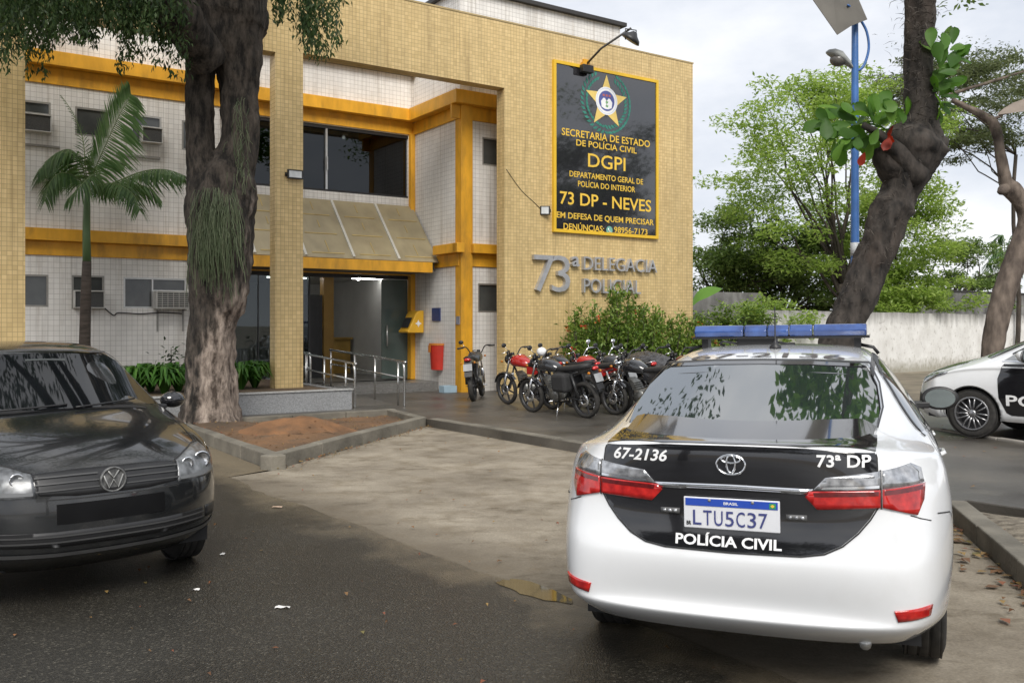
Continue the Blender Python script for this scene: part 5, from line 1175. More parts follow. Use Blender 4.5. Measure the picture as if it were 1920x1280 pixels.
    if box: MB().box(-.46, -.14, -.26, .26, .44, .74).build('saddle_bag', mat('black_canvas', (.025,.025,.026), .8, .2, 20), t, bevel=.05)
    if covered:
        mb = MB(); P = []
        for i in range(15):
            for j in range(9):
                u_ = i/14; v_ = (j/8-.5)*2; z = .90+.14*math.sin(u_*3.0)-.30*abs(v_)**1.6+.03*noise.noise((u_*6, v_*3, 1)); P.append((.55-1.2*u_, v_*.32, z))
        mb.add(P, [(i*9+j, i*9+j+1, i*9+j+10, i*9+j+9) for i in range(14) for j in range(8)], True); mb.build('cover', mat('crumpled_black_plastic', (.03,.03,.032), .22, .4, 25, bump=.8, bscale=12, tint=(.10,.10,.105)), t)
    return t
REDT = mat('bike_red_paint', (.42,.015,.012), .18, .2, 3, coat=1); BLKT = mat('bike_black_paint', (.022,.023,.026), .2, .25, 3, coat=1); GRYT = mat('bike_grey_paint', (.045,.048,.052), .28, .2, 3, coat=.6)
un_ = (-.60, .80)
motorcycle('slim motorcycle seen from behind at the left end of the row beside the yellow column', (-.62, 18.95), (.10,1), GRYT, -.10, .25)
motorcycle('red tanked motorcycle with black wheels standing second from the yellow column', (-.07, 17.05), (-.62,.78), REDT, -.13, .3)
motorcycle('black motorcycle with side bag and white handlebar cover nearest the camera in the row', (.36, 15.50), (-.66,.75), BLKT, -.14, .25, box=True)
motorcycle('red tanked motorcycle with chrome bars in the middle of the row', (1.10, 16.45), (-.60,.80), REDT, -.12, .2, tall=True)
motorcycle('black motorcycle with round chrome headlight just left of the white car', (1.72, 15.05), (-.64,.77), BLKT, -.12, .35, headcol=CHR)
motorcycle('motorcycle under a crumpled black cover behind the round headlight one', (2.05, 16.75), (-.60,.80), GRYT, -.12, .2, covered=True)
motorcycle('dark red motorcycle at the right end of the row half hidden by the white car', (2.85, 16.5), (-.60,.80), mat('bike_dark_red', (.16,.012,.012), .2, .2, 3, coat=1), -.12, .2)
motorcycle('black motorcycle squeezed behind the nearest one with the plastic bag', (.62, 17.0), (-.60,.80), BLKT, -.12, .2)
motorcycle('dark motorcycle behind the red tanked middle one by the shrubs', (1.62, 17.0), (-.58,.81), GRYT, -.12, .25, tall=True)
motorcycle('black motorcycle beside the covered one next to the shrubs', (2.42, 16.75), (-.60,.80), BLKT, -.12, .3)
hc = MB().ball((0,0,0), (.085,.075,.075), 14, 10).build('plastic_bag', mat('white_plastic_bag', (.75,.75,.76), .4, .1, 12, bump=.6, bscale=14)); hc.location = (.50, 15.33, 1.16); tag(hc, 'white plastic bag over the handlebar of the nearest black motorcycle', 'plastic bag')
# ------------------------------------------------------------------ vegetation helpers
BARK = mat('rough_bark', (.040,.033,.027), .95, .4, 6, bump=1, bscale=16, tint=(.085,.068,.054), stretch=(1,1,.35))
def bark_pale(name, zmix):
    """bark whose lower trunk carries pale flaking patches"""
    m, t, b = newmat(name); l = t.links.new
    tc = N('ShaderNodeTexCoord', t); mp = N('ShaderNodeMapping', t); mp.inputs['Scale'].default_value = (1,1,.33); l(tc.outputs['Object'], mp.inputs[0])
    n = N('ShaderNodeTexNoise', t); n.inputs['Scale'].default_value = 9; n.inputs['Detail'].default_value = 10; n.inputs['Roughness'].default_value = .7; l(mp.outputs[0], n.inputs[0])
    n2 = N('ShaderNodeTexNoise', t); n2.inputs['Scale'].default_value = 2.3; n2.inputs['Detail'].default_value = 6; l(mp.outputs[0], n2.inputs[0])
    r = N('ShaderNodeValToRGB', t); e = r.color_ramp.elements; e[0].position = .40; e[0].color = (.014,.012,.010,1); e[1].position = .64; e[1].color = (.12,.097,.078,1); l(n.outputs[0], r.inputs[0])
    r2 = N('ShaderNodeValToRGB', t); e = r2.color_ramp.elements; e[0].position = .40; e[0].color = (.07,.052,.04,1); e[1].position = .62; e[1].color = (.44,.36,.30,1); l(n.outputs[0], r2.inputs[0])
    sx = N('ShaderNodeSeparateXYZ', t); l(tc.outputs['Object'], sx.inputs[0])
    # patches are densest on the lower trunk and on the side towards +x
    a = N('ShaderNodeMapRange', t); a.inputs['From Min'].default_value = zmix[0]; a.inputs['From Max'].default_value = zmix[1]; a.inputs['To Min'].default_value = .26; a.inputs['To Max'].default_value = -.22; l(sx.outputs[2], a.inputs[0])
    bx = N('ShaderNodeMath', t, operation='MULTIPLY_ADD'); l(sx.outputs[0], bx.inputs[0]); bx.inputs[1].default_value = .40; l(a.outputs[0], bx.inputs[2])
    s = N('ShaderNodeMath', t, operation='ADD'); l(bx.outputs[0], s.inputs[0]); l(n2.outputs[0], s.inputs[1])
    r3 = N('ShaderNodeValToRGB', t); r3.color_ramp.elements[0].position = .62; r3.color_ramp.elements[1].position = .74; l(s.outputs[0], r3.inputs[0])
    mx = N('ShaderNodeMix', t, data_type='RGBA'); l(r3.outputs[0], mx.inputs[0]); l(r.outputs[0], mx.inputs[6]); l(r2.outputs[0], mx.inputs[7]); l(mx.outputs[2], b.inputs[0]); setp(b, rough=.95)
    bp = N('ShaderNodeBump', t); bp.inputs['Strength'].default_value = 1; bp.inputs['Distance'].default_value = .09; l(n.outputs[0], bp.inputs['Height']); l(bp.outputs[0], b.inputs['Normal'])
    MATS[name] = m; return m
def limb_pts(a, b, sag=.1, k=6, wob=.08):
    a = np.array(a, float); b = np.array(b, float); L_ = np.linalg.norm(b-a); out_ = []
    ph = rng.uniform(0, 6, 3)
    for i in range(k+1):
        t = i/k; p = a+(b-a)*t; p[2] += sag*L_*math.sin(math.pi*t); p += wob*L_*np.sin(ph+t*5)*t*(1-t)*1.2; out_.append(p)
    return out_
def crown_points(centres, n, r, flat=.55):
    P = []
    for c in centres:
        q = rng.normal(size=(n, 3)); q /= np.linalg.norm(q, axis=1, keepdims=True); q *= rng.uniform(.15, 1, (n, 1))**.6*r; q[:, 2] *= flat; P.append(np.array(c)+q)
    return np.concatenate(P)
def broad_tree(name, label, base, top_z, crown_c, crown_r, n_cl, n_leaf, leaf, lm, bark=BARK, tr=.2, cl_r=1.0, flat=.5, group='trees behind the pale wall', lean=(0,0), seed=1, lo=.2, cat='tree', limbs=None):
    """tapered trunk, limbs reaching to leaf clumps spread through an ellipsoid"""
    global rng; keep = rng; rng = np.random.default_rng(seed)
    t = thing(name, label, cat, base, 0, group)
    cc = np.array(crown_c, float)-np.array(base, float); cr = np.array(crown_r, float)
    fork = np.array([lean[0], lean[1], cc[2]-cr[2]*.75]); mb = MB()
    mb.tube(limb_pts((0,0,-.1), fork, 0, 6, .05), np.linspace(tr, tr*.7, 7), 10, noise_amp=.25, nsc=3)
    cen = []
    while len(cen) < n_cl:
        q = rng.normal(size=3); q /= np.linalg.norm(q); q *= rng.uniform(lo, 1)**.45
        if q[2] < -.75: continue
        cen.append(cc+q*cr)
    for i, c in enumerate(cen):
        if limbs and i >= limbs: break
        a = fork*(1) if i % 3 else fork*.8
        mid = a+(c-a)*.5+rng.normal(size=3)*.25
        mb.tube(limb_pts(a, mid, .08, 4, .14)+limb_pts(mid, c, .05, 4, .14)[1:], np.linspace(tr*.32, .012, 9), 6, noise_amp=.2, nsc=3)
    mb.build('trunk', bark, t)
    cl = []
    for c in cen:
        k = rng.integers(2, 5); cl += [c+rng.normal(size=3)*cl_r*.55*np.array([1,1,.5]) for _ in range(k)]
    P = crown_points(cl, max(6, n_leaf//len(cl)), cl_r*.75, flat)
    leaf_cloud('crown', P, leaf, lm, t, up=.5, aspect=.42)
    rng = keep; return t
LM_LIGHT = leaf_mat('light_green_leaves', [(.13,.20,.045),(.24,.34,.075),(.36,.45,.13),(.18,.26,.06),(.28,.38,.10)], trans=.55)
LM_MID = leaf_mat('mid_green_leaves', [(.08,.13,.035),(.14,.21,.055),(.21,.28,.085),(.10,.16,.045)])
LM_DARK = leaf_mat('dark_green_leaves', [(.018,.042,.014),(.03,.07,.02),(.05,.10,.03)], trans=.25)
LM_GREY = leaf_mat('feathery_olive_leaves', [(.07,.09,.045),(.12,.15,.06),(.16,.18,.09)], trans=.4)
LM_FERN = leaf_mat('fern_leaves', [(.03,.09,.015),(.06,.16,.025),(.10,.22,.04)], trans=.3)
LM_BIG = leaf_mat('large_glossy_leaves', [(.04,.10,.015),(.08,.18,.025),(.14,.26,.04)], rough=.5, trans=.4)
LM_SHRUB = leaf_mat('shrub_leaves', [(.065,.12,.02),(.13,.22,.034),(.27,.36,.075),(.09,.165,.028)], trans=.25)
FLW = leaf_mat('orange_red_flowers', [(.55,.05,.02),(.65,.12,.03),(.50,.04,.05)], trans=.2)
# ------------------------------------------------------------------ big leaning-forked tree on the left
TB = Vector(pix(397, 770, 13.75)); TB.z = .15
BT = thing('big_tree', 'big old tree with a forked dark trunk and flaking pale bark in the raised bed', 'tree', tuple(TB))
def px(u, v, Y=13.75): return Vector(pix(u, v, Y))-TB
K = 13.75/1700
mb = MB()
main = [(396,800,60),(396,775,54),(395,730,47),(394,660,43),(400,600,44),(410,540,54),(412,490,58),(414,430,60),(417,370,60),(430,322,50),(446,285,37),(451,220,34),(450,160,35),(444,105,48),(430,60,64),(428,0,72),(430,-60,60),(436,-160,50)]
C_ = crom([(*px(u, v), r*K) for u, v, r in main], 14)
mb.tube([p[:3] for p in C_], [p[3] for p in C_], 48, noise_amp=.10, nsc=2.6, flut=.05, ridge=.035)
stem = [(402,400,48),(388,345,36),(378,300,27),(376,230,25),(376,160,25),(380,112,32),(396,60,38)]
C_ = crom([(*px(u, v, 13.65), r*K) for u, v, r in stem], 14); mb.tube([p[:3] for p in C_], [p[3] for p in C_], 30, noise_amp=.06, nsc=3, flut=.03, ridge=.025)
limb = [(392,115,34),(352,55,36),(318,0,34),(270,-70,30),(200,-130,24),(100,-190,16)]
C_ = crom([(*px(u, v, 13.4-.5*i), r*K) for i, (u, v, r) in enumerate(limb)], 12); mb.tube([p[:3] for p in C_], [p[3] for p in C_], 28, noise_amp=.12, nsc=3, ridge=.025)
tips = []
for tgt in [(-3.5,-3,7.6),(-2.2,-5,8.6),(1.2,-3.5,8.2),(3.0,-1.5,8.6),(4.6,-1.0,9.3),(2.6,1.2,9.0),(-4.5,1,8.4),(-5.5,-2,7.8),(0,2.5,9.5),(-1,-6.5,8.4),(1.5,-6,9.2),(-4,-6,8.2)]:
    st_ = px(430, -40) if tgt[0] > -2 else px(300, -30, 12.4); P = limb_pts(st_, tgt, .12, 8, .1); mb.tube(P, np.linspace(.22, .03, 9), 8, noise_amp=.15, nsc=3); tips.append(np.array(tgt))
mb.build('trunk', bark_pale('flaking_bark', (1.0, 3.6)), BT)
# crown with hanging sprays
cen = []
for tp in tips:
    for _ in range(7): cen.append(tp+rng.normal(size=3)*np.array([1.1,1.1,.55]))
P = crown_points(cen, 120, 1.0, .55)
LM_TREE = leaf_mat('dark_hanging_leaves', [(.016,.036,.016),(.028,.058,.022),(.045,.085,.03),(.03,.06,.03)], trans=.25)
leaf_cloud('crown', P, .17, LM_TREE, BT, up=.3)
# hanging sprays seen along the top of the photo
H = []; D = []
def spray(u, v0, v1, Y, n=52, wdt=.10):
    a = px(u, v0, Y); b = px(u+rng.normal()*9, v1, Y); d = (b-a)
    for k in range(n):
        t = rng.uniform(0, 1); taper = 1-.6*t
        H.append(np.array(a+d*t)+rng.normal(size=3)*wdt*taper*np.array([1,1,.6])); D.append(np.array([rng.normal()*.35, rng.normal()*.35, -1.0]))
for u in np.linspace(-20, 335, 200): spray(u, -60, 20+rng.uniform(0, 60)*(1 if u > 60 else 1.6), rng.uniform(11.5, 13.6))
for u, v1 in [(5,110),(18,130),(35,95),(66,110),(72,150),(86,95),(150,75),(165,85),(118,70),(220,60),(245,100),(238,135),(262,110),(290,125),(300,80),(318,95),(275,70),(335,110),(340,145)]:
    for _ in range(3): spray(u+rng.normal()*6, -10, v1, rng.uniform(12, 13.4), 60, .08)
for u, v1 in [(540,40),(560,70),(580,95),(592,110),(604,90),(615,105),(628,80),(600,50),(520,30),(575,60),(590,80)]:
    for _ in range(3): spray(u+rng.normal()*5, -50, v1, rng.uniform(12.3, 13.4), 60, .09)
leaf_cloud('hanging_foliage', H, .085, leaf_mat('hanging_sprays', [(.022,.045,.016),(.045,.085,.028),(.085,.135,.045),(.06,.09,.04)], trans=.4), BT, up=.1, aspect=.33, jitter=.35, dirs=D)
# stringy epiphyte on the trunk
E_ = MB()
def string(u, v, l_, Y, sp):
    a = px(u, v, Y); P = [a]; 
    for k in range(1, 7): P.append(a+Vector((sp*k/6*.9+rng.normal()*.012, -.05*math.sin(k*.5)-.02, -l_*(k/6)**1.15)))
    E_.tube(P, .0048, 3, cap=False)
for _ in range(290):
    v = rng.uniform(350, 440); u = min(448, max(366, 405+rng.normal()*20)); string(u, v, rng.uniform(.25, 1.05), 13.21+rng.uniform(-.05,.03), (u-405)*K*.30+rng.normal()*.035)
for _ in range(60): string(388+rng.normal()*10, rng.uniform(400, 470), rng.uniform(.3,.7), 13.22, rng.normal()*.04)
for _ in range(50): v = rng.uniform(180, 330); string(453+rng.normal()*9, v, rng.uniform(.15,.5), 13.30, rng.normal()*.05)
eo = E_.build('hanging_cactus', leaf_mat('epiphyte_green', [(.06,.085,.04),(.11,.14,.075),(.17,.195,.115)], trans=.1)); eo.location = tuple(TB); tag(eo, 'stringy green hanging plant growing on the front of the big trunk', 'epiphyte')
# ------------------------------------------------------------------ small palm behind the black car
PB = Vector(pix(161, 800, 16.4)); PB.z = .44
PT = thing('palm_tree', 'young palm with green crown shaft in front of the white tiled wing', 'palm', tuple(PB))
def pp_(u, v, Y=16.4): return Vector(pix(u, v, Y))-PB
KP = 16.4/1700
b = MB(); b.tube([Vector((0,0,-.1)), pp_(159,640), pp_(161,560), pp_(163,490)], [11*KP,10*KP,9*KP,8*KP], 12, noise_amp=.08, nsc=6); b.build('trunk', mat('palm_trunk', (.075,.06,.05), .9, .35, 5, bump=.6, bscale=10, stretch=(1,1,6)), PT)
b = MB(); b.tube([pp_(163,490), pp_(162,440), pp_(163,385), pp_(165,340)], [7.5*KP,7*KP,6*KP,3*KP], 12); b.build('crown_shaft', mat('palm_green', (.10,.17,.07), .5, .2, 3, stretch=(1,1,.3)), PT)
def frond(name, parent, pts, ll, n, lm, lw=.045, droop=.55, w=.012, twist=0):
    """arched midrib with drooping leaflets on both sides; one mesh"""
    C_ = crom([tuple(p) for p in pts], 8); m_ = len(C_); mb = MB(); mb.tube(list(C_), list(np.linspace(w, .003, m_)), 5)
    mb2 = MB()
    for k in range(n):
        t = .10+.88*k/(n-1); i = min(int(t*(m_-1)), m_-2); p = Vector(C_[i])+(Vector(C_[i+1])-Vector(C_[i]))*(t*(m_-1)-i); d = (Vector(C_[i+1])-Vector(C_[i])).normalized()
        side = d.cross(Vector((0,0,1)));
        if side.length < .05: side = Vector((1,0,0))
        side.normalize()
        L_ = ll*(math.sin(math.pi*(.12+.80*t))**.7)*random.uniform(.85,1.1)
        for sg in (1, -1):
            q = side*sg*math.cos(twist)+Vector((0,0,1))*math.sin(twist)*sg
            dr = (q*.8+d*.65+Vector((0,0,-droop*random.uniform(.6,1.3)))).normalized(); wv = d*lw*.5
            a = p; c = p+dr*L_*.5+Vector((0,0,.05*L_)); e = p+dr*L_+Vector((0,0,-.22*L_*droop))
            mb2.add([a-wv*.4, c-wv, e, c+wv, a+wv*.4], [(0,1,3,4),(1,2,3)])
    o = mb.build(name, lm[0], parent); mb2.build('leaflets', lm[1], o); return o
PLM = (mat('palm_rib', (.14,.20,.07), .5, .2), leaf_mat('palm_leaflets', [(.04,.085,.028),(.075,.14,.042),(.12,.19,.07)], trans=.35))
PLL = (PLM[0], leaf_mat('palm_leaflets_pale', [(.07,.14,.045),(.12,.20,.08),(.16,.24,.11)], trans=.35))
hub = pp_(164,350)
frond('frond', PT, [hub, pp_(190,290,16.2), pp_(222,220,16.0), pp_(246,176,15.8)], .66, 58, PLL, droop=.35, twist=.9)
frond('frond', PT, [hub, pp_(150,300,16.2), pp_(128,280,16.0), pp_(95,295,15.8), pp_(70,325,15.6)], .55, 60, PLM, droop=.8)
frond('frond', PT, [hub, pp_(145,318,16.6), pp_(110,305,16.9), pp_(85,320,17.1), pp_(75,345,17.2)], .5, 54, PLM, droop=.8)
frond('frond', PT, [hub, pp_(205,345,16.2), pp_(265,322,16.0), pp_(310,318,15.8), pp_(348,330,15.6)], .55, 60, PLM, droop=.85)
frond('frond', PT, [hub, pp_(190,345,15.9), pp_(220,345,15.6), pp_(250,365,15.4), pp_(262,395,15.3)], .50, 51, PLM, droop=.7)
frond('frond', PT, [hub, pp_(140,330,16.0), pp_(112,325,15.7), pp_(92,345,15.5), pp_(84,378,15.4)], .5, 50, PLM, droop=.9)
frond('frond', PT, [hub, pp_(200,350,16.7), pp_(235,345,17.0), pp_(275,350,17.2), pp_(300,372,17.3)], .5, 46, PLM, droop=.8)
frond('frond', PT, [hub, pp_(160,310,16), pp_(155,260,15.9), pp_(138,215,15.8), pp_(115,180,15.7)], .22, 30, PLM, lw=.02, droop=.2)
frond('frond', PT, [hub, pp_(175,330,15.7), pp_(170,330,15.3), pp_(150,350,15.0), pp_(125,375,14.9)], .45, 45, PLM, droop=.9)
frond('frond', PT, [hub, pp_(185,310,16.6), pp_(215,300,17.0), pp_(235,310,17.3)], .4, 39, PLM, droop=.5)
# ------------------------------------------------------------------ plants in the planter
def fern(u, n, label, nl=95, r=.45, h=.55):
    k = (u-960)/1700; b0 = (BO[0]-.5563*n, BO[1]+.8311*n); t_ = (k*b0[1]-b0[0])/(.8311-k*.5563); p = bpt(t_, n, .44)
    t = thing('fern_plant', label, 'plant', p, 0, 'strap leaved plants in the granite planter'); mb = MB()
    for k in range(nl):
        a = rng.uniform(0, 2*math.pi); d = Vector((math.cos(a), math.sin(a), 0)); s_ = d.cross(Vector((0,0,1))); L_ = r*rng.uniform(.5,1.1); hh = h*rng.uniform(.5,1.1); w_ = .03
        P = [Vector((0,0,0))+d*.04, d*L_*.45+Vector((0,0,hh*.85)), d*L_*.85+Vector((0,0,hh*.8)), d*L_*1.2+Vector((0,0,hh*.45))]
        mb.add([P[0]-s_*w_*.4, P[0]+s_*w_*.4, P[1]-s_*w_, P[1]+s_*w_, P[2]-s_*w_*.8, P[2]+s_*w_*.8, P[3]], [(0,1,3,2),(2,3,5,4),(4,5,6)], True)
    mb.build('leaves', LM_FERN, t); return t
for u, n, lb in [(258,.1,'strap leaved plant nearest the black car in the planter'),(283,.5,'strap leaved plant in the planter, second from the black car'),(308,-.1,'leafy planter clump left of the big trunk with a taller sprig behind'),(334,.3,'leafy planter clump touching the left side of the big trunk'),(452,.2,'leafy planter clump touching the right side of the big trunk'),(478,.5,'leafy planter clump between the big trunk and the slim yellow pillar')]: fern(u, n, lb)
sp_ = thing('sapling', 'spindly sapling standing above the planter leaves against the white wall', 'plant', tuple(Vector(pix(318, 700, 17.2))*1), 0); sp_.location.z = .44
b = MB(); b.tube([(0,0,0),(.02,0,.4),(.03,0,.75)], [.012,.01,.005], 5); b.build('stem', BARK, sp_); leaf_cloud('leaves', np.array([(.02,0,.55)])+rng.normal(size=(60,3))*np.array([.12,.12,.13]), .13, LM_DARK, sp_, aspect=.3)
# ------------------------------------------------------------------ flowering shrubs at the foot of the yellow wall
def ixora(t_, n, h, r, label, dens=1.0, spikes=7):
    o = thing('flowering_shrub', label, 'shrub', bpt(t_, n, WZ), 0, 'orange flowered shrubs under the metal letters'); P = []; D = []; F_ = []; mb = MB()
    for k in range(int(20*dens)):
        a = rng.uniform(0, 2*math.pi); rr = r*rng.uniform(.1,1)**.6; hh = h*rng.uniform(.55,.92)
        if k < spikes: hh = h*rng.uniform(.92,1.12)
        b0 = Vector((rr*.35*math.cos(a), rr*.35*math.sin(a), 0)); b1 = Vector((rr*math.cos(a), rr*math.sin(a), hh)); mb.tube([b0, (b0+b1)/2+Vector((0,0,.1)), b1], [.014,.01,.004], 4)
        m_ = int(hh*95)
        for j in range(m_):
            t = rng.uniform(.12, 1); sp = .10 if t > .8 else .17; q = b0+(b1-b0)*t+Vector((0,0,.1*math.sin(math.pi*t)))+Vector(rng.normal(size=3)*sp*.55); P.append(q); d = Vector(rng.normal(size=3)); d.z = abs(d.z)*.8+.4; D.append(d)
        if rng.uniform() < .3:
            q = b1-Vector((0,0,rng.uniform(0,.5)*hh))+Vector(rng.normal(size=3)*.08)
            for _ in range(16): F_.append(q+Vector(rng.normal(size=3)*.035))
    mb.build('stems', BARK, o); leaf_cloud('leaves', [tuple(p) for p in P], .105, LM_SHRUB, o, aspect=.42, jitter=.35, dirs=[tuple(d) for d in D])
    if F_: leaf_cloud('flowers', [tuple(p) for p in F_], .05, FLW, o, aspect=.8)
ixora(6.35, -.8, 1.85, .70, 'rounded flowering shrub at the left end of the row under the number 73', 1.9, 3)
ixora(7.25, -.85, 2.05, .50, 'tallest flowering shrub, rising in front of the word POLICIAL', 1.4, 9)
ixora(7.95, -.85, 1.75, .55, 'flowering shrub right of the tallest one below the last metal letters', 1.4, 8)
ixora(8.70, -.85, 1.65, .55, 'flowering shrub with tall shoots in the right half of the row', 1.4, 8)
ixora(9.45, -.85, 1.50, .55, 'flowering shrub beside the right corner of the yellow wall', 1.3, 7)
ixora(10.15, -.75, 1.35, .60, 'last flowering shrub of the row, wrapped round the wall corner', 1.3, 5)
# ------------------------------------------------------------------ leaning tree and its neighbour on the right
def pixtree(name, label, YB, base_z, rows, bark, group, extra=(), ridge=.032):
    B = Vector(pix(rows[0][0], rows[0][1], YB)); B.z = base_z
    o = thing(name, label, 'tree', tuple(B), 0, group); K_ = YB/1700; mb = MB()
    first = Vector((0,0,-.05)); pts = [(*first, rows[0][2]*K_*1.15)]
    for u, v, r in rows[1:]: q = Vector(pix(u, v, YB))-B; pts.append((*q, r*K_))
    C_ = crom(pts, 14); mb.tube([p[:3] for p in C_], [p[3] for p in C_], 36, noise_amp=.10, nsc=4, flut=.03, ridge=ridge)
    for rows_ in extra:
        pts = [(*(Vector(pix(u, v, YB+dy))-B), r*K_) for u, v, r, dy in rows_]; C_ = crom(pts, 4); mb.tube([p[:3] for p in C_], [p[3] for p in C_], 12, noise_amp=.2, nsc=5)
    mb.build('trunk', bark, o); return o, B
def big_leaves(name, o, B, YB, spots, size, m, n=1):
    """broad almond leaves, each a curved six sided blade"""
    mb = MB()
    for (u, v, ang, tilt) in spots:
        for _ in range(n):
            p = Vector(pix(u+rng.normal()*8, v+rng.normal()*8, YB+rng.normal()*.2))-B; a = R(ang)+rng.normal()*.6; L_ = size*rng.uniform(.8,1.15)
            d = Vector((math.cos(a), rng.normal()*.35, math.sin(a))).normalized(); nn = Vector((rng.normal()*.6, -.8+tilt+rng.normal()*.4, .7+rng.normal()*.4)).normalized(); w_ = d.cross(nn).normalized(); nn = w_.cross(d)
            prof = [(0,.03),(.2,.15),(.45,.26),(.7,.30),(.88,.22),(1,.04)]; vs = []
            for t, hw in prof: c = p+d*L_*t-nn*L_*.12*t*t; vs += [c-w_*L_*hw+nn*L_*.05, c-nn*.004, c+w_*L_*hw+nn*L_*.05]
            mb.add(vs, [(3*i+j, 3*i+j+1, 3*i+j+4, 3*i+j+3) for i in range(5) for j in (0,1)], True)
    return mb.build(name, m, o)
LT1, LB = pixtree('leaning_tree', 'dark leaning tree with a swollen knot and tufts of large leaves behind the white car', 10.6, .12,
    [(1556,842,46),(1566,700,38),(1578,630,34),(1612,550,33),(1642,475,32),(1664,415,37),(1688,360,34),(1706,305,48),(1714,270,58),(1727,228,31),(1723,150,26),(1724,25,25),(1727,-60,24),(1730,-200,20),(1740,-420,14)],
    mat('leaning_bark', (.014,.012,.0105), .95, .4, 11, bump=1, bscale=16, tint=(.065,.054,.046), dirt=.5, dirtcol=(.10,.065,.045), stretch=(1,1,.4)), 'street trees on the right',
    extra=[[(1690,320,40,0),(1662,296,28,-.1),(1648,276,12,-.15)],[(1730,275,42,0),(1762,268,22,0),(1776,262,6,0)],[(1735,175,22,0),(1752,160,10,-.1),(1765,150,4,-.15)],[(1720,330,30,-.1),(1660,262,10,-.3),(1620,235,6,-.45)]])
mb_l = [(1640,262,200,.2),(1600,240,170,.2),(1580,228,150,.1),(1560,215,190,.3),(1545,222,230,.2),(1575,250,240,.2),(1612,262,260,.3),(1630,232,130,.2),(1650,218,110,.2),(1666,240,150,.1),(1605,218,120,.2),(1585,262,270,.2),(1625,215,160,.3),(1690,212,120,.2),(1680,222,170,.2),(1700,225,80,.2),(1655,248,220,.2),(1640,205,70,.2)]
big_leaves('leaves', LT1, LB, 10.3, mb_l, .235, LM_BIG, 4)
big_leaves('leaves', LT1, LB, 10.4, [(1752,160,60,.2),(1760,140,40,.2),(1765,115,70,.2),(1772,130,20,.2),(1770,95,90,.2),(1782,88,40,.2),(1758,175,-20,.2),(1765,185,-50,.2),(1748,190,-80,.2),(1775,160,0,.2),(1752,90,100,.2),(1790,110,20,.2)], .23, LM_BIG, 3)
big_leaves('red_leaves', LT1, LB, 10.1, [(1618,282,-100,.2),(1668,238,-110,.1),(1674,252,-80,.2),(1680,262,-60,.2)], .17, leaf_mat('withered_red_leaf', [(.22,.018,.012),(.30,.035,.015)], trans=.3), 1)
leaf_cloud('moss', [tuple(Vector(pix(u, v, 10.6-.2))-LB+Vector(rng.normal(size=3)*.05)) for u, v in zip(rng.normal(1722, 22, 900), rng.uniform(-40, 300, 900))], .11, mat('dry_root_fringe', (.06,.05,.04), .9, .3), LT1, aspect=.07)
P_ = []
for (u, v, r_) in [(1590,600,38),(1612,550,37),(1642,475,37),(1664,415,42),(1688,360,40),(1706,305,55),(1714,270,66)]:
    for _ in range(150): P_.append(tuple(Vector(pix(u+rng.uniform(-1,1)*r_, v+rng.normal()*25, 10.6-.25*rng.uniform(0,1)))-LB))
leaf_cloud('root_hairs', P_, .09, mat('dry_root_fringe', (.06,.05,.04)), LT1, aspect=.08)
cl_ = [np.array((.9, .3, 8.6))+rng.normal(size=3)*np.array([1.1,1.0,.8]) for _ in range(26)]
leaf_cloud('crown', crown_points(cl_, 70, .8, .5), .24, LM_BIG, LT1, up=.4, aspect=.5)
PBK = mat('pale_brown_bark', (.07,.052,.042), .9, .35, 7, bump=.9, bscale=14, tint=(.19,.15,.12), stretch=(1,1,.4), dirt=.5, dirtcol=(.06,.045,.04))
LT2, LB2 = pixtree('slender_tree', 'slender pale brown tree bending right with a forked upper branch at the right edge', 15.5, .12,
    [(1855,760,24),(1858,680,19),(1870,600,20),(1886,540,21),(1908,480,20),(1926,420,18),(1918,385,15),(1898,358,17),(1886,340,12),(1876,290,9),(1866,240,9),(1850,222,8),(1820,205,6),(1785,188,4)], PBK, 'street trees on the right', ridge=.012,
    extra=[[(1888,352,13,0),(1878,358,8,-.1),(1872,360,3,-.15)],[(1926,420,16,0),(1944,340,12,0),(1960,200,9,0),(1975,0,7,0)],[(1856,226,5,0),(1872,220,3,0),(1880,214,2,0)],[(1770,182,3,0),(1810,168,3,0),(1870,150,3,0),(1920,134,2,0)]])
big_leaves('dry_leaf', LT2, LB2, 15.5, [(1872,219,8,.1)], .95, mat('dry_leaf_brown', (.22,.18,.15), .7, .2, 4), 1)
P = np.concatenate([np.array(Vector(pix(u, v, 15.6))-LB2)+rng.normal(size=(26,3))*np.array([.22,.22,.055]) for u, v in zip(rng.uniform(1690, 1925, 120), [max(75, min(330, 165+rng.normal()*42)) for _ in range(120)])])
leaf_cloud('leaves', P, .055, LM_GREY, LT2, aspect=.3)
cl_ = [np.array(Vector(pix(1990, -140, 15.5))-LB2)+rng.normal(size=3)*np.array([.9,1.0,.7]) for _ in range(22)]
leaf_cloud('crown', crown_points(cl_, 70, .8, .45), .16, LM_MID, LT2, up=.4)
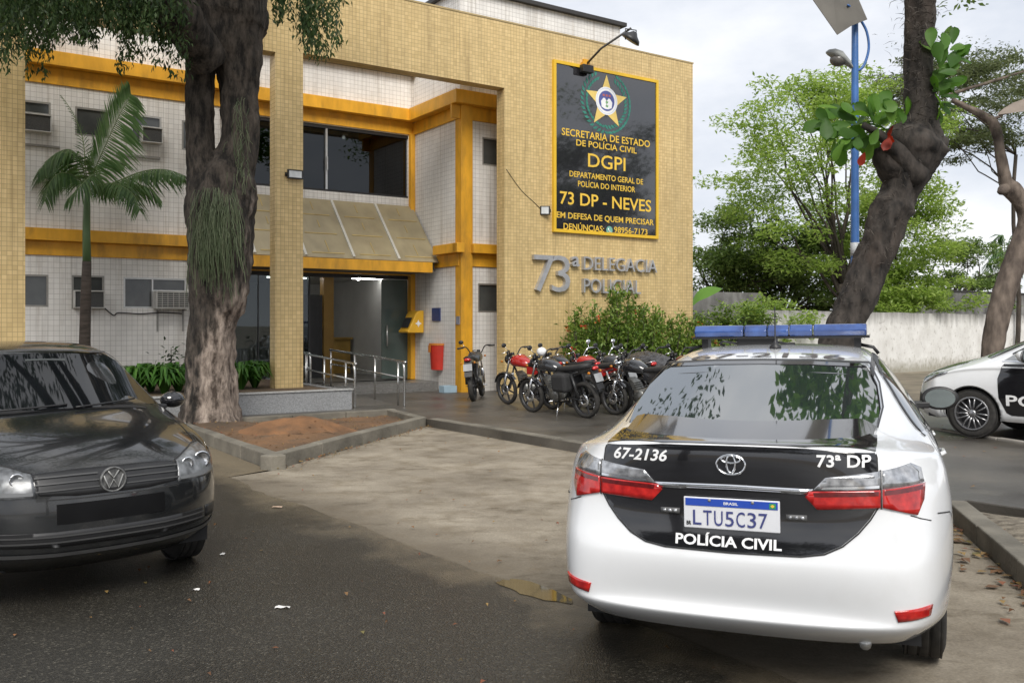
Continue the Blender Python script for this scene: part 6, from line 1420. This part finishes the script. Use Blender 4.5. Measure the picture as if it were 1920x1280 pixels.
# ------------------------------------------------------------------ lamp post
LP = Vector(pix(1603, 700, 17.5)); LP.z = WZ
lp = thing('street_lamp', 'blue street lamp post with a grey lamp head seen through the trees', 'street lamp', tuple(LP))
BL = mat('blue_post_paint', (.045,.14,.38), .4, .2, 3, dirt=.3, dirtcol=(.10,.12,.16))
def lpx(u, v, Y=17.5): return Vector(pix(u, v, Y))-LP
b = MB(); b.tube([(0,0,0),lpx(1603,470),lpx(1603,100),lpx(1603,-160)], [.085,.08,.065,.05], 14); b.build('post', BL, lp)
b = MB(); b.tube([lpx(1603,480),lpx(1603,455)], .084, 14); b.build('post_band', mat('weathered_band', (.45,.46,.47), .7, .3, 8), lp)
b = MB(); b.tube(crom([lpx(1600,130),lpx(1612,131),lpx(1622,118),lpx(1629,90),lpx(1625,60),lpx(1614,38),lpx(1606,20)], 5), .026, 8); b.build('arm', BL, lp)
# lamp head
secs = []
b = MB()
lh = [(1601,130,.03,.03),(1592,121,.09,.085),(1578,110,.15,.14),(1564,103,.14,.115),(1554,100,.09,.07),(1549,99,.03,.02)]
vs = []
for u, v, ry, rz_ in lh:
    c = lpx(u, v)
    for k in range(12): a = 2*math.pi*k/12; vs.append(c+Vector((0, ry*math.cos(a), rz_*math.sin(a)*(1 if math.sin(a) > 0 else .55))))
b.add(vs, [(i*12+k, i*12+(k+1) % 12, (i+1)*12+(k+1) % 12, (i+1)*12+k) for i in range(5) for k in range(12)]+[tuple(range(12))[::-1], tuple(60+k for k in range(12))], True)
hd_ = b.build('lamp_head', mat('lamp_grey', (.30,.31,.30), .5, .15), lp)
q = lpx(1572, 113); MB().ball((q.x, q.y, q.z), (.17,.13,.125), 12, 8).build('lamp_glass', mat('lamp_bowl', (.13,.12,.11), .2, .2), hd_)
pn = thing('metal_sheet', 'grey brown bent sheet fixed high on the blue lamp post above the lamp head', 'sheet', tuple(LP))
P = [lpx(1440,-120,16.9), lpx(1545,-150,17.3), lpx(1626,37,17.35), lpx(1596,49,17.1), lpx(1570,66,16.9)]
nv = (P[1]-P[0]).cross(P[4]-P[0]).normalized()*.006
b = MB(); b.add([p-nv for p in P]+[p+nv for p in P], [(0,1,2,3,4),(9,8,7,6,5)]+[(i, (i+1) % 5, 5+(i+1) % 5, 5+i) for i in range(5)]); b.build('plate', mat('sheet_back_grey', (.12,.11,.095), .6, .12, 3), pn)
MB().tube([lpx(1603,20,17.5), lpx(1590,10,17.1)], .02, 6).build('clamp', BL, pn)
# ------------------------------------------------------------------ pale wall across the back, older walls behind
def limewash():
    m, t, b = newmat('weathered_limewash'); l = t.links.new; tc = N('ShaderNodeTexCoord', t)
    def nz(sc, det, st, p0, p1, c0, c1):
        mp = N('ShaderNodeMapping', t); mp.inputs['Scale'].default_value = st; l(tc.outputs['Object'], mp.inputs[0])
        n = N('ShaderNodeTexNoise', t); n.inputs['Scale'].default_value = sc; n.inputs['Detail'].default_value = det; n.inputs['Roughness'].default_value = .65; l(mp.outputs[0], n.inputs[0])
        r = N('ShaderNodeValToRGB', t); r.color_ramp.elements[0].position = p0; r.color_ramp.elements[1].position = p1; r.color_ramp.elements[0].color = (*c0,1); r.color_ramp.elements[1].color = (*c1,1); l(n.outputs[0], r.inputs[0]); return r, n
    a, na = nz(1.3, 8, (1,1,1), .35, .65, (.60,.585,.55), (.76,.75,.72)); s_, ns = nz(7, 6, (1,1,.8), .56, .70, (1,1,1), (.38,.35,.30)); k, nk = nz(1.6, 8, (2.4,2.4,.25), .30, .70, (0,0,0), (1,1,1))
    m1 = N('ShaderNodeMix', t, data_type='RGBA', blend_type='MULTIPLY'); m1.inputs[0].default_value = .8; l(a.outputs[0], m1.inputs[6]); l(s_.outputs[0], m1.inputs[7])
    sx = N('ShaderNodeSeparateXYZ', t); l(tc.outputs['Object'], sx.inputs[0]); ma = N('ShaderNodeMath', t, operation='MULTIPLY_ADD'); l(nk.outputs[0], ma.inputs[0]); ma.inputs[1].default_value = .9; l(sx.outputs[2], ma.inputs[2])
    mr = N('ShaderNodeMapRange', t); mr.inputs['From Min'].default_value = 2.02; mr.inputs['From Max'].default_value = 2.55; mr.inputs['To Max'].default_value = .85; l(ma.outputs[0], mr.inputs[0])
    m2 = N('ShaderNodeMix', t, data_type='RGBA'); l(mr.outputs[0], m2.inputs[0]); l(m1.outputs[2], m2.inputs[6]); m2.inputs[7].default_value = (.10,.095,.085,1)
    mb_ = N('ShaderNodeMath', t, operation='MULTIPLY_ADD'); l(ns.outputs[0], mb_.inputs[0]); mb_.inputs[1].default_value = -.8; l(sx.outputs[2], mb_.inputs[2])
    m3r = N('ShaderNodeMapRange', t); m3r.inputs['From Min'].default_value = -.25; m3r.inputs['From Max'].default_value = .12; m3r.inputs['To Min'].default_value = .7; m3r.inputs['To Max'].default_value = 0; l(mb_.outputs[0], m3r.inputs[0])
    m3 = N('ShaderNodeMix', t, data_type='RGBA'); l(m3r.outputs[0], m3.inputs[0]); l(m2.outputs[2], m3.inputs[6]); m3.inputs[7].default_value = (.22,.20,.13,1)
    l(m3.outputs[2], b.inputs[0]); setp(b, rough=.9); bp = N('ShaderNodeBump', t); bp.inputs['Strength'].default_value = .5; bp.inputs['Distance'].default_value = .02; l(ns.outputs[0], bp.inputs['Height']); l(bp.outputs[0], b.inputs['Normal']); MATS['weathered_limewash'] = m; return m
OLDW = limewash()
OLDG = mat('stained_grey_render', (.09,.088,.083), .9, .35, 1.8, bump=.3, bscale=20, tint=(.24,.235,.225), dirt=.9, dirtcol=(.04,.038,.035), dscale=1.7, stretch=(1,1,.5))
def wall_run(name, label, a, b, z0, z1, th, m, cap=None, wob=0):
    a = Vector(a); b = Vector(b); d = (b-a); L_ = d.length; t = thing(name, label, 'wall', (a.x, a.y, 0), math.atan2(d.y, d.x))
    mb = MB(); n = max(2, int(L_/.5)); top = [z1+wob*noise.noise((i*.4, z1, 2)) for i in range(n+1)]
    vs = []
    for i in range(n+1): x = L_*i/n; vs += [(x,0,z0),(x,0,top[i]),(x,th,top[i]),(x,th,z0)]
    mb.add(vs, [(4*i+j, 4*i+(j+1) % 4, 4*i+4+(j+1) % 4, 4*i+4+j) for i in range(n) for j in range(4)]+[(0,1,2,3),(4*n+3,4*n+2,4*n+1,4*n)]); mb.build('wall_face', m, t)
    if cap: MB().box(-.02, L_+.02, -.05, th+.05, z1+.002, z1+.06).build('coping', cap, t)
    return t
DK = mat('dark_coping', (.05,.048,.045), .9, .3, 3)
wall_run('boundary_wall', 'long low whitewashed wall with dark stains across the right background', (6.45,23.9), (24.5,40.2), -.05, 2.0, .22, OLDW, wob=.035)
wall_run('stained_wall', 'tall grey stained wall standing behind the whitewashed one at far right', (15.5,37.0), (34,50), -.05, 3.05, .3, OLDG, cap=DK)
wall_run('garden_wall', 'short stained grey wall seen between the yellow building and the trees', (5.5,29.5), (8.6,31.2), -.05, 2.7, .25, OLDG)
# dark leaning sheet between the walls
sh = thing('gate_panel', 'black sloping panel leaning at the left end of the whitewashed wall', 'panel', (6.2,23.7,0))
b = MB(); Q = [Vector(pix(u, v, 23.7))-Vector((6.2,23.7,0)) for u, v in [(1425,640),(1425,580),(1410,582),(1345,616),(1335,640)]]
b.add([q for q in Q]+[q+Vector((0,.08,0)) for q in Q], [(0,1,2,3,4),(9,8,7,6,5)]+[(i,(i+1) % 5,5+(i+1) % 5,5+i) for i in range(5)]); b.build('panel', BLK, sh)
poly_sheet('verge', [(4.5,19),(8,17.6),(40,30),(40,48),(6.3,24.0)], .128, mat('verge_earth', (.17,.14,.10), .95, .3, 1.5, bump=.4, bscale=14, tint=(.24,.20,.14), dirt=.6, dirtcol=(.08,.085,.04)))
# trees behind the wall
broad_tree('ash_tree', 'large light green tree with layered open crown behind the whitewashed wall', (12.2,33.5,0), 9, (11.7,33.5,6.7), (4.5,3.4,4.8), 80, 30000, .17, LM_LIGHT, tr=.20, cl_r=.95, flat=.48, seed=3, lo=.25, limbs=20)
broad_tree('ash_tree', 'lower spreading light green tree to the right behind the leaning trunk', (15.2,34.5,0), 6, (14.6,34,4.2), (2.7,2.4,2.9), 30, 17000, .16, LM_LIGHT, tr=.16, cl_r=.8, flat=.40, seed=5, lo=.2, limbs=12)
broad_tree('leafy_tree', 'deep green rounded tree rising beside the yellow wall edge', (8.6,38,0), 6, (9.4,38,4.0), (2.6,2.4,2.4), 30, 16000, .20, LM_MID, tr=.2, cl_r=.9, flat=.6, seed=6)
broad_tree('leafy_tree', 'mid green tree filling the gap under the light green crown', (11.0,37,0), 5, (12.6,37,3.6), (3.6,2.2,2.4), 30, 18000, .2, LM_MID, tr=.2, cl_r=.95, flat=.5, seed=8)
broad_tree('leafy_tree', 'small mid green tree above the grey wall near the far palm', (21.0,43,0), 5, (21.0,43,3.9), (2.2,2,1.7), 16, 8000, .2, LM_MID, tr=.15, cl_r=.8, flat=.5, seed=9)
broad_tree('acacia_tree', 'feathery olive tree spreading high behind the leaning trunk', (20.0,36,0), 11, (17.4,35,10.0), (3.6,2.6,2.2), 48, 20000, .15, LM_GREY, tr=.10, cl_r=.85, flat=.22, seed=11, lo=.2, limbs=14)
broad_tree('leafy_bush', 'low light green bush hanging over the end of the whitewashed wall', (7.4,25.5,0), 2.5, (7.4,25.4,1.7), (1.3,.8,.7), 12, 4200, .13, LM_LIGHT, tr=.05, cl_r=.5, flat=.6, seed=12, cat='bush', group='bushes along the back wall')
broad_tree('leafy_bush', 'green overhang of leaves on top of the whitewashed wall beyond the leaning trunk', (14.3,33.2,0), 2.6, (13.6,31.6,2.3), (1.5,.7,.5), 10, 3600, .15, LM_LIGHT, tr=.05, cl_r=.6, flat=.5, seed=13, cat='bush', group='bushes along the back wall')
broad_tree('leafy_bush', 'leafy bush at the foot of the wall just past the yellow building corner', (5.9,23.2,.1), 2.0, (5.7,23.2,1.35), (.9,.7,.9), 10, 3600, .12, LM_SHRUB, tr=.05, cl_r=.5, flat=.7, seed=14, cat='bush', group='bushes along the back wall')
# banana leaf by the wall edge, far palm, spiky plant
ba = thing('banana_plant', 'bright green banana leaf poking out beside the yellow wall edge', 'plant', (5.6,27.5,0)); Z = Vector((5.6,27.5,0))
b = MB(); b.tube([(0,0,0),(.05,0,1.6)], [.09,.06], 8); b.build('stem', mat('banana_stem', (.12,.20,.05), .5, .2), ba)
b = MB(); C_ = crom([Vector(pix(u, v, 27.5))-Z for u, v in [(1296,572),(1310,552),(1330,543),(1352,540)]], 6); vs = []
for i, p in enumerate(C_): w_ = .22*math.sin(math.pi*(i+.6)/(len(C_)+.4)); vs += [Vector(p)+Vector((0,-.15,-w_)), Vector(p), Vector(p)+Vector((0,.15,w_*.5))]
b.add(vs, [(3*i+j, 3*i+j+1, 3*i+j+4, 3*i+j+3) for i in range(len(C_)-1) for j in (0,1)], True); b.build('leaf', leaf_mat('banana_leaf', [(.12,.26,.04),(.16,.32,.05)], trans=.45), ba)
fp = thing('palm_tree', 'distant palm with drooping dark fronds above the stained grey wall', 'palm', (24.5,46,0)); Z = Vector((24.5,46,0)); hub = Vector(pix(1885,478,46))-Z
b = MB(); b.tube([(0,0,0), hub], [.16,.12], 8); b.build('trunk', BARK, fp)
for du, dv in [(-42,8),(-30,-18),(-8,-30),(18,-28),(38,-8),(44,18),(-40,30),(-15,26),(30,34)]: frond('frond', fp, [hub, hub+Vector((du*.5*46/1700, rng.normal()*.3, -(dv*.75-14)*46/1700)), hub+Vector((du*46/1700, rng.normal()*.5, -dv*46/1700))], .75, 20, PLM, lw=.08, droop=.8, w=.03)
yu = thing('spiky_plant', 'spiky sword leaved plant beside the slender tree at the right edge', 'plant', tuple(pix(1908, 700, 19)[:2])+(.12,)); mb = MB()
for k in range(60):
    a = rng.uniform(0, 2*math.pi); el = rng.uniform(.2, 1.4); d = Vector((math.cos(a)*math.cos(el), math.sin(a)*math.cos(el), math.sin(el))); s_ = d.cross(Vector((0,0,1))).normalized()*.022; L_ = rng.uniform(.5,.85); o0 = Vector((0,0,.35)); mb.add([o0-s_, o0+s_, o0+d*L_*.6+s_*.9, o0+d*L_, o0+d*L_*.6-s_*.9], [(0,1,2,4),(4,2,3)])
mb.build('leaves', leaf_mat('sword_leaves', [(.05,.12,.03),(.09,.18,.05),(.16,.26,.08)]), yu); MB().tube([(0,0,0),(0,0,.4)], .06, 8).build('stem', BARK, yu)
# trees on the camera's side of the street (seen only as reflections and shade)
broad_tree('street_tree', 'broad dark tree on the near side of the street behind the photographer', (-7.5,-6.5,0), 10, (-7.0,-6.5,7.0), (4.6,4.0,2.8), 34, 13000, .32, LM_DARK, tr=.3, cl_r=1.4, flat=.6, group='trees on the near side of the street', seed=21)
broad_tree('street_tree', 'second broad tree on the near side of the street further right', (6.2,-8.5,0), 9, (5.6,-8.0,6.6), (3.4,3.4,2.8), 30, 11000, .30, LM_DARK, tr=.28, cl_r=1.3, flat=.6, group='trees on the near side of the street', seed=22)
broad_tree('street_tree', 'broad tree in the car park to the right of the view', (21,13.5,0), 9, (21,13.5,6.3), (5.2,4.6,4.2), 50, 16000, .30, LM_DARK, tr=.25, cl_r=1.3, flat=.6, group='trees on the near side of the street', seed=23)
# ------------------------------------------------------------------ litter
def scatter(name, n, box, size, m, keep=None, bv=None):
    P = []
    while len(P) < n:
        x, y = rng.uniform(box[0], box[1]), rng.uniform(box[2], box[3])
        if keep is None or keep(x, y): P.append((x, y))
    mb = MB()
    for x, y in P:
        a = rng.uniform(0, 6.28); L_ = size*rng.uniform(.5,1.3); d = Vector((math.cos(a), math.sin(a), 0)); s_ = Vector((-d.y, d.x, 0))*L_*.3; z = Vector((x, y, .016 if bv is None else bv.ray_cast(Vector((x, y, 3)), Vector((0,0,-1)))[0].z+.004)); l1 = Vector((0,0,rng.uniform(.002,.02)))
        mb.add([z, z+d*L_*.5+s_+l1, z+d*L_, z+d*L_*.5-s_+l1], [(0,1,3),(1,2,3)])
    o = mb.build(name, m); return kind(o, 'stuff')
DRYL = leaf_mat('fallen_leaves_mat', [(.20,.10,.04),(.12,.06,.03),(.30,.20,.07),(.22,.07,.04),(.16,.15,.05)], trans=.1)
scatter('fallen_leaves', 260, (-6, 3, 3, 13), .035, DRYL)
def near_kerb(x, y):
    q = Vector((x, y))-R0; s = q.dot(Rd); return -.3 < s < 5 and -.42 < q.dot(Vector((-.970,.2425)))*-1 < -.02 if False else (0 < s < 4 and 0.0 < (Vector((-.970,.2425)).dot(q)) < .30*rng.uniform(0,1)**1.5)
scatter('kerb_leaves', 120, (2.2, 3.7, 3.4, 7.7), .085, DRYL, near_kerb)
def near_bed(x, y):
    a = Vector(B0); d = (Vector(B1)-a).normalized(); q = Vector((x, y))-a; n_ = q.dot(Vector((d.y, -d.x))); return 0 < q.dot(d) < 4.6 and 0.0 < n_ < .22*rng.uniform(0,1)**1.5
scatter('bed_leaves', 200, (-3, -1, 9.8, 14.6), .04, DRYL, near_bed)
def scrap(label, u, v, w_, h_, m):
    k = CAM_H*1700/(v-608); x, y = (u-960)/1700*k, k; mb = MB(); vs = []
    for i in range(6):
        for j in range(3): vs.append((x+w_*(i/5-.5)+.01*noise.noise((i,j,u)), y+h_*(j/2-.5)*(1+.4*noise.noise((i*.7,j,v))), .010+.018*abs(noise.noise((i*.6+u,j*.8,1)))))
    mb.add(vs, [(3*i+j, 3*i+j+1, 3*i+j+4, 3*i+j+3) for i in range(5) for j in range(2)], True); o = mb.build('paper_scrap', m); return tag(o, label, 'litter')
PAP = mat('white_paper', (.75,.73,.70), .8, .08, 20)
scrap('crumpled white paper scrap on the asphalt in the foreground centre', 530, 1141, .085, .03, PAP); scrap('tiny white paper scrap on the asphalt near the black car', 368, 1108, .04, .02, PAP)
scrap('pale brown scrap on the asphalt beside the concrete edge', 520, 952, .09, .05, mat('brown_paper', (.45,.33,.24), .8, .2)); scrap('white dot of litter on the asphalt right of the black car wheel', 417, 1041, .03, .03, PAP)

soil = bpy.data.objects['bed_soil']; bs = bmesh.new(); bs.from_mesh(soil.data); sbv = BVHTree.FromBMesh(bs); bs.free()
scatter('bed_litter', 320, (-5, -1.5, 10.3, 15.4), .045, DRYL, lambda x, y: sbv.ray_cast(Vector((x, y, 3)), Vector((0,0,-1)))[0] is not None, sbv)
gs = bpy.data.objects['gravel_strip']; bs = bmesh.new(); bs.from_mesh(gs.data); gbv = BVHTree.FromBMesh(bs); bs.free()
scatter('strip_litter', 160, (2.5, 7.5, 2.5, 7.4), .05, DRYL, lambda x, y: gbv.ray_cast(Vector((x, y, 3)), Vector((0,0,-1)))[0] is not None, gbv)
scatter('pavement_leaves', 60, (-1, 8, 8, 17), .07, DRYL, lambda x, y: (x+1.36)*.80+(y-14.4)*.6 > .3, type('Z', (), {'ray_cast': staticmethod(lambda a, b: (Vector((0,0,WZ+.004)),))}))
